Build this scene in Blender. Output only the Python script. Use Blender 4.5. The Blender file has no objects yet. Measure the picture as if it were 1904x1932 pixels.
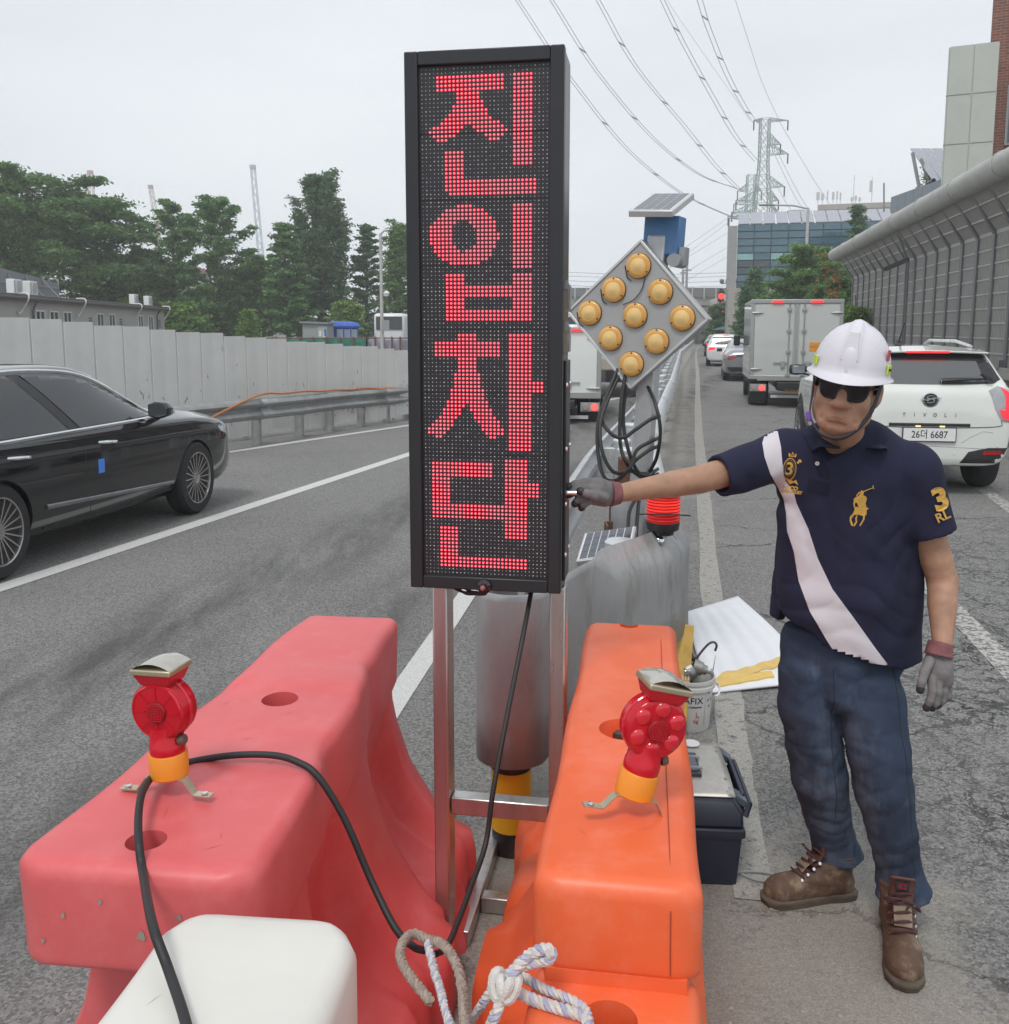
import bpy, bmesh, math, random
import numpy as np
from mathutils import Vector, Matrix
from mathutils.bvhtree import BVHTree
from mathutils.geometry import delaunay_2d_cdt
R = math.radians
rnd = random.Random(7)
scene = bpy.context.scene
COL = scene.collection

# ---------------------------------------------------------------- camera, sky, sun, exposure
CAM_H, TILT, FPX, PCX, PCY = 1.76, R(7.35), 1760.0, 952.0, 847.0     # lens in units of a 1904 px wide frame
cam_d = bpy.data.cameras.new('camera'); cam = bpy.data.objects.new('camera', cam_d); COL.objects.link(cam)
cam.location = (0, 0, CAM_H); cam.rotation_euler = (math.pi/2 - TILT, 0, 0)
cam_d.sensor_fit = 'HORIZONTAL'; cam_d.sensor_width = 36; cam_d.lens = 36*FPX/1904
cam_d.shift_y = -(966-PCY)/1904; cam_d.clip_start = .05; cam_d.clip_end = 3000
scene.camera = cam
world = bpy.data.worlds.new('World'); scene.world = world; world.use_nodes = True
SUN_EL, SUN_AZ = R(58), R(200)
def make_world():
    nt = world.node_tree; nt.nodes.clear(); N = nt.nodes.new; L = nt.links.new
    out = N('ShaderNodeOutputWorld'); bg = N('ShaderNodeBackground'); L(bg.outputs[0], out.inputs[0])
    sky = N('ShaderNodeTexSky'); sky.sky_type = 'NISHITA'; sky.sun_disc = False
    sky.sun_elevation = SUN_EL; sky.sun_rotation = SUN_AZ; sky.air_density = 1.5; sky.dust_density = 4
    tc = N('ShaderNodeTexCoord'); mp = N('ShaderNodeMapping'); mp.inputs['Scale'].default_value = (1.1, 1.1, 3.2)
    L(tc.outputs['Generated'], mp.inputs[0])
    no = N('ShaderNodeTexNoise'); no.inputs['Scale'].default_value = 1.6; no.inputs['Detail'].default_value = 5; no.inputs['Roughness'].default_value = .5
    L(mp.outputs[0], no.inputs['Vector'])
    cr = N('ShaderNodeValToRGB'); cr.color_ramp.elements[0].position = .3; cr.color_ramp.elements[1].position = .72
    cr.color_ramp.elements[0].color = (7.5, 8.1, 8.75, 1); cr.color_ramp.elements[1].color = (9.8, 10.15, 10.6, 1)   # overcast deck
    L(no.outputs[0], cr.inputs[0])
    mx = N('ShaderNodeMix'); mx.data_type = 'RGBA'; mx.inputs[0].default_value = .93
    L(sky.outputs[0], mx.inputs[6]); L(cr.outputs[0], mx.inputs[7]); L(mx.outputs[2], bg.inputs[0])
    bg.inputs[1].default_value = .092
make_world()
sun_d = bpy.data.lights.new('sun', 'SUN'); sun = bpy.data.objects.new('sun', sun_d); COL.objects.link(sun)
sun_d.energy = 1.5; sun_d.angle = R(14); sun_d.color = (1, .965, .92)
sun.rotation_euler = (math.pi/2 - SUN_EL, 0, -SUN_AZ + math.pi)
scene.view_settings.view_transform = 'Standard'; scene.view_settings.look = 'None'
scene.view_settings.exposure = 0.14; scene.view_settings.gamma = 1; scene.view_settings.use_curve_mapping = False
scene.render.engine = 'CYCLES'; scene.cycles.use_denoising = True
scene.cycles.max_bounces = 6; scene.cycles.volume_bounces = 1; scene.cycles.transparent_max_bounces = 8
scene.cycles.sample_clamp_indirect = 6

# ---------------------------------------------------------------- helpers
_c, _s = math.cos(TILT), math.sin(TILT)
def ray(px, py):
    x = (px-PCX)/FPX; u = -(py-PCY)/FPX
    return Vector((x, _c+u*_s, -_s+u*_c))
def G(px, py, z=0.0):                       # point of the plane z seen at a place of the photograph
    r = ray(px, py); return Vector((0, 0, CAM_H)) + r*((z-CAM_H)/r.z)
def D(px, py, Y):                           # point at distance Y
    r = ray(px, py); return Vector((0, 0, CAM_H)) + r*(Y/r.y)

def nodes_of(name):
    m = bpy.data.materials.new(name); m.use_nodes = True
    nt = m.node_tree; return m, nt, nt.nodes['Principled BSDF']
def c4(c): return (c[0], c[1], c[2], 1)
def M(name, col, rough=.6, metal=0, var=.12, scale=6, bump=0, bscale=80, coat=0, dirt=0, dcol=(.16, .14, .12), dscale=3, spec=.5, stretch=None, rvar=.1, dr=(.52, .78)):
    m, nt, b = nodes_of(name); N = nt.nodes.new; L = nt.links.new
    tc = N('ShaderNodeTexCoord'); src = tc.outputs['Object']
    if stretch:
        mp = N('ShaderNodeMapping'); mp.inputs['Scale'].default_value = stretch; L(src, mp.inputs[0]); src = mp.outputs[0]
    n1 = N('ShaderNodeTexNoise'); n1.inputs['Scale'].default_value = scale; n1.inputs['Detail'].default_value = 6; n1.inputs['Roughness'].default_value = .65
    L(src, n1.inputs['Vector'])
    cr = N('ShaderNodeValToRGB'); e = cr.color_ramp.elements; e[0].position = .3; e[1].position = .7
    e[0].color = c4([max(0, v*(1-var)) for v in col]); e[1].color = c4([min(1, v*(1+var)) for v in col])
    L(n1.outputs[0], cr.inputs[0]); cout = cr.outputs[0]
    if dirt:
        n2 = N('ShaderNodeTexNoise'); n2.inputs['Scale'].default_value = dscale; n2.inputs['Detail'].default_value = 8; n2.inputs['Roughness'].default_value = .72
        L(src, n2.inputs['Vector'])
        r2 = N('ShaderNodeValToRGB'); r2.color_ramp.elements[0].position = dr[0]; r2.color_ramp.elements[1].position = dr[1]
        L(n2.outputs[0], r2.inputs[0])
        mu = N('ShaderNodeMath'); mu.operation = 'MULTIPLY'; mu.inputs[1].default_value = dirt; L(r2.outputs[0], mu.inputs[0])
        mx = N('ShaderNodeMix'); mx.data_type = 'RGBA'; L(mu.outputs[0], mx.inputs[0]); L(cout, mx.inputs[6]); mx.inputs[7].default_value = c4(dcol); cout = mx.outputs[2]
    L(cout, b.inputs['Base Color'])
    b.inputs['Metallic'].default_value = metal; b.inputs['Specular IOR Level'].default_value = spec
    if rvar:
        mr = N('ShaderNodeMapRange'); mr.inputs[3].default_value = max(.02, rough-rvar); mr.inputs[4].default_value = min(1, rough+rvar)
        L(n1.outputs[0], mr.inputs[0]); L(mr.outputs[0], b.inputs['Roughness'])
    else: b.inputs['Roughness'].default_value = rough
    if coat: b.inputs['Coat Weight'].default_value = coat; b.inputs['Coat Roughness'].default_value = .04
    if bump:
        n3 = N('ShaderNodeTexNoise'); n3.inputs['Scale'].default_value = bscale; n3.inputs['Detail'].default_value = 4; L(src, n3.inputs['Vector'])
        bp = N('ShaderNodeBump'); bp.inputs['Strength'].default_value = bump; bp.inputs['Distance'].default_value = .01
        L(n3.outputs[0], bp.inputs['Height']); L(bp.outputs[0], b.inputs['Normal'])
    return m
def EM(name, col, es, base=None, rough=.3):
    m, nt, b = nodes_of(name)
    b.inputs['Base Color'].default_value = c4(base or col); b.inputs['Roughness'].default_value = rough
    b.inputs['Emission Color'].default_value = c4(col); b.inputs['Emission Strength'].default_value = es
    return m
def GLASSY(name, col, rough=.1, trans=.6, alpha=1):
    m, nt, b = nodes_of(name)
    b.inputs['Base Color'].default_value = c4(col); b.inputs['Roughness'].default_value = rough
    b.inputs['Transmission Weight'].default_value = trans; b.inputs['IOR'].default_value = 1.45
    return m

def wmat(o): return Matrix.Translation(o.location) @ o.rotation_euler.to_matrix().to_4x4()
def put(name, me, mat=None, parent=None, world=False):
    o = bpy.data.objects.new(name, me); COL.objects.link(o)
    for m in (mat if isinstance(mat, (list, tuple)) else [mat]):
        if m and len(me.materials) < 16: me.materials.append(m)
    if parent:
        o.parent = parent
        if world:
            w = wmat(parent); q = parent.parent
            while q: w = wmat(q) @ w; q = q.parent
            o.matrix_parent_inverse = w.inverted()
    return o
def thing(name, label, cat, loc=(0, 0, 0), rz=0, group=None, rot=None):
    o = bpy.data.objects.new(name, None); COL.objects.link(o); o.empty_display_size = .2
    o.location = loc; o.rotation_euler = rot or (0, 0, rz); o['label'] = label; o['category'] = cat
    if group: o['group'] = group
    return o
def tag(o, label, cat, group=None):
    o['label'] = label; o['category'] = cat
    if group: o['group'] = group
    return o
def kind(o, k): o['kind'] = k; return o

class MB:
    def __init__(s): s.v = []; s.f = []; s.mi = []; s.cm = 0
    def add(s, vs, fs):
        b = len(s.v); s.v += [tuple(x) for x in vs]; s.f += [tuple(i+b for i in f) for f in fs]; s.mi += [s.cm]*len(fs); return s
    def box(s, c, d, rot=None):
        x, y, z = d[0]/2, d[1]/2, d[2]/2; c = Vector(c)
        vs = [Vector((a*x, b*y, e*z)) for a in (-1, 1) for b in (-1, 1) for e in (-1, 1)]
        if rot is not None: vs = [rot @ v for v in vs]
        return s.add([v+c for v in vs], [(0, 1, 3, 2), (4, 6, 7, 5), (0, 4, 5, 1), (2, 3, 7, 6), (0, 2, 6, 4), (1, 5, 7, 3)])
    def bar(s, p0, p1, w, h=None, up=(0, 0, 1)):
        p0, p1 = Vector(p0), Vector(p1); d = p1-p0; l = d.length; h = h or w
        if l < 1e-7: return s
        y = d/l; u = Vector(up)
        if abs(y.dot(u)) > .98: u = Vector((1, 0, 0))
        x = y.cross(u).normalized(); z = x.cross(y)
        return s.box((p0+p1)/2, (w, l, h), Matrix((x, y, z)).transposed())
    def tube(s, pts, r, n=8, caps=True, closed=False):
        pts = [Vector(p) for p in pts]; k = len(pts); rr = r if isinstance(r, (list, tuple)) else [r]*k
        rings = []; pu = None
        for i, p in enumerate(pts):
            a = pts[i-1] if (i > 0 or closed) else p; b = pts[(i+1) % k] if (i < k-1 or closed) else p
            t = (b-a)
            t = t.normalized() if t.length > 1e-9 else Vector((0, 0, 1))
            if pu is None:
                pu = Vector((0, 0, 1)) if abs(t.z) < .9 else Vector((1, 0, 0))
            u = pu - t*pu.dot(t)
            u = u.normalized() if u.length > 1e-6 else t.orthogonal().normalized()
            pu = u; w = t.cross(u)
            rings.append([p + (u*math.cos(q)+w*math.sin(q))*rr[i] for q in [2*math.pi*j/n for j in range(n)]])
        return s.rings(rings, caps, closed)
    def rings(s, rings, caps=True, closed=False):
        n = len(rings[0]); vs = [v for r in rings for v in r]; fs = []; k = len(rings)
        for i in range(k if closed else k-1):
            a, b = i*n, ((i+1) % k)*n
            fs += [(a+j, a+(j+1) % n, b+(j+1) % n, b+j) for j in range(n)]
        if caps and not closed:
            fs += [tuple(range(n-1, -1, -1)), tuple(range((k-1)*n, k*n))]
        return s.add(vs, fs)
    def cyl(s, p0, p1, r0, r1=None, n=16, caps=True):
        return s.tube([p0, p1], [r0, r0 if r1 is None else r1], n, caps)
    def lathe(s, prof, n=24, mat=None, caps=True):
        mt = mat or Matrix()
        rings = [[mt @ Vector((r*math.cos(2*math.pi*j/n), r*math.sin(2*math.pi*j/n), z)) for j in range(n)] for r, z in prof]
        return s.rings(rings, caps)
    def prism(s, poly, d0, d1, mat=None):
        mt = mat or Matrix(); n = len(poly)
        vs = [mt @ Vector((x, y, d0)) for x, y in poly] + [mt @ Vector((x, y, d1)) for x, y in poly]
        fs = [tuple(range(n-1, -1, -1)), tuple(range(n, 2*n))] + [(i, (i+1) % n, n+(i+1) % n, n+i) for i in range(n)]
        return s.add(vs, fs)
    def quad(s, a, b, c, d): return s.add([a, b, c, d], [(0, 1, 2, 3)])
    def grid(s, rows):
        n = len(rows[0]); vs = [v for r in rows for v in r]
        return s.add(vs, [(i*n+j, i*n+j+1, (i+1)*n+j+1, (i+1)*n+j) for i in range(len(rows)-1) for j in range(n-1)])
    def mesh(s, name='m'):
        me = bpy.data.meshes.new(name); me.from_pydata(s.v, [], s.f); me.validate()
        return me
    def build(s, name, mat, parent=None, world=False, smooth=40, bevel=0, bseg=2, sub=0, solid=0, fix=True):
        me = s.mesh(name)
        if any(s.mi) and len(me.polygons) == len(s.mi): me.polygons.foreach_set('material_index', s.mi)
        if fix:
            bm = bmesh.new(); bm.from_mesh(me); bmesh.ops.recalc_face_normals(bm, faces=bm.faces); bm.to_mesh(me); bm.free()
        if smooth:
            me.polygons.foreach_set('use_smooth', [True]*len(me.polygons))
            if smooth < 180: me.set_sharp_from_angle(angle=R(smooth))
        o = put(name, me, mat, parent, world)
        if solid:
            q = o.modifiers.new('solid', 'SOLIDIFY'); q.thickness = solid; q.offset = 0
        if bevel:
            q = o.modifiers.new('bevel', 'BEVEL'); q.width = bevel; q.segments = bseg; q.limit_method = 'ANGLE'; q.angle_limit = R(35); q.harden_normals = False
        if sub:
            q = o.modifiers.new('sub', 'SUBSURF'); q.levels = sub; q.render_levels = sub
        return o
def baked(o):                                # apply an object's modifiers
    dg = bpy.context.evaluated_depsgraph_get(); dg.update()
    me = bpy.data.meshes.new_from_object(o.evaluated_get(dg)); o.modifiers.clear(); o.data = me; return o
def cut(o, cutters):
    for c in cutters:
        q = o.modifiers.new('cut', 'BOOLEAN'); q.operation = 'DIFFERENCE'; q.solver = 'EXACT'; q.object = c
    baked(o)
    for c in cutters: bpy.data.objects.remove(c)
    return o
def copy_tree(o, parent=None):
    c = o.copy(); COL.objects.link(c)
    if parent: c.parent = parent
    for ch in list(o.children): copy_tree(ch, c)
    return c
def relabel(o, label): o['label'] = label; return o
def lerp(a, b, t): return a+(b-a)*t
def tab(xs, ys, x):
    return float(np.interp(x, xs, ys))
def smooth_path(pts, n=8, closed=False):     # Catmull-Rom
    P = [Vector(p) for p in pts]; out = []; k = len(P)
    for i in range(k if closed else k-1):
        p0 = P[(i-1) % k] if (closed or i > 0) else P[0]*2-P[1]
        p1, p2 = P[i], P[(i+1) % k]
        p3 = P[(i+2) % k] if (closed or i < k-2) else P[-1]*2-P[-2]
        for j in range(n):
            t = j/n
            out.append(.5*((2*p1)+(p2-p0)*t+(2*p0-5*p1+4*p2-p3)*t*t+(3*p1-p0-3*p2+p3)*t**3))
    if not closed: out.append(P[-1])
    return out
def bvh_of(o):
    me = o.data; return BVHTree.FromPolygons([v.co for v in me.vertices], [p.vertices for p in me.polygons])
def fill2d(polys, res):
    """triangles of a polygon (first outline, rest holes by even-odd) with inner points every res"""
    pts, edges = [], []
    for poly in polys:
        b = len(pts); q = []
        for i, p in enumerate(poly):
            a = Vector(p); c = Vector(poly[(i+1) % len(poly)]); m = max(1, int((c-a).length/res))
            q += [a.lerp(c, j/m) for j in range(m)]
        pts += q; edges += [(b+i, b+(i+1) % len(q)) for i in range(len(q))]
    xs = [p[0] for p in pts]; ys = [p[1] for p in pts]
    def inside(x, y):
        c = False
        for a, e in edges:
            (x1, y1), (x2, y2) = pts[a], pts[e]
            if (y1 > y) != (y2 > y) and x < (x2-x1)*(y-y1)/(y2-y1)+x1: c = not c
        return c
    nx = int((max(xs)-min(xs))/res); ny = int((max(ys)-min(ys))/res)
    ip = []
    if nx*ny < 6000:
        for i in range(1, nx+1):
            for j in range(1, ny+1):
                x, y = min(xs)+i*res, min(ys)+j*res
                if inside(x, y): ip.append(Vector((x, y)))
    vs, es, fs, *_ = delaunay_2d_cdt(pts+ip, edges, [], 0, 1e-6)
    ff = []
    for f in fs:
        x = sum(vs[i][0] for i in f)/len(f); y = sum(vs[i][1] for i in f)/len(f)
        if inside(x, y): ff.append(tuple(f))
    return vs, ff
def panel_on(bvh, polys, to3d, direction, off, res, name, mat, parent, thick=.004, smooth=60):
    """a thin plate that follows a surface: the 2-D outline is carried along `direction` onto it"""
    vs, fs = fill2d(polys, res); fixed = None if callable(direction) else Vector(direction).normalized(); out = []; dirs = []
    last = None; miss = set()
    for i_, p in enumerate(vs):
        o = to3d(p[0], p[1]); d = fixed or direction(p[0], p[1]).normalized(); dirs.append(d); hit = bvh.ray_cast(o, d)
        q = hit[0]
        if q is None: miss.add(i_); q = last or o
        out.append(q - d*off); last = q
    fs = [f_ for f_ in fs if not any(i_ in miss for i_ in f_)]
    if miss:                                 # keep the largest connected piece
        pa = list(range(len(out)))
        def find(i):
            while pa[i] != i: pa[i] = pa[pa[i]]; i = pa[i]
            return i
        for f_ in fs:
            for q_ in f_[1:]: pa[find(q_)] = find(f_[0])
        cnt = {}
        for f_ in fs: cnt[find(f_[0])] = cnt.get(find(f_[0]), 0)+1
        if cnt: best = max(cnt, key=cnt.get); fs = [f_ for f_ in fs if find(f_[0]) == best]
    n = len(out); mb = MB()
    vv = out + [q + d*(thick+off*.5) for q, d in zip(out, dirs)]
    ed = {}
    for f in fs:
        for i in range(len(f)):
            a, b = f[i], f[(i+1) % len(f)]
            if (b, a) in ed: del ed[(b, a)]
            else: ed[(a, b)] = 1
    mb.add(vv, list(fs)+[(a, b, b+n, a+n) for a, b in ed])
    return mb.build(name, mat, parent, smooth=smooth)
def line_on(bvh, pts, to3d, direction, r, name, mat, parent, n=6, off=0):
    d = Vector(direction).normalized(); out = []
    for p in pts:
        hit = bvh.ray_cast(to3d(*p), d)
        if hit[0] is not None: out.append(hit[0]-d*off)
    return MB().tube(out, r, n).build(name, mat, parent)
def text_polys(body, size, bold=0):
    cu = bpy.data.curves.new('t', 'FONT'); cu.body = body; cu.size = size; cu.align_x = 'CENTER'; cu.align_y = 'CENTER'; cu.offset = bold; cu.resolution_u = 3
    o = bpy.data.objects.new('t', cu); COL.objects.link(o)
    dg = bpy.context.evaluated_depsgraph_get(); dg.update()
    me = bpy.data.meshes.new_from_object(o.evaluated_get(dg)); bpy.data.objects.remove(o)
    v = [tuple(x.co) for x in me.vertices]; f = [tuple(p.vertices) for p in me.polygons]
    bpy.data.meshes.remove(me); return v, f
def text(body, size, mat4, name, mat, parent, world=False, bold=0, sx=1):
    v, f = text_polys(body, size, bold)
    mb = MB(); mb.add([mat4 @ Vector((x*sx, y, .0006)) for x, y, z in v], f)
    return mb.build(name, mat, parent, world, smooth=0, fix=False)
def frame4(o, x, y):                         # a plane frame: origin, right, up
    x = Vector(x).normalized(); y = Vector(y).normalized(); z = x.cross(y)
    m = Matrix((x, y, z)).transposed().to_4x4(); m.translation = Vector(o); return m

# ---------------------------------------------------------------- shared materials
GALV = M('galvanised_steel', (.5, .51, .52), .5, .5, .16, 9, .06, 60, dirt=.35, dcol=(.28, .27, .25), dscale=5)
GALVL = M('light_galvanised', (.6, .62, .63), .45, .4, .1, 12, .03, 60, dirt=.2, dcol=(.35, .35, .34))
STEEL = M('stainless_tube', (.55, .54, .53), .3, .9, .12, 4, .03, 120, stretch=(6, 6, .6))
BLACK = M('black_rubber', (.018, .018, .019), .55, 0, .2, 30)
BLACKP = M('black_plastic', (.02, .02, .022), .35, 0, .15, 20)
DARKM = M('dark_sign_metal', (.03, .031, .035), .38, .3, .1, 3, .02, 200)
WHITEP = M('white_paint', (.72, .73, .72), .35, 0, .05, 4, dirt=.12, dcol=(.4, .39, .37))
GREYP = M('grey_paint', (.3, .31, .32), .5, 0, .1, 6, dirt=.2)
CHROME = M('chrome', (.75, .76, .78), .12, 1, .04, 5, rvar=.05)
TYRE = M('tyre', (.02, .02, .021), .75, 0, .25, 40, .2, 60, dirt=.3, dcol=(.07, .065, .06), dscale=8)
CARGLASS = M('car_glass', (.012, .013, .015), .05, 0, .05, 3, coat=.8, rvar=.02)
REDLAMP = EM('red_lamp', (1, .02, .03), 1.6, (.6, .01, .01))
REDDARK = M('red_reflector', (.35, .01, .015), .25, 0, .1, 20)
YPLATE = M('yellow_plate', (.75, .48, .03), .4, 0, .05, 20)
WPLATE = M('white_plate', (.72, .72, .72), .4, 0, .04, 20)
INK = M('black_ink', (.02, .02, .022), .5, 0, .1, 20)
RUST = M('rust_steel', (.13, .06, .035), .8, .2, .35, 12, .2, 60)
SOLAR = M('solar_cell', (.035, .04, .065), .2, .2, .15, 10, coat=.6)
SILVERF = M('aluminium_frame', (.62, .63, .63), .4, .6, .06, 10)
# ---------------------------------------------------------------- ground, road, markings
def road_material():
    m, nt, b = nodes_of('asphalt'); N = nt.nodes.new; L = nt.links.new
    tc = N('ShaderNodeTexCoord'); P = tc.outputs['Object']
    def math_(op, a, c=None, clamp=False):
        n = N('ShaderNodeMath'); n.operation = op; n.use_clamp = clamp
        for i, v in enumerate((a, c)):
            if v is None: continue
            if isinstance(v, (int, float)): n.inputs[i].default_value = v
            else: L(v, n.inputs[i])
        return n.outputs[0]
    def noise(scale, det=5, rough=.6, src=P):
        n = N('ShaderNodeTexNoise'); n.inputs['Scale'].default_value = scale; n.inputs['Detail'].default_value = det; n.inputs['Roughness'].default_value = rough
        L(src, n.inputs['Vector']); return n.outputs[0]
    def ramp(v, a, c, ca=(0, 0, 0, 1), cb=(1, 1, 1, 1)):
        n = N('ShaderNodeValToRGB'); e = n.color_ramp.elements; e[0].position = a; e[1].position = c; e[0].color = ca; e[1].color = cb
        L(v, n.inputs[0]); return n.outputs[0]
    def mix(f, a, c):
        n = N('ShaderNodeMix'); n.data_type = 'RGBA'
        for i, v in ((0, f), (6, a), (7, c)):
            if isinstance(v, (int, float)): n.inputs[i].default_value = v
            elif isinstance(v, tuple): n.inputs[i].default_value = v
            else: L(v, n.inputs[i])
        return n.outputs[2]
    def smooth(v, a, c):
        n = N('ShaderNodeMapRange'); n.interpolation_type = 'SMOOTHSTEP'; n.inputs[1].default_value = a; n.inputs[2].default_value = c
        L(v, n.inputs[0]); return n.outputs[0]
    sp = N('ShaderNodeSeparateXYZ'); L(P, sp.inputs[0]); x, y = sp.outputs[0], sp.outputs[1]
    u = math_('SUBTRACT', x, math_('MULTIPLY', y, .2))
    vo = N('ShaderNodeTexVoronoi'); vo.inputs['Scale'].default_value = 118; L(P, vo.inputs['Vector'])
    vsep = N('ShaderNodeSeparateColor'); L(vo.outputs['Color'], vsep.inputs[0])
    agg = ramp(vsep.outputs[0], .0, 1, (.04, .04, .041, 1), (.52, .51, .49, 1))
    fine = noise(260, 2)
    agg = mix(.4, agg, ramp(fine, .35, .68, (.055, .055, .056, 1), (.36, .352, .338, 1)))
    big = noise(.55, 6, .6)
    base = mix(.34, agg, mix(ramp(big, .3, .7), (.12, .119, .118, 1), (.235, .23, .223, 1)))
    # oily wheel tracks of the left carriageway and dark drips
    ul = math_('SUBTRACT', x, math_('MULTIPLY', y, .298))
    def band(src, c, w): return smooth(math_('ABSOLUTE', math_('SUBTRACT', src, c)), w, 0)
    mp = N('ShaderNodeMapping'); mp.inputs['Rotation'].default_value = (0, 0, R(16)); mp.inputs['Scale'].default_value = (2.2, .5, 1); L(P, mp.inputs[0])
    streak = noise(1.3, 6, .65, mp.outputs[0])
    oil = math_('MULTIPLY', math_('ADD', band(ul, -3.6, .8), band(ul, -2.4, .65)), ramp(streak, .38, .62))
    base = mix(math_('MULTIPLY', oil, .75, True), base, (.06, .058, .057, 1))
    # cracked lane on the right
    cw = N('ShaderNodeMapping'); L(P, cw.inputs[0])
    wob = N('ShaderNodeTexNoise'); wob.inputs['Scale'].default_value = 5; L(P, wob.inputs['Vector'])
    wv = N('ShaderNodeVectorMath'); wv.operation = 'MULTIPLY_ADD'; L(wob.outputs['Color'], wv.inputs[0]); wv.inputs[1].default_value = (.32, .32, 0); L(P, wv.inputs[2])
    wob.inputs['Detail'].default_value = 6; wob.inputs['Roughness'].default_value = .7
    def crack(scale, th):
        v = N('ShaderNodeTexVoronoi'); v.feature = 'DISTANCE_TO_EDGE'; v.inputs['Scale'].default_value = scale; L(wv.outputs[0], v.inputs['Vector'])
        return smooth(v.outputs['Distance'], th, th*.25)
    cm = math_('MULTIPLY', math_('MULTIPLY', smooth(u, .65, 1.3), smooth(y, 10.5, 5)), ramp(noise(1.5, 6, .7), .38, .56))
    c1 = math_('MAXIMUM', crack(9, .04), math_('MULTIPLY', crack(3.2, .022), 1.0))
    cr = math_('MULTIPLY', cm, c1)
    c2 = math_('MULTIPLY', math_('MULTIPLY', crack(.62, .006), smooth(u, .1, .4)), .7)
    cr = math_('MAXIMUM', cr, c2)
    base = mix(math_('MULTIPLY', cr, .85), base, (.018, .018, .018, 1))
    # pale dust and sand lying along the gore and at the worker's feet
    dn = noise(2.3, 8, .72); dn2 = noise(14, 5, .7)
    d1 = math_('MULTIPLY', band(u, -.33, .62), smooth(y, 2.2, 3.0))
    d2 = math_('MULTIPLY', math_('MULTIPLY', smooth(y, 3.55, 2.7), smooth(x, -.35, -.05)), smooth(x, 1.75, 1.1))
    d3 = math_('MULTIPLY', band(u, .16, .5), .55)
    dm = math_('MAXIMUM', math_('MAXIMUM', d1, math_('MULTIPLY', d2, .95)), d3)
    dm = math_('ADD', dm, math_('MULTIPLY', math_('SUBTRACT', dn, .5), 2.3))
    dm = math_('ADD', dm, math_('MULTIPLY', math_('SUBTRACT', dn2, .5), .9))
    dmask = smooth(dm, .38, .98)
    sand = ramp(noise(160, 3), .3, .7, (.24, .222, .19, 1), (.46, .43, .375, 1))
    base = mix(math_('MULTIPLY', dmask, .68), base, sand)
    L(base, b.inputs['Base Color']); b.inputs['Roughness'].default_value = .88; b.inputs['Specular IOR Level'].default_value = .3
    hh = math_('ADD', math_('MULTIPLY', vsep.outputs[0], .6), math_('SUBTRACT', math_('MULTIPLY', fine, .8), math_('MULTIPLY', cr, 2.0)))
    bp = N('ShaderNodeBump'); bp.inputs['Strength'].default_value = .8; bp.inputs['Distance'].default_value = .008
    L(hh, bp.inputs['Height']); L(bp.outputs[0], b.inputs['Normal'])
    return m
def paint_material(name, col, wear, grit=.5):
    m, nt, b = nodes_of(name); N = nt.nodes.new; L = nt.links.new
    tc = N('ShaderNodeTexCoord')
    n = N('ShaderNodeTexNoise'); n.inputs['Scale'].default_value = 22; n.inputs['Detail'].default_value = 9; n.inputs['Roughness'].default_value = .78; L(tc.outputs['Object'], n.inputs['Vector'])
    r = N('ShaderNodeValToRGB'); r.color_ramp.elements[0].position = wear-.06; r.color_ramp.elements[1].position = wear+.06; L(n.outputs[0], r.inputs[0])
    n2 = N('ShaderNodeTexNoise'); n2.inputs['Scale'].default_value = 140; n2.inputs['Detail'].default_value = 3; L(tc.outputs['Object'], n2.inputs['Vector'])
    r2 = N('ShaderNodeValToRGB'); e = r2.color_ramp.elements; e[0].position = .3; e[1].position = .62
    e[0].color = c4([v*(1-grit) for v in col]); e[1].color = c4(col); L(n2.outputs[0], r2.inputs[0]); L(r2.outputs[0], b.inputs['Base Color'])
    b.inputs['Roughness'].default_value = .75; L(r.outputs[0], b.inputs['Alpha'])
    return m
def sheet(name, pts, z, mat, k='structure'):
    n = len(pts); mb = MB(); mb.add([(p[0], p[1], z) for p in pts], [tuple(range(n))])
    o = mb.build(name, mat, smooth=0); kind(o, k); return o
soil = M('soil', (.13, .12, .09), .95, 0, .3, .4, .3, 8)
g = sheet('ground', [(-207, -28), (207, -28), (207, 268), (-207, 268)], -.012, soil)
rows_ = [[Vector((x, y, max(-.01, hh*(1+.35*math.sin(x*.043)+.2*math.sin(x*.11+2))))) for x in range(-200, 201, 8)] for y, hh in ((236, -.5), (246, 3.2), (256, 5.0), (264, 3.5), (267, -.5))]
kind(MB().grid(rows_).build('hills', M('far_wood_hill', (.07, .11, .06), .95, 0, .35, .6, .5, 2), smooth=60), 'structure')
sheet('road', [(-14, -12), (14, -12), (26, 20), (60, 160), (20, 160), (9, 60), (-14, 26)], 0, road_material())
WLINE = paint_material('road_paint', (.62, .62, .6), .3, .3)
WOLD = paint_material('worn_road_paint', (.5, .49, .46), .47, .4)
WDUST = paint_material('dusty_road_paint', (.37, .355, .325), .4, .35)
def strip(name, pts, w, mat, z=.004, wob=0):
    pts = [Vector((p[0], p[1], z)) for p in pts]; rows = []
    for i, p in enumerate(pts):
        t = (pts[min(i+1, len(pts)-1)]-pts[max(i-1, 0)]).normalized(); s = Vector((t.y, -t.x, 0))
        ww = (w[i] if isinstance(w, list) else w)/2
        rows.append([p-s*(ww+rnd.uniform(-wob, wob)), p+s*(ww+rnd.uniform(-wob, wob))])
    o = MB().grid(rows).build(name, mat, smooth=0); kind(o, 'structure'); return o
a, c = G(0, 1110), G(770, 858); d = (c-a)
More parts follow.
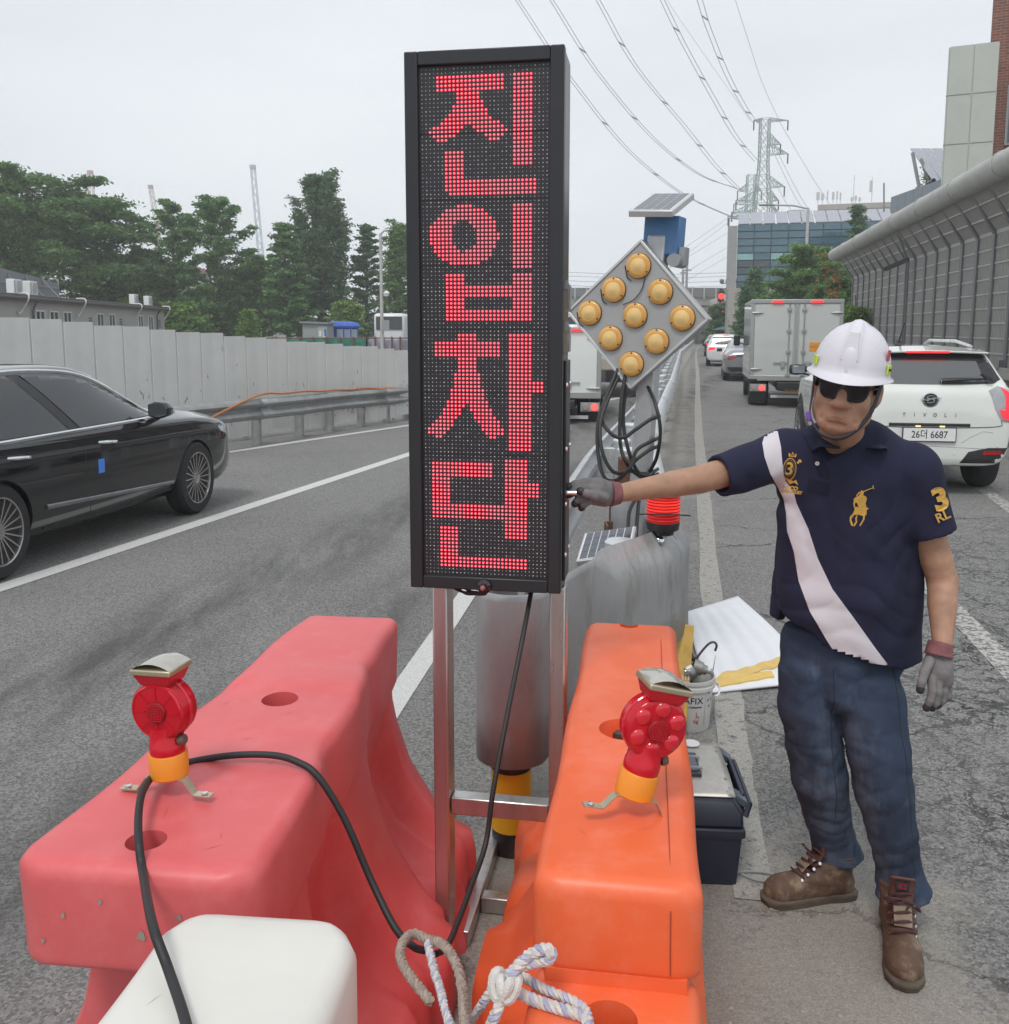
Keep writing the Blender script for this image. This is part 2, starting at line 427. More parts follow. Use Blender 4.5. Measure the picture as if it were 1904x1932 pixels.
strip('lane_line', [a-d*1.2, a, c, c+d*.35, c+d*.75+Vector((.15, 0, 0)), c+d*1.2+Vector((.5, 0, 0)), c+d*1.8+Vector((1.2, 0, 0))], .165, WLINE)
strip('outer_edge_line', smooth_path([G(-300, 960)+Vector((-1.5, 0, 0)), G(250, 880), G(420, 855), G(600, 828), G(770, 803), G(880, 786), G(1000, 765)]), .15, WLINE)
a, c = G(768, 1290), G(879, 1125); d = c-a
strip('edge_line', [a-d*.8, a, c, c+d*1.2, c+d*2.6], .125, WLINE)
strip('shoulder_line', smooth_path([G(1425, 1700), G(1393, 1500), G(1383, 1400), G(1365, 1250), G(1342, 1118), G(1333, 1001), G(1323, 873), G(1318, 803), G(1316.5, 733), G(1316, 700), G(1313.5, 675), G(1315, 660), G(1322, 650), G(1340, 641)], 6), .135, WDUST, wob=.006)
strip('lane_dash', [G(1738, 1092), G(1815, 1168), G(1935, 1292)], .15, WOLD)
strip('lane_dash', [G(1848, 918), G(1935, 980)], .15, WOLD)
strip('lane_dash', [G(1440, 735), G(1465, 747)], .14, WOLD)
strip('lane_dash', [G(1390, 690), G(1400, 697)], .14, WOLD)
# litter and gravel on the shoulder (nobody could count it)
def gravel():
    mb = MB(); r = random.Random(3)
    for i in range(900):
        y = r.uniform(2.1, 14); x = .2*y+r.gauss(-.25, .32)
        if i % 3 == 0: x = r.uniform(-.4, 1.7); y = r.uniform(1.9, 3.6)
        if i > 780: y = r.uniform(11, 17.5); x = -4.0+(y-14.1)*.62+.35+r.gauss(0, .16)
        s = r.uniform(.0025, .009)*(1.3 if i > 780 else 1); n = 5
        ring = [(x+s*math.cos(k*2*math.pi/n)*r.uniform(.6, 1.2), y+s*math.sin(k*2*math.pi/n)*r.uniform(.6, 1.2), 0.001) for k in range(n)]
        mb.add(ring+[(x, y, s*r.uniform(.5, 1))], [(k, (k+1) % n, n) for k in range(n)])
    return mb.build('gravel', M('gravel', (.3, .28, .24), .9, 0, .5, 15), smooth=0)
kind(gravel(), 'stuff')
def leaf_litter(x, y, i):
    mb = MB(); r = random.Random(i); s = r.uniform(.012, .022); a = r.uniform(0, 6)
    pts = [(-1, 0, .1), (-.3, .5, .5), (.5, .42, .35), (1, .1, .7), (.5, -.4, .3), (-.3, -.45, .15)]
    mb.add([(x+s*(p*math.cos(a)-q*math.sin(a)), y+s*(p*math.sin(a)+q*math.cos(a)), .003+s*h*.5) for p, q, h in pts], [(0, 1, 2, 5), (2, 3, 4, 5)])
    return mb
PAPER = M('paper_scrap', (.6, .58, .54), .9); DRYLEAF = M('dry_leaf', (.25, .15, .07), .8, 0, .3, 30)
for i, (px, py, w, lab) in enumerate([(1348, 1103, 0, 'white paper scrap on the shoulder line left of the worker'), (1412, 1345, 1, 'curled brown leaf on the asphalt between foam sheet and tool box'), (1300, 793, 0, 'white scrap on the sandy shoulder beside the guard rail')]):
    p = G(px, py); tag(leaf_litter(p.x, p.y, i).build('litter_scrap', DRYLEAF if w else PAPER, solid=.0015), lab, 'litter')

# ---------------------------------------------------------------- guard rails (> beam, post, bolt)
def wbeam_profile():
    return [(-.0, .155), (.025, .15), (.06, .12), (.08, .085), (.06, .05), (.012, .022), (.012, -.022), (.06, -.05), (.08, -.085), (.06, -.12), (.025, -.15), (0, -.155)]
def guard_rail(path, zc, side, name, label, posts, post_r=.057, post_h=.86, cat='guard rail', dull=GALV, blocks=True, post_off=.16, zc2=None, pmat=None):
    t = thing(name, label, cat, (path[0].x, path[0].y, 0)); pr = wbeam_profile()
    P = [Vector((p.x, p.y, 0)) for p in path]
    def at(s):
        acc = 0
        for i in range(len(P)-1):
            l = (P[i+1]-P[i]).length
            if acc+l >= s or i == len(P)-2:
                return P[i].lerp(P[i+1], (s-acc)/l), (P[i+1]-P[i]).normalized()
            acc += l
    total = sum((P[i+1]-P[i]).length for i in range(len(P)-1))
    n = max(1, round(total/4)); L_ = total/n
    for k in range(n):                     # every beam length is a piece of its own, overlapping the next
        rows = []
        for j in range(9):
            p, d = at(min(total-1e-3, k*L_+L_*1.02*j/8)); s = Vector((d.y, -d.x, 0))*side
            zz_ = lerp(zc, zc if zc2 is None else zc2, min(1, (k*L_+L_*j/8)/total)); rows.append([p+s*(o+(.004 if k % 2 else 0))+Vector((0, 0, zz_+z)) for o, z in pr])
        MB().grid(rows).build('beam', dull, t, True, smooth=50, solid=.006)
    for s_ in posts:
        p, d = at(s_); s = Vector((d.y, -d.x, 0))*side; q = p-s*post_off
        mb = MB(); mb.lathe([(post_r, -.05), (post_r, post_h-.02), (post_r*1.06, post_h-.018), (post_r*1.06, post_h), (post_r*.9, post_h+.012), (.01, post_h+.016)], 20, Matrix.Translation(q))
        po = mb.build('post', pmat or GALVL, t, True)
        if blocks:
            MB().bar(q+Vector((0, 0, zc)), p+Vector((0, 0, zc))+s*.01, .1, .2).build('spacer_block', GALV, t, True, bevel=.006)
        b2 = MB()
        for dz in (.0,): b2.cyl(p+s*.01+Vector((0, 0, zc+dz)), p+s*.035+Vector((0, 0, zc+dz)), .016, n=8)
        b2.build('bolt', GALVL, t, True)
    return t
# left-hand rail in front of the panel fence: from the beam's own pixels (rail foot = post feet)
lp = [G(495, 840), G(575, 826), G(632, 814), G(690, 805), G(737, 798), G(775, 792), G(830, 783), G(900, 772), G(1000, 752)]
back = (lp[0]-lp[1])
pathL = [lp[0]+back*3.2+Vector((-.3, 0, 0)), lp[0]+back*1.6] + lp
total0 = (pathL[0]-pathL[1]).length+(pathL[1]-pathL[2]).length
acc = total0; posts = [total0-2.05, total0-3.1]
for i in range(len(lp)-1):
    posts.append(acc); acc += (lp[i+1]-lp[i]).length
GALVD = M('weathered_galvanised', (.33, .335, .335), .55, .5, .18, 7, .06, 50, dirt=.55, dcol=(.24, .22, .2), dscale=4)
railL = guard_rail(pathL, .60, 1, 'guard_rail', 'weathered two-ridge steel guard rail along the grey panel fence on the left', [s for s in posts if s > 0], .075, .5, dull=GALVD, pmat=GALVD, blocks=False, post_off=.1, zc2=.42)
# orange hose lying on top of it
pts = []
hs = [G(495, 840), G(575, 826), G(632, 814), G(690, 805), G(737, 798), G(775, 792), G(900, 772)]
hp = []
d0 = (hs[1]-hs[0]); s0 = Vector((d0.y, -d0.x, 0)).normalized()
hp = [hs[0]-d0*1.25+s0*.13+Vector((0, 0, .5)), hs[0]-d0*.85+s0*.13+Vector((0, 0, .62))]
for i, h in enumerate(hs):
    hp.append(h+Vector((0, 0, .775-.03*i+.012*(i % 2)))+s0*.02)
    if i < len(hs)-1: hp.append(h.lerp(hs[i+1], .5)+Vector((0, 0, .755-.03*i))+s0*.03)
tag(MB().tube(smooth_path(hp, 6), .016, 8).build('hose', M('orange_hose', (.5, .17, .055), .6, 0, .12, 30)), 'orange hose lying along the top of the left guard rail', 'hose')

# the two rails that part from the nose of the gore
pr_ = [Vector((.67, 4.2, 0)), Vector((.87, 5.3, 0)), Vector((1.22, 7.9, 0)), Vector((1.85, 11.2, 0)), Vector((3.0, 16.9, 0)), Vector((7.1, 38, 0)), Vector((15.3, 76, 0))]
guard_rail(pr_, .72, 1, 'guard_rail', 'pale steel guard rail running away beside the right-hand lane', [.9, 2.6, 4.4, 6.2, 8, 9.8, 11.6, 13.5, 15.5, 17.5, 19.5, 21.5, 23.5, 25.5, 28, 30.5, 33, 36, 39, 42], .07, .88, dull=GALVL, post_off=.17)
pl_ = [Vector((.12, 3.55, 0)), Vector((.32, 4.9, 0)), Vector((.68, 6.9, 0)), Vector((1.1, 8.8, 0)), Vector((1.62, 11.2, 0)), Vector((2.45, 15.5, 0)), Vector((3.35, 20.5, 0)), Vector((5.6, 32, 0))]
guard_rail(pl_, .72, -1, 'guard_rail', 'steel guard rail leading from the gore nose along the left carriageway', [3.9, 5.9, 8.2, 10.3, 12.4, 14.5, 17], .07, .88, dull=GALV, post_off=.15)
# ---------------------------------------------------------------- left background
def panel_fence():
    t = thing('panel_fence', 'long pale grey steel panel fence stepping down behind the left guard rail', 'fence', (-5, 12, 0))
    m = M('fence_panel', (.62, .62, .60), .55, 0, .05, 2, .02, 30, dirt=.12, dcol=(.3, .29, .27), dscale=5)
    scuff = M('dark_scuff', (.1, .095, .09), .8, 0, .3, 30)
    base = Vector((-3.98*1.023, 14.42*1.023, 0)); dr = Vector((.53, .848, 0)).normalized(); nn = Vector((dr.y, -dr.x, 0))
    w = .44; k0, k1 = -16, 17; r = random.Random(5)
    cells = []
    for k in range(k0, k1):
        s0 = k*w; s1 = s0+w-.006
        bend = .0045*max(0, k)**2*.55
        bend1 = .0045*max(0, k+1)**2*.55
        p = base+dr*s0+nn*bend; q = base+dr*s1+nn*bend1
        h = 1.62-.032*k - (0.0 if k < 6 else .004*(k-6)) + .012*math.sin(k*2.3)
        zb = .10+.03*math.sin(k*1.7)
        mb = MB(); d = (q-p).normalized(); n2 = Vector((d.y, -d.x, 0)); wd = (q-p).length
        prof = [(0, 0), (.012, .018), (wd*.38, .018), (wd*.42, .0165), (wd*.6, .0165), (wd*.64, .018), (wd-.012, .018), (wd, 0)]
        rows = [[p+d*a+n2*b+Vector((0, 0, z)) for a, b in prof] for z in (zb, h*.5, h)]
        mb.grid(rows)
        mb.add([p+d*a+n2*b+Vector((0, 0, h)) for a, b in prof]+[p+d*a-n2*.02+Vector((0, 0, h)) for a, b in prof], [(i, i+1, i+9, i+8) for i in range(7)])
        mb.build('panel', m, t, True, smooth=30)
        cells.append((p, d, n2, wd, h))
    mb = MB()
    for i in range(260):
        p, d, n2, wd, h = r.choice(cells[10:]); z = min(h-.1, .25+abs(r.gauss(0, .33))); l = r.uniform(.012, .075); a = r.uniform(.03, wd-.03)
        q = p+d*a+n2*.0195+Vector((0, 0, z)); e = (d*r.uniform(-.6, .8)+Vector((0, 0, -1))).normalized()*l; s = e.cross(n2).normalized()*r.uniform(.003, .011)
        mb.add([q-e, q+s, q+e*.8, q-s*.6], [(0, 1, 2, 3)])
    kind(mb.build('scuff_marks', scuff, t, True, smooth=0), 'stuff')
    mb = MB()
    for p, d, n2, wd, h in cells[::4]: mb.bar(p-n2*.06+Vector((0, 0, -.02)), p-n2*.06+Vector((0, 0, h-.1)), .05)
    for z in (.45, 1.1):
        for i in range(len(cells)-1): mb.bar(cells[i][0]-n2*.03+Vector((0, 0, z)), cells[i+1][0]-n2*.03+Vector((0, 0, z)), .04)
    mb.build('back_frame', GALV, t, True)
panel_fence()

def site_office():
    # low clad building: its front eave from (60,595z) to the right end at 315 px
    a = D(-30, 690, 33); b = D(314, 690, 58); a.z = b.z = 0
    d = (b-a).normalized(); n = Vector((d.y, -d.x, 0)); L_ = (b-a).length; h = 2.95
    t = thing('site_office', 'low pale grey clad site office with dark eaves behind the panel fence', 'building', a, math.atan2(d.y, d.x))
    wallm = M('office_cladding', (.4, .385, .375), .7, 0, .06, 2, .03, 20)
    dark = M('dark_gutter', (.1, .095, .1), .6, 0, .1, 6)
    MB().box((L_/2, 1.6, h/2), (L_, 3.2, h)).build('wall', wallm, t, bevel=.01)
    npan = 24; mb = MB()
    for i in range(npan):
        for j in range(3):
            o = MB().box((L_*(i+.5)/npan, -.006, .42+j*.82), (L_/npan-.012, .012, .8)); o.build('cladding_panel', wallm, t)
    MB().box((L_/2+.05, 1.5, h+.06), (L_+.3, 3.7, .12)).build('roof', dark, t, bevel=.02)
    MB().tube([(-.1, -.3, h-.02), (L_+.2, -.3, h-.02)], .07, 10).build('gutter', dark, t)
    wf = M('window_frame', (.7, .7, .69), .5); wg = M('office_glass', (.05, .08, .08), .1, coat=.5)
    def px2s(px):                          # wall distance seen at a column of the photograph
        r = ray(px, 620); A = a.xy; k = (r.x*A.y-r.y*A.x)/(r.y*d.x-r.x*d.y); return k
    for px in (76, 102, 127, 189, 211, 265, 284):
        s = px2s(px)
        if s < 0 or s > L_: continue
        f = MB(); w2, h2 = .95, .85; z = 2.05
        for q in ((-w2/2, 0), (w2/2, 0), (0, 0)): f.box((s+q[0], -.035, z), (.055, .05, h2))
        for q in (-h2/2, h2/2): f.box((s, -.037, z+q), (w2+.055, .052, .055))
        o = f.build('window', wf, t)
        for sx in (-1, 1): MB().box((s+sx*w2/4, -.022, z), (w2/2-.05, .01, h2-.05)).build('pane', wg, o)
    for px in (171, 228, 301):
        s = px2s(px); mb = MB()
        for k in range(4): mb.box((s, -.03, 1.85+k*.13), (.4, .03, .07))
        mb.build('vent_grille', dark, t)
    for px in (61, 295):
        s = px2s(px); MB().tube([(s, -.3, h-.05), (s, -.12, h-.35), (s, -.08, h-.5), (s, -.08, .1)], .045, 8).build('downpipe', dark, t)
    pw = M('white_hose', (.66, .65, .63), .6)
    for px in (38, 148, 256, 310):
        s = px2s(px)
        MB().tube(smooth_path([(s+.25, .1, h+.16), (s+.1, -.3, h+.15), (s, -.38, h-.05), (s, -.15, h-.45), (s-.12, -.06, h-.62), (s-.3, -.05, h-.55)], 5), .035, 7).build('white_pipe', pw, t)
    fan = M('fan_grille', (.42, .43, .43), .5)
    for px, lab in ((45, 'white air conditioner unit at the left end of the site office roof'), (74, 'second white air conditioner unit from the left on the office roof'), (264, 'white air conditioner unit left of its neighbour at the roof right end'), (290, 'white air conditioner unit nearest the right end of the office roof')):
        s = px2s(px); p = a+d*s+n*(-.25)
        u = thing('air_conditioner', lab, 'air conditioner', (p.x, p.y, h+.12), math.atan2(d.y, d.x), 'air conditioners on the site office roof')
        MB().box((0, 0, .31), (.78, .3, .55)).build('casing', WHITEP, u, bevel=.02)
        mt = Matrix.Translation((.08, -.155, .31)) @ Matrix.Rotation(R(90), 4, 'X')
        MB().lathe([(.22, 0), (.22, .012), (.19, .016), (.06, .01), (.01, .012)], 20, mt).build('fan', fan, u)
        g = MB()
        for k in range(6): g.box((-.33, -.152, .12+k*.075), (.1, .012, .03))
        g.build('side_louvre', dark, u)
        MB().box((.31, -.152, .5), (.09, .006, .03)).build('badge', M('blue_badge', (.05, .08, .3), .4), u)
        f = MB(); f.box((-.25, 0, .017), (.05, .32, .034)); f.box((.25, 0, .017), (.05, .32, .034)); f.build('foot', GREYP, u)
    # board seen from behind, on raking struts
    s0, s1 = px2s(54), px2s(165); p = a+d*((s0+s1)/2)-n*1.2
    u = thing('roof_board', 'grey board seen from behind propped on struts on the office roof', 'board', (p.x, p.y, h+.12), math.atan2(d.y, d.x))
    w = (s1-s0)*1.06; bd = M('board_back', (.2, .215, .23), .6, 0, .1, 3)
    MB().box((0, .1, .5), (w, .04, .95), Matrix.Rotation(R(3), 3, 'Y')).build('board', bd, u)
    for k in range(5): MB().bar((-w/2+w*k/4, .06, .0), (-w/2+w*k/4, .06, .98), .05).build('stud', GREYP, u)
    for k in range(3): MB().bar((-w/2+w*(k+1)/4+.15, -.6, .02), (-w/2+w*(k+1)/4-.1, .05, .85), .05).build('strut', GREYP, u)
    MB().bar((-w/2, .06, .55), (w/2, .06, .55), .05).build('rail', GREYP, u)
site_office()

def fence_net(name, label, x0, x1, Y0, Y1, ztop_px, m, postm, nposts, sag):
    p = D(x0, 640, Y0); q = D(x1, 640, Y1); zt = D(x0, ztop_px, Y0).z
    t = thing(name, label, 'fence', (p.x, p.y, 0)); p.z = q.z = 0
    for k in range(nposts):
        a = p.lerp(q, k/(nposts-1)); MB().cyl(a, a+Vector((0, 0, zt+.05)), .045, n=6).build('post', postm, t, True)
    d = (q-p)
    for k in range(nposts-1):
        rows = []
        for i in range(7):
            a = p+d*((k+i/6)/(nposts-1)); y = math.sin(i/6*math.pi)
            rows.append([a+Vector((rnd.uniform(-.02, .02), sag*y*rnd.uniform(.4, 1.2)+.05, z)) for z in (0, .6, 1.0, zt-sag*.4*y)])
        MB().grid(rows).build('net_panel', m, t, True, smooth=180)
    for z in (zt-.02, zt-.75): MB().tube([p+Vector((0, -.03, z)), q+Vector((0, -.03, z))], .03, 6).build('rail', postm, t, True)
PIPE = M('rusty_pipe', (.18, .08, .07), .6)
fence_net('net_fence', 'green net fence on pipe posts in front of the blue cabins', 490, 692, 46, 46, 637, M('green_net', (.035, .24, .17), .8, 0, .15, 1), PIPE, 9, .15)
fence_net('sheet_fence', 'pale lilac sheet fence hung on red pipe posts beside the sign', 692, 850, 46, 46, 637, M('lilac_sheet', (.45, .44, .5), .7, 0, .12, 1), PIPE, 11, .35)

BLUE = M('blue_cabin', (.02, .1, .5), .4, 0, .1, 3)
for i, (px, lab) in enumerate([(634, 'rounded blue cabin nearest the grey hut'), (648, 'middle one of three rounded blue cabins'), (661, 'rounded blue cabin at the right end of three')]):
    p = D(px, 660, 52+i*1.5); sc = 1.0
    t = thing('blue_cabin', lab, 'cabin', (p.x, p.y, 0), 0, 'blue cabins by the green net')
    MB().lathe([(.46, 0), (.48, 1.75), (.6, 1.8), (.62, 1.9), (.5, 2.05), (.25, 2.15), (.02, 2.18)], 20).build('shell', BLUE, t)
    MB().box((.3, -.42, .95), (.35, .08, 1.55), Matrix.Rotation(R(34), 3, 'Z')).build('door', M('cabin_door', (.3, .38, .5), .5), t)
    MB().box((-.2, -.44, 1.45), (.2, .04, .16), Matrix.Rotation(R(-24), 3, 'Z')).build('vent', M('cabin_vent', (.35, .35, .36), .5), t)
p = D(595, 660, 50)
t = thing('grey_hut', 'small grey shed with notices left of the blue cabins', 'hut', (p.x, p.y, 0), R(-6))
hm = M('hut_wall', (.3, .32, .32), .6, 0, .08, 2)
MB().box((0, .6, 1.0), (1.35, 1.2, 2.0)).build('wall', hm, t, bevel=.01)
MB().box((.0, .6, 2.07), (1.6, 1.5, .1), Matrix.Rotation(R(2), 3, 'Y')).build('roof', M('hut_roof', (.22, .25, .26), .6), t)
MB().box((.42, -.02, 1.0), (.5, .04, 1.8)).build('door', M('hut_door', (.4, .41, .42), .5), t)
for x, z, w in ((.3, 1.5, .13), (.52, 1.45, .1)): MB().box((x, -.045, z), (w, .01, .28)).build('notice', WPLATE, t)
MB().box((.58, -.05, 1.55), (.12, .01, .36)).build('notice', M('blue_notice', (.05, .14, .45), .5), t)
t = thing('low_wall', 'low pale concrete wall under the trees behind the net fence', 'wall', (-14, 55, 0))
MB().bar(D(440, 700, 57), D(760, 700, 57), .3, 1.2).build('wall', M('concrete_low', (.35, .35, .33), .9), t, True)
t.children[0].location.z += 1.3

# ---------------------------------------------------------------- trees
def leaf_mat(name, col, var=.45, sat=.0):
    m, nt, b = nodes_of(name); N = nt.nodes.new; L = nt.links.new
    at = N('ShaderNodeAttribute'); at.attribute_name = 'tone'
    cr = N('ShaderNodeValToRGB'); e = cr.color_ramp.elements
    e[0].color = c4([v*(1-var) for v in col]); e[1].color = c4([v*(1+var) for v in col]); L(at.outputs['Fac'], cr.inputs[0])
    L(cr.outputs[0], b.inputs['Base Color']); b.inputs['Roughness'].default_value = .55; b.inputs['Specular IOR Level'].default_value = .35
    tr = N('ShaderNodeBsdfTranslucent'); L(cr.outputs[0], tr.inputs[0]); ms = N('ShaderNodeMixShader'); ms.inputs[0].default_value = .42
    L(b.outputs[0], ms.inputs[1]); L(tr.outputs[0], ms.inputs[2]); L(ms.outputs[0], nt.nodes['Material Output'].inputs[0])
    return m
LEAF = {'dark': leaf_mat('dark_leaves', (.12, .22, .075)), 'mid': leaf_mat('mid_leaves', (.15, .27, .08)), 'ginkgo': leaf_mat('ginkgo_leaves', (.15, .28, .1)),
        'light': leaf_mat('light_leaves', (.28, .38, .09)), 'conifer': leaf_mat('conifer_leaves', (.11, .21, .095)), 'bush': leaf_mat('bush_leaves', (.18, .30, .065))}
BARK = M('bark', (.09, .075, .06), .9, 0, .3, 10, .4, 30)
def leaves_mesh(cen, size, seed, flat=.5):
    r = np.random.default_rng(seed); n = len(cen)
    a = r.normal(size=(n, 3)); a[:, 2] *= flat; a /= np.linalg.norm(a, axis=1)[:, None]+1e-9
    up = r.normal(size=(n, 3)); b = np.cross(a, up); b /= np.linalg.norm(b, axis=1)[:, None]+1e-9
    s = size*r.uniform(.6, 1.35, n)[:, None]
    v = np.stack([cen-a*s, cen+b*s*.42, cen+a*s, cen-b*s*.42], 1).reshape(-1, 3)
    me = bpy.data.meshes.new('crown'); me.vertices.add(4*n); me.vertices.foreach_set('co', v.astype(np.float32).ravel())
    me.loops.add(4*n); me.loops.foreach_set('vertex_index', np.arange(4*n, dtype=np.int32))
    me.polygons.add(n); me.polygons.foreach_set('loop_start', np.arange(0, 4*n, 4, dtype=np.int32))
    me.update(calc_edges=True)
    return me, r
def tree(px, Y, top_px, half_px, shape, leaf, n, label, seed, name='leafy_tree', size=.17, base_px=None, group=None, zlow=.12, trunk=True):
    """shape: conical / ginkgo / broad / column; the crown hangs on limbs that leave a tapered trunk"""
    r = random.Random(seed); base = D(px, 690, Y); H = D(px, top_px, Y).z; W = half_px/FPX*Y
    t = thing(name, label, 'tree', (base.x, Y, 0), 0, group)
    lean = Vector((r.uniform(-.03, .03), 0, 0))
    tr = MB(); tp = [Vector((lean.x*H*k/6+r.uniform(-.04, .04)*k/6*W, r.uniform(-.03, .03)*W, H*.97*k/6)) for k in range(7)]
    r0 = .03*H*.6+.05; tr.tube(smooth_path(tp, 3), [max(.02, r0*(1-k/19)) for k in range(19)], 8)
    cen = []; cl = []
    nl = {'broad': 38, 'ginkgo': 34, 'conical': 44, 'column': 60, 'bush': 30}[shape]
    for k in range(nl):
        f = (k+.5)/nl; a = k*2.39996+r.uniform(-.4, .4)
        if shape == 'conical': z0 = lerp(zlow, .98, f); ln = W*(1-f)**.75*r.uniform(.75, 1.15)+.08*W; rise = .25
        elif shape == 'ginkgo': z0 = lerp(zlow, .95, f); ln = W*(math.sin(min(1, (1-f)*1.35+.12)*math.pi*.62))**.8*r.uniform(.6, 1.2); rise = .55
        elif shape == 'column': z0 = lerp(zlow, .9, f); ln = W*(.35+.65*math.sin(min(1, (1-f)*1.15+.1)*math.pi*.6))*r.uniform(.55, 1.1); rise = 1.5
        elif shape == 'bush': z0 = lerp(.1, .8, f); ln = W*math.sqrt(max(.05, 1-(f*1.1-.35)**2))*r.uniform(.7, 1.1); rise = .3
        else: z0 = lerp(.28, .9, f); ln = W*math.sqrt(max(.04, 1-((f-.25)/.8)**2))*r.uniform(.65, 1.15); rise = .3
        p0 = Vector((lean.x*H*z0, 0, H*z0)); dr = Vector((math.cos(a), math.sin(a), 0))
        hz = min(ln*rise, H*1.0-H*z0) if shape != 'broad' else ln*rise*(1 if f < .6 else .6)
        pts = [p0, p0+dr*ln*.4+Vector((0, 0, hz*.3)), p0+dr*ln*.75+Vector((0, 0, hz*.7)), p0+dr*ln+Vector((0, 0, hz*(1 if shape in ('column', 'ginkgo') else .75)))]
        pl = smooth_path(pts, 4)
        if k % 2 == 0 and trunk: tr.tube(pl, [max(.012, r0*.28*(1-i/len(pl))) for i in range(len(pl))], 5)
        m = max(4, int(n*1.75/nl/22))
        for q in range(22):
            s = r.betavariate(1.6, 1.0); i = min(len(pl)-1, int(s*len(pl))); c = pl[i]
            spread = ((.07+.17*(1-s))*ln*(.5 if shape in ('column', 'ginkgo', 'conical') else .75)+.08)
            c = c+Vector((r.gauss(0, spread*.6), r.gauss(0, spread*.6), r.gauss(0, spread*.3)))
            tone = r.uniform(.1, .9)
            cl.append((c, spread*.5+.12, m, tone))
    C_ = []; T_ = []
    rg = np.random.default_rng(seed)
    for c, sp, m, tone in cl:
        C_.append(np.array(c)[None, :]+rg.normal(size=(m, 3))*np.array([sp, sp, sp*.3])); T_.append(np.clip(tone+rg.normal(size=m)*.22, 0, 1))
    C_ = np.concatenate(C_); T_ = np.concatenate(T_); ok = (C_[:, 2] > .1) & (C_[:, 2] < H*1.01); C_ = C_[ok]; T_ = T_[ok]
    if trunk: tr.build('trunk', BARK, t)
    me, _ = leaves_mesh(C_, size*.56*Y/45, seed, .6)
    at = me.attributes.new('tone', 'FLOAT', 'FACE'); at.data.foreach_set('value', T_.astype(np.float32))
    put('crown', me, LEAF[leaf], t)
    return t
TL = 'trees behind the panel fence'
tree(60, 62, 300, 205, 'broad', 'dark', 26000, 'big dark spreading tree over the site office at the far left', 11, size=.2)
tree(-60, 66, 318, 190, 'broad', 'dark', 12000, 'dark tree half out of view at the left frame edge', 12, size=.2)
tree(200, 66, 345, 105, 'broad', 'dark', 11000, 'dark layered tree reaching right above the office roof board', 13, size=.2)
tree(225, 67, 508, 75, 'bush', 'light', 7000, 'bright yellow-green tree behind the right end of the office', 14, size=.2)
tree(330, 70, 372, 62, 'ginkgo', 'ginkgo', 9000, 'ginkgo tree with a pointed open crown right of the office', 15, size=.17)
tree(418, 68, 362, 72, 'ginkgo', 'ginkgo', 12000, 'taller ginkgo tree between two others left of the cranes', 16, size=.17)
tree(335, 63, 555, 45, 'bush', 'bush', 3000, 'feathery yellow-green shrub right of the site office', 24, size=.2, name='shrub')
tree(372, 62, 585, 34, 'bush', 'mid', 2200, 'low mid green shrub above the fence beside the office', 25, size=.16, name='shrub')
tree(488, 72, 478, 55, 'ginkgo', 'mid', 7000, 'short rounded tree in front of the tallest crane', 17, size=.17)
tree(472, 60, 583, 24, 'conical', 'bush', 2200, 'young bright green sapling just above the fence', 26, size=.14, name='shrub')
tree(548, 66, 418, 58, 'conical', 'ginkgo', 10000, 'mid green conical tree in front of the tallest column tree', 18, size=.17)
tree(608, 70, 318, 52, 'column', 'conifer', 15000, 'tallest dark upright tree with several spires', 19, size=.16)
tree(566, 72, 372, 16, 'column', 'conifer', 2500, 'thin dark spire left of the tallest tree', 20, size=.15)
tree(648, 69, 350, 18, 'column', 'conifer', 3500, 'thin dark spire hugging the tallest tree on its right', 21, size=.15)
tree(692, 72, 420, 50, 'conical', 'conifer', 6000, 'dark open conical tree left of the street lamp', 22, size=.16)
tree(752, 66, 415, 34, 'column', 'mid', 6500, 'upright tree half hidden by the message sign', 23, size=.16)
tree(655, 62, 548, 32, 'bush', 'bush', 3000, 'light green bushy tree behind the blue cabins', 27, size=.17)
tree(290, 85, 470, 70, 'broad', 'mid', 4000, 'mid green tree in the gap beyond the ginkgo trees', 28, size=.2)
tree(500, 84, 500, 110, 'broad', 'dark', 9000, 'broad dark tree filling the gap beneath the taller trees', 29, size=.2)
tree(395, 80, 540, 80, 'bush', 'dark', 6000, 'dark undergrowth tree under the ginkgo trees', 30, size=.2)

def street_lamp(px, Y, top_px, arm_px, label, side=1, r=.09, name='street_lamp'):
    p = D(px, 690, Y); H = D(px, top_px, Y).z; A = arm_px/FPX*Y
    t = thing(name, label, 'street lamp', (p.x, Y, 0))
    lm = M('lamp_pole', (.5, .5, .49), .5, .3)
    MB().lathe([(r*1.5, 0), (r*1.5, .5), (r, .52), (r*.75, H)], 12).build('pole', lm, t)
    MB().tube([(0, 0, H-.05), (A*.3*side, 0, H+.12), (A*.75*side, 0, H+.16)], .05, 8).build('arm', lm, t)
    MB().box((A*.88*side, 0, H+.15), (A*.3, .22, .1)).build('lamp_head', M('lamp_head', (.3, .3, .3), .5), t, bevel=.03)
    return t
t = street_lamp(722, 44, 440, 22, 'pale street lamp pole left of the message sign')
MB().lathe([(.02, -.1), (.13, -.08), (.15, 0), (.1, .06), (.03, .1)], 12, Matrix.Translation((.25, -.1, 3.4))).build('camera_dome', WHITEP, t)
MB().bar((0, 0, 3.55), (.28, -.1, 3.5), .05).build('camera_arm', GREYP, t)
MB().box((.18, -.1, 1.9), (.35, .12, .5)).build('control_box', GREYP, t)

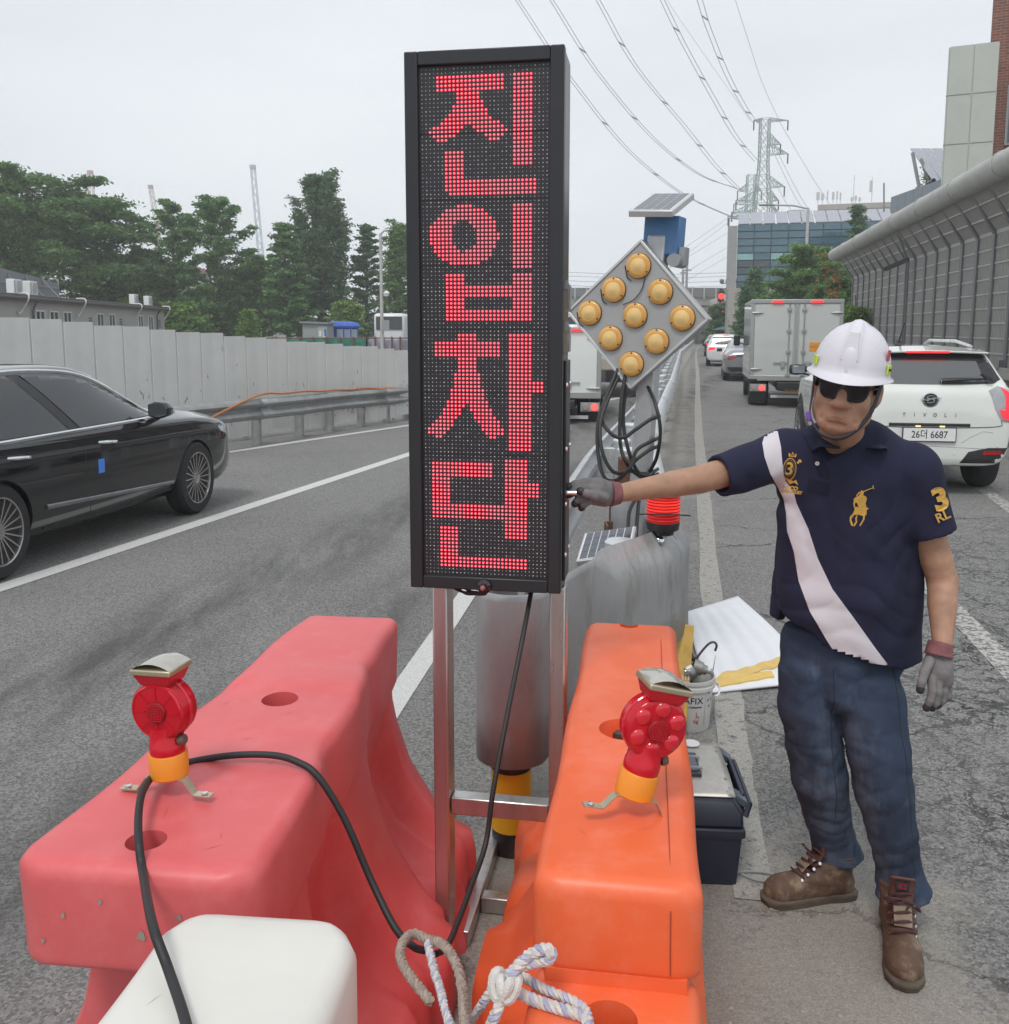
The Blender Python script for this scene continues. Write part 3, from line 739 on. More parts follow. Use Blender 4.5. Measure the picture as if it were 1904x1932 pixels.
def crane(px0, top, px1, bot, Y, m, label, w):
    a = D(px1, bot, Y); b = D(px0, top, Y); t = thing('tower_crane', label, 'crane', (a.x, Y, 0)); a.z = max(0, a.z)
    d = (b-a); n = int(d.length/(w*1.6)); s = Vector((d.z, 0, -d.x)).normalized()*w/2; mb = MB()
    for sg in (-1, 1):
        for dy in (-w/2, w/2): mb.bar(a+s*sg+Vector((0, dy, 0)), b+s*sg*.8+Vector((0, dy, 0)), w*.13)
    for k in range(n):
        p = a+d*k/n; q = a+d*(k+1)/n; g = 1 if k % 2 else -1
        for dy in (-w/2, w/2): mb.bar(p+s*g+Vector((0, dy, 0)), q-s*g+Vector((0, dy, 0)), w*.08)
    mb.build('jib', m, t, True)
    MB().bar(Vector((a.x, Y, 0)), a+Vector((0, 0, .1)), w*1.2).build('mast', m, t, True)
    MB().box(b, (w*1.1, w*1.1, w*.8)).build('jib_head', m, t, True)
crane(170, 325, 169, 388, 230, M('crane_red', (.45, .27, .24), .6), 'faint red lattice crane mast above the big dark tree', 1.0)
crane(284, 352, 296, 420, 230, M('crane_rust', (.4, .3, .28), .6), 'small reddish crane jib above the ginkgo tree', .9)
crane(477, 315, 492, 480, 225, M('crane_blue', (.34, .42, .46), .6), 'tall blue-grey crane jib leaning left of the tallest tree', 1.1)
def far_building(px0, px1, top, Y, m, label, floors, cols, name='apartment_block', winm=None, depth=14, roofm=None):
    a = D(px0, 650, Y); b = D(px1, 650, Y); H = D(px0, top, Y).z; w = b.x-a.x
    t = thing(name, label, 'building', (a.x, Y, 0))
    MB().box((w/2, depth/2, H/2), (w, depth, H)).build('wall', m, t)
    MB().box((w/2, depth/2, H+.25), (w*1.03, depth, .5)).build('roof', roofm or m, t)
    wm = winm or M('far_window', (.12, .16, .18), .3); w0 = w/cols*.6; h0 = H/floors*.55; proto = None
    for i in range(floors):
        for j in range(cols):
            x, z = w*(j+.5)/cols, H*(i+.5)/floors
            if proto is None: proto = MB().box((0, 0, 0), (w0, .12, h0)).build('window', wm, t); q = proto
            else: q = proto.copy(); COL.objects.link(q)
            q.location = (x, -.03, z)
    return t
far_building(262, 340, 505, 120, M('far_white', (.55, .54, .55), .8), 'far pale apartment block with a pink roof band between the trees', 7, 6, roofm=M('pink_roof', (.5, .22, .22), .8))
far_building(655, 800, 600, 85, M('far_pale', (.45, .46, .47), .8), 'far low pale building behind the street lamp', 3, 8)
tree(1090, 120, 552, 24, 'broad', 'mid', 3000, 'far green tree seen right of the message sign', 41, size=.1)
t = thing('parked_lorry', 'white lorry parked behind the sheet fence near the street lamp', 'lorry', D(742, 640, 60)); t.location.z = 0
MB().box((0, 0, 1.7), (1.9, 4, 2.0)).build('cab', WHITEP, t, bevel=.2); MB().box((0, -2.03, 2.1), (1.6, .05, .8)).build('windscreen', CARGLASS, t)
for s in (-1, 1): MB().cyl((s*.75, -1.2, .4), (s*.95, -1.2, .4), .4, n=16).build('wheel', TYRE, t)
MB().box((0, 0, .55), (1.8, 4, .35)).build('chassis', GREYP, t)
# ---------------------------------------------------------------- LED message sign (10 mm pitch, 32 x 128)
def led_bitmap():
    g = np.zeros((128, 32), bool)
    def f(r0, r1, c0, c1): g[r0:r1+1, c0:c1+1] = True
    f(2, 5, 4, 20)
    for r_, a, b in ((6, 9, 14), (7, 9, 14), (8, 9, 15), (9, 8, 15), (10, 8, 16), (11, 7, 16), (12, 6, 17), (13, 5, 19), (14, 3, 10), (14, 13, 20), (15, 2, 9), (15, 14, 21), (16, 3, 8), (16, 16, 20), (17, 4, 6), (17, 17, 19)): f(r_, r_, a, b)
    f(2, 23, 23, 27); f(20, 29, 6, 10); f(27, 29, 6, 28); f(30, 30, 7, 28)
    for r_, a, b in ((33, 9, 12), (34, 6, 15), (35, 5, 16), (36, 4, 17), (37, 3, 8), (37, 12, 18), (38, 2, 7), (38, 13, 18), (39, 2, 7), (39, 14, 18), (40, 2, 7), (40, 14, 19), (41, 2, 7), (41, 14, 19), (42, 2, 7), (42, 14, 18), (43, 3, 8), (43, 13, 18), (44, 3, 9), (44, 11, 17), (45, 4, 17), (46, 5, 16), (47, 7, 14)): f(r_, r_, a, b)
    f(33, 48, 23, 27)
    f(50, 61, 6, 10); f(50, 61, 23, 27); f(53, 55, 6, 27); f(59, 61, 6, 27)
    f(65, 66, 9, 13); f(67, 70, 3, 19); f(71, 74, 9, 13); f(75, 78, 8, 14); f(79, 81, 7, 15); f(82, 82, 6, 16)
    for r_, a, b in ((83, 6, 10), (83, 12, 16), (84, 5, 9), (84, 12, 17), (85, 5, 9), (85, 13, 17), (86, 4, 8), (86, 13, 18), (87, 3, 7), (87, 14, 19), (88, 2, 7), (88, 15, 19), (89, 1, 6), (89, 15, 20), (90, 1, 5), (90, 16, 20), (91, 3, 4), (91, 17, 18)): f(r_, r_, a, b)
    f(65, 94, 22, 27); f(77, 79, 28, 30)
    f(97, 117, 21, 26); f(103, 106, 27, 29); f(98, 101, 2, 17); f(102, 108, 2, 6); f(109, 112, 2, 26)
    f(115, 125, 4, 8); f(123, 125, 4, 26)
    return g
SIGN_A = R(-9.5)
sb = D(916, 1112, 2.31); SH = D(903, 93, 2.31).z-sb.z; SW = .386
def led_sign():
    t = thing('message_sign', 'tall black roadside message sign with red dot matrix lettering', 'message sign', sb, SIGN_A)
    T = .15; b = .033; dz = (SH-2*b)
    MB().box((0, T/2+.006, SH/2), (SW-.004, T-.012, SH-.004)).build('casing', M('sign_side', (.05, .05, .052), .3, .75, .12, 3), t, bevel=.003)
    for nm, c, s in (('bezel', (-SW/2+b/2, .004, SH/2), (b, .034, SH)), ('bezel', (SW/2-b/2, .004, SH/2), (b, .034, SH)), ('bezel', (0, .004, b/2), (SW-2*b, .033, b)), ('bezel', (0, .004, SH-b/2), (SW-2*b, .033, b))):
        MB().box(c, s).build(nm, DARKM, t, bevel=.003)
    fw, fh = SW-2*b, SH-2*b
    MB().box((0, .004, SH/2), (fw, .01, fh)).build('screen', M('led_board', (.022, .021, .024), .42, 0, .2, 60), t)
    px, py = fw/32.6, fh/128.6
    # module joints and the louvre lips above every dot row
    mb = MB()
    for i in range(1, 8): mb.box((0, -.0012, b+fh*i/8), (fw, .002, .0016))
    mb.build('module_joint', M('joint_black', (.006, .006, .006), .6), t)
    g = led_bitmap(); lit, dark = MB(), MB(); r = random.Random(2)
    for i in range(128):
        z = SH-b-py*(i+.8)
        for j in range(32):
            x = -fw/2+px*(j+.8)
            if g[i, j]:
                R0, R1 = .0036, .0019; n = 8
                o = [(x+R0*math.cos(k*math.pi/4), -.0012, z+R0*math.sin(k*math.pi/4)) for k in range(n)]
                c = [(x+R1*math.cos(k*math.pi/4), -.0036, z+R1*math.sin(k*math.pi/4)) for k in range(n)]
                lit.cm = 0; lit.add(o+c, [(k, (k+1) % n, n+(k+1) % n, n+k) for k in range(n)])
                lit.cm = 1; lit.add(c, [tuple(range(n))])
            else:
                R0 = r.uniform(.0011, .0019); n = 6
                o = [(x+R0*math.cos(k*math.pi/3), -.0012, z+R0*math.sin(k*math.pi/3)) for k in range(n)]
                dark.cm = 0 if r.random() < .68 else 1
                dark.add(o+[(x, -.003, z)], [(k, (k+1) % n, n) for k in range(n)])
    lit.fix = dark.fix = None
    kind(lit.build('lit_led_dots', [EM('led_red', (1, .04, .085), .95, (.4, .02, .03)), EM('led_core', (1, .17, .21), 2.0, (.5, .1, .1))], t, smooth=0), 'stuff')
    kind(dark.build('unlit_led_dots', [M('led_resin', (.62, .6, .62), .4), M('led_resin_violet', (.3, .26, .36), .4)], t, smooth=0), 'stuff')
    # right flank: hatch, hook latches, screws
    hx = SW/2-.002
    MB().box((hx+.004, T/2+.01, .30), (.008, .1, .56)).build('hatch', DARKM, t, bevel=.002)
    for z in (.09, .22, .36, .52):
        for y in (.035, .125): MB().lathe([(.006, 0), (.005, .004), (.001, .005)], 10, Matrix.Translation((hx+.008, y, z)) @ Matrix.Rotation(R(90), 4, 'Y')).build('screw', CHROME, t)
    MB().cyl((hx+.008, .06, .245), (hx+.034, .06, .245), .0065, n=10).build('lock', CHROME, t)
    for z in (.60, .70):
        mb = MB(); mb.tube([(hx, .05, z), (hx+.013, .05, z+.004), (hx+.014, .05, z+.06), (hx+.004, .05, z+.072)], .0035, 6); mb.box((hx+.004, .05, z+.066), (.01, .02, .022)); mb.build('hook_latch', GREYP, t)
    MB().lathe([(.02, 0), (.018, .007), (.010, .011), (.0085, .02), (.004, .025), (.001, .026)], 18, Matrix.Translation((.0, -.0125, .012)) @ Matrix.Rotation(R(90), 4, 'X')).build('light_sensor', M('sensor_black', (.015, .012, .014), .12, coat=.6), t)
    MB().lathe([(.0065, 0), (.005, .004), (.001, .006)], 12, Matrix.Translation((.0, -.038, .014)) @ Matrix.Rotation(R(90), 4, 'X')).build('sensor_window', M('sensor_pink', (.4, .12, .14), .15), t)
    wv = MB()
    for k in range(5):
        wv.tube(smooth_path([(-.105+.008*k, .03, .004), (-.08+.01*k, .025, -.012-.004*(k % 3)), (-.03, .02, -.020+.006*(k % 2)), (.0, .0, -.012), (.006, -.01, .004)], 6), .0032, 6)
    wv.build('wire_bundle', BLACK, t)
    return t
led_sign()

def sign_stand():
    t = thing('sign_stand', 'square steel tube stand carrying the message sign', 'stand', (sb.x, sb.y, 0), SIGN_A)
    top = sb.z-.004
    for x, zt in ((-.135, top), (.178, top)): MB().box((x, .1, zt/2), (.042, .075, zt)).build('post', STEEL, t, bevel=.005)
    p = D(930, 1509, 2.44); MB().box((.0215, .1, p.z), (.268, .045, .05)).build('crossbar', STEEL, t, bevel=.004)
    MB().box((-.1, .62, .026), (.045, .95, .05)).build('foot_rail', STEEL, t, bevel=.004)
    MB().box((.15, .62, .026), (.045, .95, .05)).build('foot_rail', STEEL, t, bevel=.004)
    MB().box((.025, .33, .027), (.2, .045, .05)).build('foot_rail', STEEL, t, bevel=.004)
sign_stand()

def bollard():
    p = G(965, 1600); t = thing('bollard', 'black steel bollard with one yellow band standing under the grey nose plate', 'bollard', (p.x, p.y, 0))
    z0, z1 = D(965, 1556, p.y).z, D(965, 1446, p.y).z; r = .0665
    bm_ = M('bollard_black', (.018, .018, .018), .4, 0, .2, 8, dirt=.5, dcol=(.2, .18, .15), dscale=6)
    MB().lathe([(r, 0), (r, z0)], 28).build('post', bm_, t); MB().lathe([(r+.002, z0), (r+.002, z1)], 28).build('yellow_band', M('bollard_yellow', (.75, .42, .012), .4, 0, .06, 6), t)
    MB().lathe([(r, z1), (r, .86), (.01, .88)], 28).build('post', bm_, t)
bollard()

def nose_plate():
    # sheet bent round the bollard: left leg, round nose, long flat cheek on the right
    t = thing('guard_rail_terminal', 'dull galvanised sheet wrapped as a rounded nose over the bollard', 'guard rail end', (.03, 3.1, 0))
    c = Vector((.028, 3.0)); r = .122; path = [Vector((.06, 4.3)), Vector((-.02, 3.8)), Vector((-.075, 3.35))]
    for k in range(15):
        th = R(188+(322-188)*k/14); path.append(c+Vector((r*math.cos(th), r*math.sin(th))))
    e = Vector((.815, 4.02)); s = path[-1]
    for k in range(1, 15): path.append(s.lerp(e, k/14))
    n = len(path); rows = []
    acc = 0
    for i, p in enumerate(path):
        f = max(0, (i-17)/(n-18)) if i > 17 else 0
        d = (path[min(n-1, i+1)]-path[max(0, i-1)]).normalized(); inn = Vector((-d.y, d.x))
        zt = .915+.02*math.sin(f*5.5)+.025*f; zb = .335+(.06*f) + (.015 if f > 0 else 0)
        fold = min(1, max(0, (f-.28)/.15)) if f else 0
        if i == n-1: zb += .04
        rows.append([Vector((p.x, p.y, z)) if q == 0 else Vector((p.x+inn.x*q, p.y+inn.y*q, z)) for z, q in ((zb, 0), (lerp(zb, zt, .3), .004*math.sin(f*9)), (lerp(zb, zt, .6), .003*math.sin(f*7+1)), (zt-.10*fold-.02, 0), (zt-.085*fold-.004, .004+.012*fold), (zt, .012+.055*fold))])
    m = M('dull_sheet', (.42, .425, .425), .48, .4, .2, 5, .06, 25, dirt=.75, dcol=(.24, .22, .2), dscale=5, stretch=(1, 1, .35), dr=(.5, .66))
    sh_ = MB().grid(rows).build('sheet', m, t, True, smooth=50, solid=.005); sbv = bvh_of(sh_); cp_ = Vector((0, 0, CAM_H))
    d = (e-s).normalized()
    b = D(1246, 1019, 3.84); nv = Vector((d.y, -d.x, .7)).normalized()
    MB().lathe([(.026, 0), (.024, .006), (.015, .013), (.002, .017)], 16, Matrix.Translation(b) @ nv.to_track_quat('Z', 'Y').to_matrix().to_4x4()).build('round_bolt', CHROME, t, True)
    w = MB(); w.tube(smooth_path([b+Vector((.02, 0, .012)), b+Vector((.05, .02, .02)), b+Vector((.075, .03, -.005))], 5), .0018, 5); w.build('tie_wire', GREYP, t, True)
    return t
nose_plate()

def diamond_sign():
    c = D(1199, 595, 4.25); rot = Matrix.Rotation(R(-27), 3, 'Z') @ Matrix.Rotation(R(3.3), 3, 'Y')
    t = thing('warning_light_board', 'grey diamond board with nine amber lamps under a small solar panel', 'warning light', c, rot=rot.to_euler())
    bm_ = M('board_grey', (.4, .41, .41), .55, .3, .1, 5, dirt=.55, dcol=(.27, .24, .2), dscale=5)
    r45 = Matrix.Rotation(R(45), 3, 'Y'); S = .478
    MB().box((0, .03, 0), (S, .06, S), r45).build('board', bm_, t, bevel=.004)
    f = MB()
    for a in range(4):
        q = Matrix.Rotation(R(45+90*a), 3, 'Y'); f.box(q @ Vector((0, -.002, S/2-.006)), (S-.012, .008, .012), q)
    f.build('edge_fold', SILVERF, t, bevel=.002)
    am = M('amber_lens', (.72, .37, .085), .5, 0, .15, 14, coat=.15, dirt=.5, dcol=(.45, .3, .14), dscale=14); am2 = M('amber_dome', (.76, .52, .2), .5, 0, .1, 14, coat=.2, dirt=.4, dcol=(.5, .36, .18), dscale=14)
    for i in (-1, 0, 1):
        for j in (-1, 0, 1):
            p = r45 @ Vector((i*.155, 0, j*.155)); mt = Matrix.Translation((p.x, -.001, p.z)) @ Matrix.Rotation(R(90), 4, 'X')
            L_ = MB().lathe([(.058, -.002), (.058, .004)], 28, mt).build('lamp', BLACKP, t)
            a = MB().lathe([(.056, .004), (.056, .011), (.051, .016), (.036, .0205), (.034, .019)], 36, mt).build('lens_rim', am, L_)
            MB().lathe([(.037, .018), (.034, .0205), (.029, .0212), (.027, .0225), (.022, .023), (.020, .0242), (.014, .0245), (.012, .0255), (.001, .0258)], 30, mt).build('lens_dome', am2, L_)
            rb = MB()
            for k in range(40):
                q = 2*math.pi*k/40; e = Vector((math.cos(q), math.sin(q), 0)); rb.bar(mt @ (e*.040+Vector((0, 0, .0205))), mt @ (e*.050+Vector((0, 0, .0168))), .0016)
            rb.build('lens_ribs', am2, L_)
            for k in (90, 210, 330):
                e = mt @ Vector((.050*math.cos(R(k)), .050*math.sin(R(k)), .0155)); MB().cyl(e, e+Vector((0, -.003, 0)), .004, n=8).build('screw', BLACKP, L_)
            if i == -1 or (i == 0 and j == -1 and False):
                w = MB(); w.tube(smooth_path([(p.x-.058, -.006, p.z-.02), (p.x-.063, -.007, p.z), (p.x-.05, -.006, p.z-.05), (p.x-.03, -.005, p.z-.066)], 4), .0022, 5); w.build('stray_wire', BLACK, t)
    MB().tube(smooth_path([(.035, -.008, .185), (.025, -.008, .12), (-.01, -.008, .07), (-.06, -.008, .045)], 5), .0022, 5).build('stray_wire', BLACK, t)
    # bracket box, clamp, solar panel, post
    bl = M('blue_box', (.08, .21, .42), .5, 0, .15, 5, dirt=.5, dcol=(.35, .31, .27), dscale=9)
    MB().box((.075, .10, .36), (.165, .1, .17)).build('bracket_box', bl, t, bevel=.006)
    k = MB(); k.cyl((.15, .02, .25), (.15, .16, .25), .03, n=14); k.box((.175, .09, .27), (.03, .06, .08)); k.build('clamp', GREYP, t)
    tau = R(20); L_ = .33; W = .20; u = Vector((0, math.cos(tau), math.sin(tau))); nrm = Vector((0, -math.sin(tau), math.cos(tau)))
    c0 = Vector((.055, -.06, .44)); cc = c0+u*L_/2; rm = Matrix.Rotation(tau, 3, 'X')
    pn = MB().box(cc, (W, L_, .028), rm).build('solar_panel', SILVERF, t, bevel=.003)
    MB().box(cc+nrm*.0142, (W-.02, L_-.02, .003), rm).build('backing_sheet', WPLATE, pn)
    pr = None
    for i in range(4):
        for j in range(9):
            q = cc+nrm*.0162+Vector(((i-1.5)*(W-.03)/4, 0, 0))+u*((j-4)*(L_-.03)/9)
            if pr is None: pr = MB().box((0, 0, 0), ((W-.03)/4-.004, (L_-.03)/9-.004, .002), rm).build('cell', SOLAR, pn); o = pr
            else: o = pr.copy(); COL.objects.link(o)
            o.location = q
    MB().box((.055, .085, -.64), (.085, .085, 2.0)).build('post', GALV, t, bevel=.01)
    MB().box((.055, .02, .0), (.2, .03, .05)).build('bracket', GALV, t)
    MB().tube([(.005, .04, -.72), (.108, .04, -.72), (.108, .133, -.72), (.005, .133, -.72)], .006, 6, closed=True).build('cable_tie', BLACK, t)
diamond_sign()

def loops(name, label, sets, r):
    t = thing(name, label, 'cable', sets[0][0])
    for s in sets: MB().tube(smooth_path(s, 7), r, 8).build('strand', BLACK, t, True)
loops('cable_coil', 'black cables looping down from the diamond warning board to the nose plate', [
    [D(1168, 690, 4.3), D(1150, 735, 4.25), D(1130, 790, 4.2), D(1128, 850, 4.15), D(1140, 900, 4.1), D(1165, 905, 4.1), D(1190, 880, 4.08), D(1201, 850, 4.15), D(1224, 835, 4.17), D(1237, 829, 4.19), D(1243, 826, 4.36)],
    [D(1172, 700, 4.3), D(1145, 760, 4.2), D(1133, 800, 4.15), D(1136, 850, 4.1), D(1155, 888, 4.08), D(1180, 890, 4.1), D(1200, 868, 4.15), D(1224, 850, 4.17), D(1237, 844, 4.19), D(1243, 841, 4.36)],
    [D(1180, 705, 4.28), D(1172, 760, 4.2), D(1170, 830, 4.15), D(1180, 870, 4.1), D(1202, 895, 4.15), D(1222, 905, 4.15), D(1235, 898, 4.18), D(1241, 894, 4.36)],
    [D(1168, 700, 4.3), D(1136, 780, 4.2), D(1150, 815, 4.15), D(1175, 826, 4.1), D(1200, 810, 4.15), D(1226, 792, 4.17), D(1238, 788, 4.19), D(1244, 785, 4.36)],
    [D(1184, 710, 4.28), D(1176, 790, 4.22), D(1186, 850, 4.15), D(1204, 890, 4.15), D(1224, 897, 4.15), D(1235, 889, 4.18), D(1241, 885, 4.36)],
    [D(1203, 935, 4.1), D(1188, 965, 4.02), D(1186, 1005, 3.9), D(1194, 1042, 3.78)],
    [D(1206, 940, 4.1), D(1202, 985, 4.0), D(1199, 1040, 3.8)],
    [D(1216, 716, 4.33), D(1236, 760, 4.16), D(1246, 810, 4.12), D(1240, 860, 4.15), D(1226, 890, 4.22)],
    [D(1237, 990, 4.0), D(1222, 1010, 3.98), D(1206, 1030, 3.9)]], .0085)

def beacon():
    p = D(1251, 990, 3.86); t = thing('beacon', 'lit red beacon lamp strapped on top of the nose plate', 'beacon', (p.x, p.y, p.z-.04))
    MB().lathe([(.045, 0), (.05, .02), (.066, .022), (.07, .045), (.07, .055)], 28).build('base', BLACKP, t)
    pr = [(.067, .055)]
    for k in range(9): pr += [(.0665, .058+k*.013), (.0705, .063+k*.013), (.0705, .067+k*.013)]
    pr += [(.066, .185), (.05, .2), (.01, .205)]
    MB().lathe(pr, 32).build('lens', EM('beacon_red', (1, .015, .012), .1, (.55, .01, .01)), t)
    for z0_, z1_ in ((.098, .118), (.122, .15)): MB().lathe([(.0688, z0_), (.0688, z1_)], 28).build('lit_core', EM('beacon_core', (1, .035, .02), .9), t)
    MB().tube([(-.11, -.074, .1), (-.04, -.075, .1), (.04, -.075, .098), (.1, -.076, .094)], .003, 5).build('cable_tie', BLACK, t)
beacon()

def ground_solar():
    a, b, c, d_ = D(1100, 1056, 3.72), D(1204, 1042, 3.66), D(1086, 1009, 3.98), D(1192, 996, 3.93)
    t = thing('solar_panel', 'small white-framed solar panel lying behind the top edge of the nose plate', 'solar panel', a.copy())
    x = (b-a).normalized(); W = (b-a).length; y = (c-a); L_ = y.length; z = x.cross(y).normalized(); y = z.cross(x)
    mt = Matrix((x, y, z)).transposed(); cc = (a+b+c+d_)/4-a
    pn = MB().box(cc-z*.012, (W, L_, .024), mt).build('frame', SILVERF, t, bevel=.003)
    MB().box(cc+z*.001, (W-.016, L_-.016, .003), mt).build('backing_sheet', WPLATE, t)
    pr = None
    for i in range(6):
        for j in range(4):
            q = cc+z*.0035+x*((i-2.5)*(W-.024)/6)+y*((j-1.5)*(L_-.024)/4)
            if pr is None: pr = MB().box((0, 0, 0), ((W-.024)/6-.004, (L_-.024)/4-.0025, .002), mt).build('cell', SOLAR, t); o = pr
            else: o = pr.copy(); COL.objects.link(o)
            o.location = q
    MB().bar(cc-z*.03-y*.06, cc-z*.03-y*.06-Vector((0, 0, .82)), .03).build('leg', GREYP, t)
    MB().box(cc+Vector((-.0, .02, -.05)), (W*.8, L_*.7, .02), mt).build('battery_tray', M('navy_tray', (.02, .03, .08), .4), t)
    p = D(1172, 1026, 3.72)
    q = thing('end_post', 'short capped steel post just behind the nose plate edge', 'post', (p.x, p.y+.05, 0))
    MB().lathe([(.058, 0), (.058, p.z-.03), (.062, p.z-.028), (.062, p.z-.004), (.052, p.z+.006), (.01, p.z+.012)], 28).build('tube', GALVL, q)
    r_ = thing('rusty_channel', 'rust-brown open steel channel standing between the parting guard rails', 'channel', G(1172, 1120))
    p0 = D(1172, 990, 5.0); w = .13
    r_.location = (p0.x, p0.y, 0)
    mb = MB(); mb.box((0, .09, p0.z/2), (.3*.5, .012, p0.z)); mb.box((-w/2-.012, .03, p0.z/2), (.01, .13, p0.z)); mb.box((w/2+.012, .03, p0.z/2), (.01, .13, p0.z)); mb.box((0, -.03, p0.z/2-.02), (w, .01, p0.z-.04)); mb.build('channel', M('rust_tan', (.17, .1, .06), .8, 0, .3, 8), r_)
    MB().box((.04, .35, .42), (.12, .12, .84)).build('channel', RUST, r_, bevel=.006)
    MB().box((.085, .42, .5), (.1, .1, 1.02)).build('channel', RUST, r_, bevel=.006)
ground_solar()

# ---------------------------------------------------------------- plastic barriers
def barrier(name, label, near, far, wn, wf, h, col, tongue, holes, seed, step=None, raised=0, base_hw=.33, base_r=None, scuffs=(), dirt=.12, pinch=1.0, deckh=.17, chamfer=(0, 0)):
    d = (far-near); L_ = d.length; a = math.atan2(d.y, d.x)-math.pi/2
    t = thing(name, label, 'traffic barrier', (near.x, near.y, 0), a)
    m = M(name+'_'+str(seed), col, .42, 0, .07, 3.5, .025, 90, dirt=dirt*2.2, dcol=[v*.75+.16 for v in col], dscale=7, rvar=.1, dr=(.49, .68))
    r = np.random.default_rng(seed)
    def nz(x, y, k): return math.sin(x*9+k)*math.sin(y*7+k*2.1)
    def deck(y0, y1, zt, zb, fr=.034):
        rows = []; ys = sorted(set([round(v, 4) for v in list(np.linspace(y0+fr, y1-fr, max(4, int((y1-y0)/.03))))+[y0+fr*(1-math.cos(q)) for q in (0, .4, .8, 1.2)]+[y1-fr*(1-math.cos(q)) for q in (0, .4, .8, 1.2)]]))
        for y in ys:
            e = min(y-y0, y1-y); sh = 0 if e >= fr else fr-math.sqrt(max(0, fr*fr-(fr-e)**2))
            f = (y/L_); hw = lerp(wn, wf, f)/2-sh*.9; zT = zt-sh*.9; zB = zb+sh*.6
            if raised: zT += raised*min(1, max(0, (f-.57)/.03)); hw -= .006*min(1, max(0, (f-.57)/.03))
            hw -= max(0, chamfer[0]-(y-y0))*.8+max(0, chamfer[1]-(y1-y))*.8
            zT += .003*nz(y, 1, seed)-.003*math.exp(-((f-.5)/.1)**2)
            ring = []; rr = .032
            for sx, sz, q0 in ((1, 1, 0), (-1, 1, 90), (-1, -1, 180), (1, -1, 270)):
                for q in range(0, 91, 18):
                    th = R(q0+q); rz = rr if sz > 0 else .02
                    x = sx*(hw-rz)+rz*math.cos(th); z = (zT-rz if sz > 0 else zB+rz)+rz*math.sin(th)
                    x += .0028*nz(y*1.3, z*3, seed+1)*pinch; dn_ = max(0, math.sin(y*13+1.1))**3*(pinch-1)*.011 if x > 0 and e > .1 else 0; x -= dn_; z -= dn_*.6*(sz > 0)
                    ring.append(Vector((x, y, z)))
            rows.append(ring)
        return MB().rings(rows)
    y0 = 0 if tongue == 'upper' else 0
    up = deck(0, L_, h, h-deckh)
    o = up.build('body', m, t, smooth=60)
    cs = []
    for x, y, rad, zt, depth in holes:
        if zt > h-.05:
            c = MB().cyl((x, y, zt-depth), (x, y, zt+.08), rad, n=28).build('c', m, t); cs.append(c)
    if cs:
        bpy.context.view_layer.update(); cut(o, cs); o.data.polygons.foreach_set('use_smooth', [True]*len(o.data.polygons)); o.data.set_sharp_from_angle(angle=R(45))
    # flared lower body with pilasters and scoops
    prof = [(0, .97), (.03, .97), (.14, .96), (.2, .93), (.225, .86), (.3, .74), (.42, .58), (.55, .49), (.62, .455), (.68, .44)]
    yb0 = .2 if tongue == 'upper' else .0; rows = []
    zt = h-deckh+.012
    N_ = 64
    for i in range(N_+1):
        y = lerp(yb0, L_-.02, i/N_); f = (y-yb0)/(L_-yb0); hwt = lerp(wn, wf, y/L_)/2-.016
        e = min(i, N_-i)/N_; ends = 1-(.10*max(0, 1-e*14)**2)
        s = math.cos(f*math.pi*4); sc = max(0, min(1, (-s+.15)*1.6)); sc = sc*sc*(3-2*sc)
        half = []; halfr = []
        for zf, wv in prof:
            z = zf/.68*zt; w = hwt+(base_hw-hwt)*max(0, (wv-.44)/.56)**1.05
            k = math.exp(-((zf-.36)/.2)**2); w -= sc*k*.11; w = max(w, hwt*.5); ft = max(0, min(1, (abs(s)-.55)*5)); w += ft*.035*(1 if zf < .21 else 0)
            w *= ends; w += .003*nz(y*2, z*2, seed+3)
            half.append((w, z)); halfr.append((min(w, (base_r or 9)+.08*(1-zf)), z))
        rows.append([Vector((w, y, z)) for w, z in halfr]+[Vector((-w, y, z)) for w, z in reversed(half)])
    lb = MB().rings(rows); lo = lb.build('body_lower', m, t, smooth=65)
    bm = bmesh.new(); bm.from_mesh(lo.data); bm.from_mesh(o.data); bm.to_mesh(o.data); bm.free(); bpy.data.objects.remove(lo)
    if step:
        q = deck(-step, .06, step and (h-.185), .35, .03); lo = q.build('s', m, t, smooth=60)
        sh = [hh for hh in holes if hh[3] < h-.05]
        cs = [MB().cyl((x, y, zz-dp), (x, y, zz+.08), rad, n=28).build('c', m, t) for x, y, rad, zz, dp in sh]
        if cs: bpy.context.view_layer.update(); cut(lo, cs); lo.data.polygons.foreach_set('use_smooth', [True]*len(lo.data.polygons)); lo.data.set_sharp_from_angle(angle=R(45))
        bm = bmesh.new(); bm.from_mesh(lo.data); bm.from_mesh(o.data); bm.to_mesh(o.data); bm.free(); bpy.data.objects.remove(lo)
    bv = bvh_of(o); sd = MB(); rr = random.Random(seed)
    for x, y, z, s, ax in scuffs:
        n = 7; v = []
        for k in range(n):
            q = 2*math.pi*k/n; u_, w_ = s*math.cos(q)*rr.uniform(.5, 1.2), s*.6*math.sin(q)*rr.uniform(.4, 1.3)
            v.append((x+u_, y+w_, z) if ax == 'z' else (x+u_*.7, y, z+w_*1.6))
        sd.add(v, [tuple(range(n))])
    if scuffs: kind(sd.build('scuff', M('scuff_'+str(seed), (.3, .26, .22), .8), t, smooth=0), 'stuff')
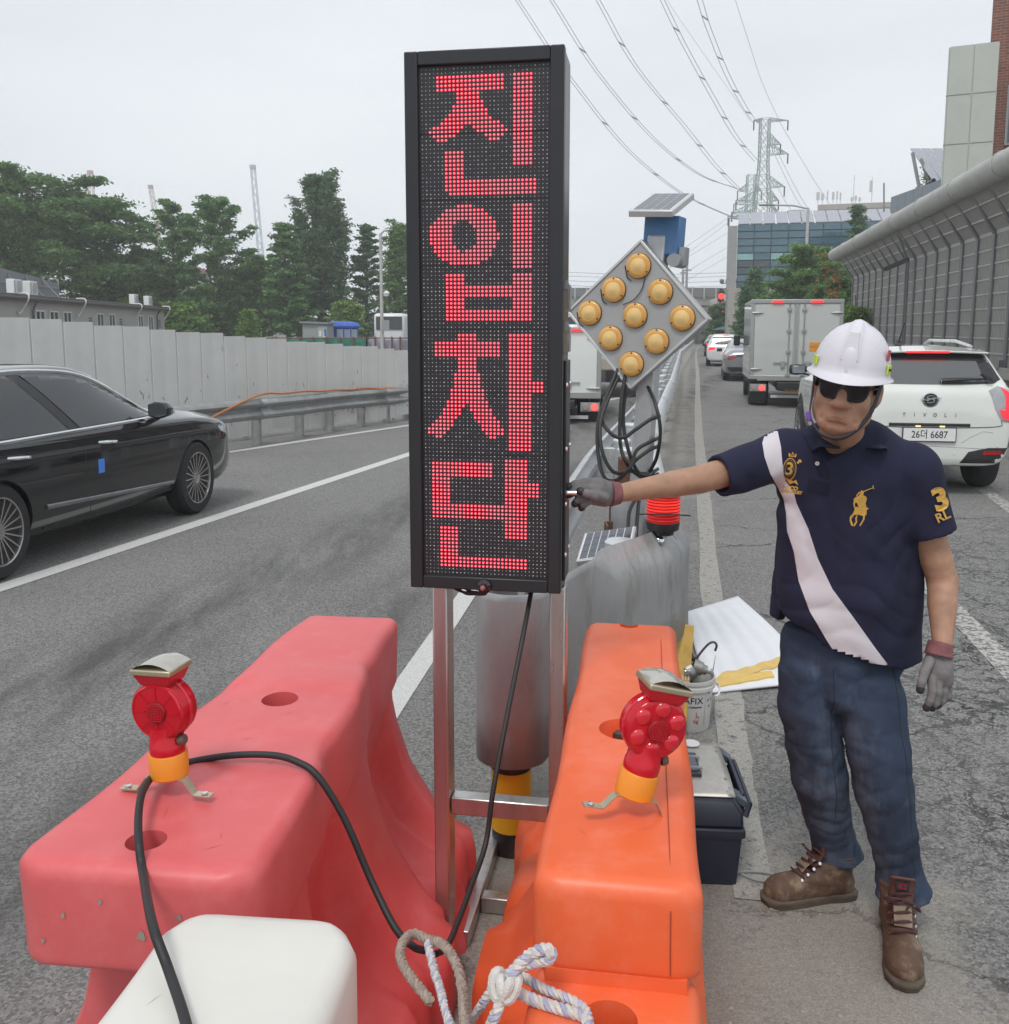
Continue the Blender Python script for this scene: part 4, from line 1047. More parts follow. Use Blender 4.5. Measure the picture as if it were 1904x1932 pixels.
    if step:
        sp = [Vector((.088, y, h+.0008)) for y in np.linspace(L_-.05, .04, 12)]+[Vector((.088, .012, h-.012)), Vector((.088, -.0015, h-.04)), Vector((.089, -.0015, h-.11)), Vector((.09, -.0015, h-.15))]
        MB().tube(sp, .0011, 5).build('mould_seam', M('seam_dark_orange', (.35, .06, .03), .7), t)
    rs = random.Random(seed+9); sc_ = MB()
    for i in range(16 if seed != 8 else 5):
        y = rs.uniform(.05, L_-.05); x = rs.uniform(-.4, .4)*lerp(wn, wf, y/L_); a_ = rs.gauss(1.4, .7); l_ = rs.uniform(.004, .03) if i % 3 else rs.uniform(.03, .09); w_ = rs.uniform(.0004, .001)
        if any((x-q[0])**2+(y-q[1])**2 < (q[2]+.03)**2 for q in holes): continue
        z_ = h+.0045+(raised if y/L_ > .6 else 0); u_ = Vector((math.cos(a_), math.sin(a_), 0)); v_ = Vector((-u_.y, u_.x, 0)); c_ = Vector((x, y, z_))
        top = bv.ray_cast(c_+Vector((0, 0, .1)), Vector((0, 0, -1)))[0]
        if top is None or top.z < h-.01: continue
        c_.z = top.z+.0006; sc_.add([c_-u_*l_/2, c_+v_*w_, c_+u_*l_/2, c_-v_*w_], [(0, 1, 2, 3)])
    kind(sc_.build('scratches', M('scratch_'+str(seed), [v*.55+.05 for v in col], .8), t, smooth=0), 'stuff')
    return t
BH = .85
def loc2(near, far, p):                      # position of a deck point in the barrier's own frame
    d = (far-near).normalized(); q = Vector((p.x-near.x, p.y-near.y)); return (q.x*d.y-q.y*d.x, q.x*d.x+q.y*d.y)
rn, rf = Vector((-.64, 1.475, 0)), Vector((-.482, 2.86, 0))
h1 = loc2(rn, rf, G(528, 1317, BH)); h2 = loc2(rn, rf, G(247, 1604, BH))
barrier('red_barrier', 'faded red plastic barrier left of the message sign', rn, rf, .455, .31, BH, (.66, .115, .12), 'upper', [(h1[0], h1[1], .045, BH, .13), (h2[0]+.01, h2[1]+.035, .036, BH, .1)], 3, raised=.014, base_hw=.40,
        scuffs=[(-.12, -.0015, .76, .008, 'y'), (.02, -.0015, .73, .012, 'y'), (.09, -.0015, .77, .007, 'y'), (-.05, -.0015, .79, .006, 'y'), (-.16, -.0015, .71, .006, 'y'), (.13, -.0015, .75, .009, 'y')], pinch=2.2, deckh=.2, chamfer=(.045, .02))
on, of = Vector((.185, 1.43, 0)), Vector((.397, 2.82, 0))
h3 = loc2(on, of, G(1187, 1181, BH)); h4 = loc2(on, of, G(1178, 1376, BH)); h5 = loc2(on, of, G(1150, 1928, BH-.185))
barrier('orange_barrier', 'bright orange plastic barrier right of the message sign', on, of, .285, .275, BH, (.8, .14, .045), 'lower', [(h3[0], h3[1], .029, BH, .1), (h4[0], h4[1], .058, BH, .05), (h5[0], h5[1], .045, BH-.185, .1)], 5, step=.42, base_hw=.345, base_r=.13, dirt=.16, chamfer=(.015, .015))
cap = G(1178, 1378, BH-.045); c = thing('filler_cap', 'black filler cap sunk in the orange barrier deck', 'cap', (cap.x, cap.y, BH-.05))
MB().lathe([(.052, 0), (.052, .016), (.046, .022), (.02, .024), (.001, .024)], 28).build('cap', M('cap_black', (.05, .048, .046), .6), c)
wn_, wf_ = Vector((-.51, -.05, 0)), Vector((-.372, 1.375, 0))
barrier('white_barrier', 'off-white plastic barrier cut by the bottom frame edge', wn_, wf_, .325, .31, BH, (.66, .65, .6), 'lower', [], 8, base_hw=.33, dirt=.14, chamfer=(0, .055),
        scuffs=[(.03, 1.16, BH+.0012, .012, 'z'), (.0, 1.06, BH+.0012, .005, 'z'), (-.06, 1.1, BH+.0012, .006, 'z'), (.09, 1.0, BH+.0012, .006, 'z')])
# moulded lettering on the red barrier's dented end cheek
# ---------------------------------------------------------------- flashing lamps on the barriers
REDG = GLASSY('red_lens', (.75, .012, .03), .16, .35); REDB = M('red_lens_bulb', (.6, .01, .025), .12, 0, .08, 12, coat=.7)
def warning_lamp(loc, rz, tilt, label, back=False):
    t = thing('warning_lamp', label, 'warning lamp', loc, group='red flashing lamps bolted to the barriers', rot=(Matrix.Rotation(rz, 3, 'Z') @ Matrix.Rotation(tilt, 3, 'Y')).to_euler())
    br = M('zinc_bracket', (.55, .52, .38), .35, .8, .15, 20)
    MB().lathe([(.034, .03), (.037, .033), (.0375, .078), (.036, .08)], 28).build('orange_base', M('lamp_orange', (.8, .27, .02), .42), t)
    MB().lathe([(.033, .078), (.0345, .084), (.0345, .098), (.033, .1), (.0315, .135)], 28).build('neck', REDG, t)
    mt = Matrix.Translation((0, .022, .17)) @ Matrix.Rotation(R(90), 4, 'X')
    MB().lathe([(.056, 0), (.0595, .003), (.0595, .041), (.056, .046), (.05, .048), (.001, .048)], 36, mt).build('lens_housing', REDG, t)
    MB().lathe([(.0605, .018), (.0625, .02), (.0625, .025), (.0605, .027)], 36, mt).build('seam_ring', REDB, t)
    for k in range(0 if back else 6):
        q = R(60*k+30); e = mt @ Matrix.Translation((.039*math.cos(q), .039*math.sin(q), .046)); MB().lathe([(.0165, 0), (.0155, .0025), (.011, .0055), (.005, .0068), (.0005, .007)], 20, e).build('bulb_lens', REDB, t)
    MB().lathe([(.022, .046), (.022, .05), (.019, .054), (.0005, .056)], 24, mt).build('hub', M('hub_red', (.3, .01, .015), .3), t)
    if back:
        MB().lathe([(.05, .046), (.052, .05), (.054, .046)], 30, mt).build('back_ring', REDB, t)
        for k in range(8): MB().bar(mt @ Vector((.024*math.cos(k*.785), .024*math.sin(k*.785), .0485)), mt @ Vector((.05*math.cos(k*.785), .05*math.sin(k*.785), .0485)), .003).build('back_rib', REDG, t)
    hb = MB()
    for k in range(-3, 4):
        hb.bar(mt @ Vector((k*.005, -.014, .0565)), mt @ Vector((k*.005, .014, .0565)), .0012)
        hb.bar(mt @ Vector((-.014, k*.005, .0565)), mt @ Vector((.014, k*.005, .0565)), .0012)
    hb.build('hub_grid', REDB, t)
    f = [Vector((a*.032, b*.026, .222)) for a, b in ((-1, -1), (1, -1), (1, 1), (-1, 1))]; g_ = [Vector((a*.041, b*.036, .246)) for a, b in ((-1, -1), (1, -1), (1, 1), (-1, 1))]
    MB().rings([f, g_]).build('collar', REDG, t, bevel=.003)
    MB().box((0, 0, .2515), (.088, .078, .012)).build('cap_rim', M('cap_gold', (.5, .44, .3), .35, .6), t, bevel=.003)
    rows = [[Vector((-.0415+.083*i/8, -.0365+.073*j/8, .257+.017*(1-((i-4)/4)**2)*(1-.3*((j-4)/4)**2))) for j in range(9)] for i in range(9)]
    MB().grid(rows).build('solar_cap', M('solar_cap_glass', (.42, .41, .36), .12, .2, .12, 30, coat=.8), t, smooth=180)
    MB().lathe([(.011, 0), (.011, .008), (.009, .012), (.001, .013)], 16, Matrix.Translation((.033, -.006, .108)) @ Matrix.Rotation(R(75), 4, 'Y')).build('knob', M('knob_brown', (.12, .08, .06), .4), t)
    for s in (-1, 1):
        P = [Vector((s*.02, -.01, .034)), Vector((s*.042, -.012, .03)), Vector((s*.062, -.014, .004)), Vector((s*.1, -.016, .004))]
        w = Vector((0, .0095, 0)); MB().grid([[p-w, p+w] for p in P]).build('bracket', br, t, smooth=0, solid=.0025)
        MB().lathe([(.0065, 0), (.006, .003), (.001, .004)], 8, Matrix.Translation((s*.085, -.0155, .0065))).build('screw', CHROME, t)
    return t
p = G(323, 1492, BH+.002); warning_lamp((p.x, p.y, BH+.005), R(-14), R(-2), 'red flashing lamp standing upright on the red barrier', True)
p = G(1193, 1532, BH+.002); warning_lamp((p.x-.006, p.y, BH+.007), R(12), R(15), 'red flashing lamp leaning to the right on the orange barrier')

# ---------------------------------------------------------------- cables and ropes in front
c1 = [G(375, 2060, .875), G(352, 1935, .87), G(318, 1830, .872), G(288, 1745, .9), D(270, 1650, 1.47), D(262, 1590, 1.52), D(262, 1530, 1.6), D(272, 1487, 1.68), D(300, 1457, 1.78), D(362, 1437, 1.87), D(440, 1425, 1.87), D(515, 1425, 1.86), D(562, 1438, 1.84), D(600, 1465, 1.82), D(650, 1545, 1.80), D(700, 1660, 1.76), D(745, 1750, 1.70), D(780, 1786, 1.66), D(806, 1794, 1.63)]
tag(MB().tube(smooth_path(c1, 8), .0072, 10).build('power_cable', BLACK), 'black cable looping over the red barrier and down its side', 'cable')
c2 = [D(1003, 1108, 2.36), D(1000, 1130, 2.34), D(985, 1210, 2.24), D(957, 1350, 2.14), D(931, 1490, 2.06), D(917, 1590, 2.02), D(890, 1670, 1.92), D(862, 1745, 1.78), D(842, 1788, 1.68), D(822, 1800, 1.63)]
tag(MB().tube(smooth_path(c2, 8), .0062, 10).build('power_cable', BLACK), 'thin black cable hanging from the sign bottom to the rope', 'cable')
def rope(pts, r, mats, name, label, pitch=.03):
    P = smooth_path(pts, 10); Q = [P[0]]
    for p in P[1:]:
        if (p-Q[-1]).length > .0035: Q.append(p)
    t = thing(name, label, 'rope', pts[0]); n = len(Q); pu = Vector((.3, .2, .9)); off = [[], [], []]; s = 0
    for i, p in enumerate(Q):
        tg = (Q[min(n-1, i+1)]-Q[max(0, i-1)]).normalized(); u = (pu-tg*pu.dot(tg)).normalized(); pu = u; w = tg.cross(u)
        if i: s += (p-Q[i-1]).length
        for k in range(3):
            a = 2*math.pi*(s/pitch+k/3); off[k].append(p+(u*math.cos(a)+w*math.sin(a))*r*.52)
    for k in range(3): MB().tube(off[k], r*.55, 6).build('strand', mats[k % len(mats)], t, True, fix=False)
    return t
RB = M('beige_rope', (.36, .3, .25), .85, 0, .25, 60, .4, 300); RW = M('white_rope', (.62, .6, .57), .8, 0, .12, 60, .4, 300); RBL = M('blue_fleck_rope', (.4, .42, .56), .8, 0, .35, 30)
def z7(x, y): return (1100+x*.604)/1.5756, (2200+y*.604)/1.5756
def zz(lst): return [D(*z7(x, y), Y) for x, y, Y in lst]
rope(zz([(300, 1290, 1.45), (210, 1180, 1.5), (152, 1080, 1.55), (160, 1000, 1.6), (215, 955, 1.64), (290, 985, 1.63), (350, 1000, 1.6), (400, 1055, 1.56), (440, 1150, 1.5), (455, 1260, 1.42), (470, 1480, 1.32)]), .0095, [RB], 'rope', 'dirty beige rope loop hanging in the gap between the barriers')
rope(zz([(285, 1000, 1.62), (308, 1100, 1.56), (338, 1210, 1.48), (390, 1390, 1.38), (405, 1480, 1.34)]), .0085, [RW, RW, RBL], 'rope', 'thin white rope with blue flecks hanging straight beside the beige loop')
kz = BH-.185+.012
def gz(lst): return [G(*z7(x, y), z) for x, y, z in lst]
rope(gz([(560, 1480, .6), (600, 1390, .66), (640, 1300, .69), (672, 1215, .70), (700, 1150, .73), (770, 1070, .755), (850, 1030, .77), (890, 1040, .772), (880, 1078, .755), (800, 1095, .745), (720, 1125, .73), (665, 1180, .71), (690, 1220, .7), (780, 1268, kz), (900, 1312, kz), (1010, 1345, kz), (1065, 1372, kz), (1075, 1450, kz)]), .0098, [RW, RW, RBL], 'rope', 'white rope tied in a bow on the low step of the orange barrier')
rope(gz([(455, 1480, .5), (490, 1390, .58), (560, 1290, .66), (620, 1205, .695), (680, 1180, .71), (730, 1155, kz+.01), (850, 1222, kz), (1000, 1285, kz), (1062, 1335, kz), (1078, 1400, kz), (1080, 1480, kz)]), .0085, [RW, RW, RBL], 'rope', 'thinner white rope running from the knot across the orange step')
k = thing('knot', 'lumpy white rope knot at the left corner of the orange step', 'knot', G(*z7(668, 1200), .71)); kp = k.location.copy()
MB().tube([kp+Vector((.022*math.cos(a*.7)*(.7+.3*math.sin(a)), .02*math.sin(a*.7), .014*math.sin(a*1.6))) for a in [i*.35 for i in range(52)]], .0085, 7).build('strand', RW, k, True)
# ---------------------------------------------------------------- right-hand background
RD = Vector((.2, .98, 0)).normalized(); RN = Vector((RD.y, -RD.x, 0))      # along the right road, and to its right
def noise_wall():
    O = Vector((9.95, 18.7, 0)); s0, s1 = -7.5, 19.4
    t = thing('noise_barrier', 'tall grey slatted noise barrier with a thick pipe along its top', 'noise barrier', O)
    con = M('stained_concrete', (.3, .285, .25), .9, 0, .25, 1.6, .4, 14, dirt=.75, dcol=(.1, .095, .085), dscale=2.5, stretch=(1, 1, .5))
    pan = M('slat_metal', (.5, .485, .46), .6, .3, .12, 3, dirt=.3, dcol=(.22, .2, .18)); pst = M('barrier_post', (.2, .205, .21), .55, .3, .1, 4)
    back = M('absorber', (.26, .25, .235), .9, 0, .15, 6); pipe = M('pipe_cap', (.45, .45, .42), .7, 0, .1, 2, .05, 10, dirt=.4, dcol=(.22, .21, .18), dscale=3)
    W = 1.19; zb, zk, zt = .95, 3.72, 4.52; lean = .55
    def at(s, off, z): return O+RD*s+RN*off+Vector((0, 0, z))
    n = int((s1-s0)/W)
    def panel(z0, z1, o0, o1, nb, ns):
        """slats and bars between two heights, leaning from offset o0 to o1, in panel coordinates"""
        mb = MB(); up = Vector((0, o1-o0, z1-z0))
        for k in range(ns):
            x = -W/2+.07+(W-.14)*k/(ns-1); a = Vector((x, o0-.03, z0)); mb.bar(a, a+up, .022, .03, (1, 0, 0))
        b2 = MB()
        for k in range(nb+1):
            c = Vector((0, o0-.045, z0))+up*((k)/nb); b2.box(c, (W-.1, .02, .035))
        return mb, b2
    rz = math.atan2(RD.y, RD.x)+math.pi
    base = {}
    for key, args in (('low', (zb, zk-.02, 0, 0, 9, 13)), ('top', (zk+.02, zt, 0, -lean, 3, 13))):
        s_, b_ = panel(*args); base[key] = (s_, b_)
    protos = {}
    for i in range(n):
        s = s0+(i+.5)*W
        for key in ('low', 'top'):
            if key not in protos:
                z0, z1, o0, o1 = (zb, zk-.02, 0, 0) if key == 'low' else (zk+.02, zt, 0, -lean)
                pm = MB().add([(-W/2+.04, o0+.02, z0), (W/2-.04, o0+.02, z0), (W/2-.04, o1+.02, z1), (-W/2+.04, o1+.02, z1)], [(0, 1, 2, 3)]).build('noise_panel', back, t, smooth=0, solid=.03)
                a = base[key][0].build('slats', pan, pm, smooth=0); kind(a, 'stuff'); b = base[key][1].build('cross_bars', pan, pm, smooth=0); kind(b, 'stuff')
                protos[key] = pm; o = pm
            else: o = copy_tree(protos[key], t)
            q = RD*s; o.location = (q.x, q.y, 0); o.rotation_euler = (0, 0, rz)
    pm = None
    for i in range(n+1):
        s = s0+i*W
        if pm is None:
            mb = MB(); mb.bar((0, -.05, .75), (0, -.05, zk), .07, .16, (1, 0, 0)); mb.bar((0, -.05, zk-.03), (0, -.05-lean, zt+.1), .07, .14, (1, 0, 0)); mb.box((0, -.13, .86), (.13, .1, .22)); mb.box((0, -.13, 1.02), (.04, .09, .25))
            pm = mb.build('post', pst, t); o = pm
        else: o = pm.copy(); COL.objects.link(o)
        q = RD*s; o.location = (q.x, q.y, 0); o.rotation_euler = (0, 0, rz)
    m = 9; seg = (s1-s0+.6)/m
    for i in range(m):
        a = at(s0-.3+i*seg, -lean-.12, zt+.16); b = at(s0-.3+(i+1)*seg-.03, -lean-.12, zt+.16); d = (b-a)
        mb = MB(); mb.tube([a, a+d*.02, a+d*.03, b], [.26, .26, .24, .24], 18); mb.build('pipe', pipe, t, True)
    MB().bar(at(s0, -lean*.95, zt), at(s1, -lean*.95, zt), .16, .1).build('channel', pst, t, True)
    # stained concrete foot: upright ribs and blocks on a battered wall
    MB().rings([[at(s, o, z) for o, z in ((-.22, -.05), (.5, -.05), (.5, .78), (-.10, .78))] for s in (s0-.5, s1+.5)]).build('foot_wall', con, t, True)
    mb = MB()
    for i in range(n*2):
        s = s0+i*W/2; mb.box(at(s, -.19, .4), (.2, .12, .78), Matrix.Rotation(rz, 3, 'Z'))
    mb2 = None
    pm = None
    for i in range(n):
        s = s0+(i+.5)*W
        if pm is None: pm = MB().box((0, 0, 0), (W-.16, .34, .24), Matrix.Rotation(R(-14), 3, 'X')).build('concrete_block', con, t, bevel=.03); o = pm
        else: o = pm.copy(); COL.objects.link(o)
        q = RD*s+RN*-.06; o.location = (q.x, q.y, .86); o.rotation_euler = (0, 0, rz)
    pm = None
    for i in range(n*2):
        s = s0+i*W/2
        if pm is None: pm = MB().box((0, 0, .37), (.16, .14, .76)).build('concrete_rib', con, t, bevel=.02); o = pm
        else: o = pm.copy(); COL.objects.link(o)
        q = RD*s+RN*-.2; o.location = (q.x, q.y, 0); o.rotation_euler = (0, 0, rz)
    for z in (.26, .52): MB().bar(at(s0, -.27, z), at(s1, -.27, z), .03, .025).build('ledge', con, t, True)
    # pole camera clamped to it
    c = at(8.2, -.18, 3.6); u = thing('camera_pole', 'thin dark pole with a camera arm standing against the noise barrier', 'camera', at(8.2, -.2, 0))
    mb = MB(); mb.tube([at(8.2, -.2, 0), at(8.2, -.2, 3.6), at(8.25, -.5, 4.4)], .035, 8); mb.build('pole', pst, u, True)
    MB().bar(at(8.2, -.2, 3.7), at(8.6, -.75, 3.45), .12, .1).build('camera', BLACKP, u, True)
noise_wall()
OR = M('post_orange', (.65, .12, .05), .5, 0, .1, 6, dirt=.3, dcol=(.2, .12, .1)); RF = M('post_band', (.68, .67, .66), .4)
for px, py, h, lab in ((1888, 770, .62, 'orange and white delineator post nearest, at the right frame edge'), (1838, 745, .62, 'orange delineator post half hidden behind the white car roof')):
    p = G(px, py); t = thing('delineator_post', lab, 'delineator', p, group='delineator posts by the noise barrier foot')
    MB().lathe([(.13, 0), (.12, .03), (.06, .05)], 16).build('base', OR, t)
    MB().lathe([(.048, .04), (.045, h*1.25), (.02, h*1.3)], 16).build('tube', OR, t)
    for z in (.5, .65, .78): MB().lathe([(.05, z-.05), (.05, z)], 16).build('band', RF, t)

def px_box(px0, px1, Y, top, depth, m, name, label, cat='building'):
    ry = max(30, top)+50; a, b = D(px0, ry, Y), D(px1, ry, Y); H = D(px0, top, Y).z
    t = thing(name, label, cat, (a.x, Y, 0), -math.atan2(a.x, Y)); w = b.x-a.x
    MB().box((w/2, depth/2, H/2), (w, depth, H)).build('wall', m, t, bevel=.03)
    return t, w, H
def brick_mat():
    m, nt, b = nodes_of('red_brick'); N = nt.nodes.new; L = nt.links.new
    tc = N('ShaderNodeTexCoord'); mp = N('ShaderNodeMapping'); mp.inputs['Rotation'].default_value = (R(90), 0, 0); L(tc.outputs['Object'], mp.inputs[0])
    br = N('ShaderNodeTexBrick'); br.inputs['Scale'].default_value = 1; br.inputs['Brick Width'].default_value = .23; br.inputs['Row Height'].default_value = .075; br.inputs['Mortar Size'].default_value = .008
    br.inputs['Color1'].default_value = (.24, .085, .055, 1); br.inputs['Color2'].default_value = (.16, .06, .045, 1); br.inputs['Mortar'].default_value = (.25, .2, .17, 1)
    L(mp.outputs[0], br.inputs[0]); L(br.outputs[0], b.inputs['Base Color']); b.inputs['Roughness'].default_value = .9
    bp = N('ShaderNodeBump'); bp.inputs['Strength'].default_value = .4; bp.invert = True; L(br.outputs['Fac'], bp.inputs['Height']); L(bp.outputs[0], b.inputs['Normal'])
    return m
BRICK = brick_mat()
t, w, H = px_box(1869, 2200, 27, -60, 12, BRICK, 'brick_building', 'red brick building at the top right frame corner')
wm = M('dark_window', (.06, .09, .1), .15, coat=.5)
for k in range(3):
    for j in range(3): f = MB().box((1.0+k*1.7, -.02, 5.2+j*2.4), (1.0, .1, 1.6)).build('window', GREYP, t); MB().box((1.0+k*1.7, -.08, 5.2+j*2.4), (.86, .03, 1.44)).build('pane', wm, f)
cm = M('pale_cladding', (.44, .46, .42), .6, 0, .05, 1, dirt=.15)
t, w, H = px_box(1790, 1873, 25.5, 88, 3, cm, 'clad_tower', 'pale square-clad stair tower beside the brick building')
for i in range(2):
    for j in range(6):
        MB().box((w*(i+.5)/2, -.01, H-.62-j*1.25), (w/2-.03, .03, 1.22)).build('cladding_panel', cm, t)
for k in range(10):
    z = H-.62-(k//2)*1.25; MB().box((-.012, .7+1.4*(k % 2), z), (.03, 1.37, 1.2)).build('cladding_panel', cm, t)
# building with the letter on its parapet
t, w, H = px_box(1684, 1800, 37, 402, 10, BRICK, 'lettered_building', 'low brick building with a blue-grey lettered parapet behind the noise barrier')
pb = M('parapet_blue', (.2, .245, .275), .5, .1, .06, 2)
P0, P1 = D(1683, 372, 37), D(1800, 330, 29)
zb0, zb1 = D(1683, 402, 37).z, D(1800, 385, 29).z
d = (P1-P0); nseg = 7; tp = thing('parapet_sign', 'blue-grey parapet band bearing a white letter below the roof solar panels', 'sign', (P0.x, P0.y, zb0))
for k in range(nseg):
    a, b = P0+d*(k/nseg), P0+d*((k+1)/nseg-.004); a0, b0 = Vector((a.x, a.y, lerp(zb0, zb1, k/nseg))), Vector((b.x, b.y, lerp(zb0, zb1, (k+1)/nseg)))
    MB().add([a0, b0, b, a], [(0, 1, 2, 3)]).build('parapet_panel', pb, tp, True, smooth=0, solid=.06)
lx = Vector((d.x, d.y, 0)).normalized(); c = P0+d*.25+Vector((.0, -.14, -.36))
text('상', .52, frame4(c, lx, (0, 0, 1)), 'letter', M('letter_white', (.75, .75, .74), .5), tp, True, bold=.012)
c = P0+d*.80+Vector((.0, -.14, -.36)); text('가', .45, frame4(c, lx, (0, 0, 1)), 'letter', M('letter_white2', (.75, .75, .74), .5), tp, True, bold=.012)
MB().tube([D(1748, 400, 33), D(1749, 352, 33), D(1752, 346, 32.9), D(1762, 340, 32)], .07, 8).build('downpipe', BLACKP, tp, True)
MB().tube([D(1692, 420, 36), D(1692, 392, 36)], .09, 8).build('vent_pipe', GREYP, tp, True)
ts = thing('roof_solar_array', 'large tilted solar panel array on struts above the lettered parapet', 'solar panel', D(1760, 360, 36))
A, B, C_, E_ = D(1718, 281, 38), D(1800, 281, 36), D(1800, 362, 32.5), D(1775, 362, 33)
cells = M('pale_solar', (.3, .31, .36), .25, .2, .06, 5, coat=.5)
for k in range(5):
    f0, f1 = k/5, (k+1)/5-.015
    a, b = A.lerp(B, f0*1.25), A.lerp(B, f1*1.25); c, e = E_.lerp(E_+(C_-E_)*5, f1*.6), E_.lerp(E_+(C_-E_)*5, f0*.6)
    MB().add([a, b, c, e], [(0, 1, 2, 3)]).build('solar_panel', cells, ts, True, smooth=0, solid=.06)
mb = MB()
for p, q in (((1722, 288), (1738, 372)), ((1738, 300), (1757, 350)), ((1757, 330), (1757, 372)), ((1757, 345), (1772, 368)), ((1775, 362), (1757, 390)), ((1738, 372), (1760, 340))): mb.bar(D(p[0], p[1], 36), D(q[0], q[1], 35.5), .09)
mb.build('strut', pst_ if False else GREYP, ts, True)
MB().bar(D(1668, 400, 40), D(1668, 345, 40), .05).build('mast', GREYP, tp, True)
# broad beige building with roof aerials
t, w, H = px_box(1541, 1700, 88, 386, 16, M('beige_panel', (.4, .37, .34), .8, 0, .05, 1), 'beige_building', 'beige building with phone aerials on its roof behind the glass block')
for k in range(5): MB().box((w/2, -.02, H-.5-k*.55), (w, .05, .03)).build('joint', M('joint_grey', (.22, .2, .19), .8), t)
am = M('aerial_white', (.55, .56, .55), .5)
for i, (px, h_, wd) in enumerate([(1543, 1.0, .3), (1551, .9, .25), (1560, 1.1, .12), (1570, .95, .22), (1577, 1.0, .15), (1583, .9, .15), (1603, .5, .2), (1610, .6, .2), (1617, .45, .2)]):
    a = D(px, 386, 88); u = MB(); u.bar((a.x-t.location.x, .3, H), (a.x-t.location.x, .3, H+h_), .05); u.box((a.x-t.location.x, .25, H+h_*.8), (wd, .15, h_*.7)); u.build('phone_aerial', am, t)
for px, top in ((1606, 332), (1638, 338)):
    a = D(px, 386, 88); b = D(px, top, 88); MB().bar((a.x-t.location.x, .3, H), (a.x-t.location.x, .3, b.z), .06).build('mast', am, t)
a = D(1637, 355, 88); MB().box((a.x-t.location.x, .2, a.z), (.22, .2, 1.0)).build('phone_aerial', am, t)

# blue glass office block
def glass_block():
    Y = 70; a, b = D(1386, 620, Y), D(1660, 620, Y); H = D(1390, 424, Y).z
    t = thing('glass_building', 'blue glass office block with solar panels along its roof edge', 'building', (a.x, Y, 0), -math.atan2(a.x, Y)); w = b.x-a.x
    core = M('mullion_blue', (.05, .08, .1), .4)
    MB().box((w/2+.02, 10.1, H/2), (w, 20, H)).build('wall', core, t)
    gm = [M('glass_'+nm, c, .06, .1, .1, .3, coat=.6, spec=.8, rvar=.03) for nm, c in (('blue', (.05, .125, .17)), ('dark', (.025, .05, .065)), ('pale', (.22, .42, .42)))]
    rows = 9; cols = 9; z0 = D(1386, 545, Y).z; pw, ph = w/cols, (H-z0)/rows; pr = {}
    for i in range(rows):
        for j in range(cols):
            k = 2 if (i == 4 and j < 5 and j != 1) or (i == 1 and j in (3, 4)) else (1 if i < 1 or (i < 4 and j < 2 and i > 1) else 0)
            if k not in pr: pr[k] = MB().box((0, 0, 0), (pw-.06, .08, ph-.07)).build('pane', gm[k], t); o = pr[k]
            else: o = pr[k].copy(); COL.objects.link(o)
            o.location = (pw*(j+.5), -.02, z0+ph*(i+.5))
    MB().box((-.35, 1, H/2), (.7, 2.5, H*.98)).build('side_wall', M('block_side', (.3, .31, .3), .7), t)
    MB().box((w*.25, -.6, z0/2), (w*.6, 1.4, z0)).build('plinth', M('block_plinth', (.36, .34, .31), .8), t)
    for j in range(12):
        q = w*j/12; MB().add([(q+.05, -.05, H+.02), (q+w/12-.05, -.05, H+.02), (q+w/12-.05, 2.8, H+1.15), (q+.05, 2.8, H+1.15)], [(0, 1, 2, 3)]).build('roof_solar_panel', cells, t, smooth=0, solid=.08)
    MB().lathe([(.5, 0), (.72, .85), (.7, .9), (.3, .93)], 18, Matrix.Translation((w*.41, 6, H+.7))).build('cooling_tower', M('cooling_white', (.5, .52, .52), .6), t)
glass_block()

# trees of the right side
TR = 'trees beyond the right lane'
tree(1522, 50, 428, 84, 'bush', 'mid', 17000, 'large rounded green tree in front of the glass block', 51, size=.17)
tree(1566, 42, 488, 44, 'bush', 'dark', 8000, 'dark leafy tree at the far end of the noise barrier', 52, size=.17)
tree(1608, 33, 552, 26, 'bush', 'bush', 4500, 'bright green bush in front of the barrier end', 53, size=.17, name='bush')
tree(1572, 41, 520, 26, 'bush', 'mid', 4000, 'flowering creeper hanging on the barrier end', 54, size=.15, name='creeper')
tree(1612, 60, 382, 36, 'conical', 'conifer', 5000, 'slender tree before the beige building', 55, size=.15)
tree(1727, 42, 272, 13, 'column', 'conifer', 2600, 'thin spire tree beside the roof solar array', 56, size=.14)
tree(1655, 58, 420, 28, 'bush', 'mid', 2500, 'small green tree beside the lettered building', 60, size=.15)
tree(1424, 60, 505, 36, 'conical', 'conifer', 6000, 'dark conifer standing before the dark lower panes of the glass block', 57, size=.13)
tree(1402, 58, 538, 20, 'conical', 'conifer', 3000, 'shorter dark conifer left of its taller neighbour', 58, size=.13)
tree(1352, 80, 556, 24, 'bush', 'dark', 3000, 'dark tree behind the traffic lights', 59, size=.13)
tree(1468, 56, 535, 18, 'conical', 'dark', 3000, 'narrow dark tree between the box truck and the big round tree', 61, size=.13)
fl = MB(); r_ = random.Random(9)
p0 = D(1560, 530, 40.2)
for i in range(70):
    q = D(r_.gauss(1572, 14), r_.uniform(475, 600), 39.6+r_.uniform(-.6, .6)); s = .06
    fl.add([q+Vector((-s, 0, 0)), q+Vector((0, -s, s)), q+Vector((s, 0, 0)), q+Vector((0, 0, -s))], [(0, 1, 2, 3)])
o = fl.build('creeper_blossom', M('orange_blossom', (.6, .2, .06), .7), smooth=0); kind(o, 'stuff')

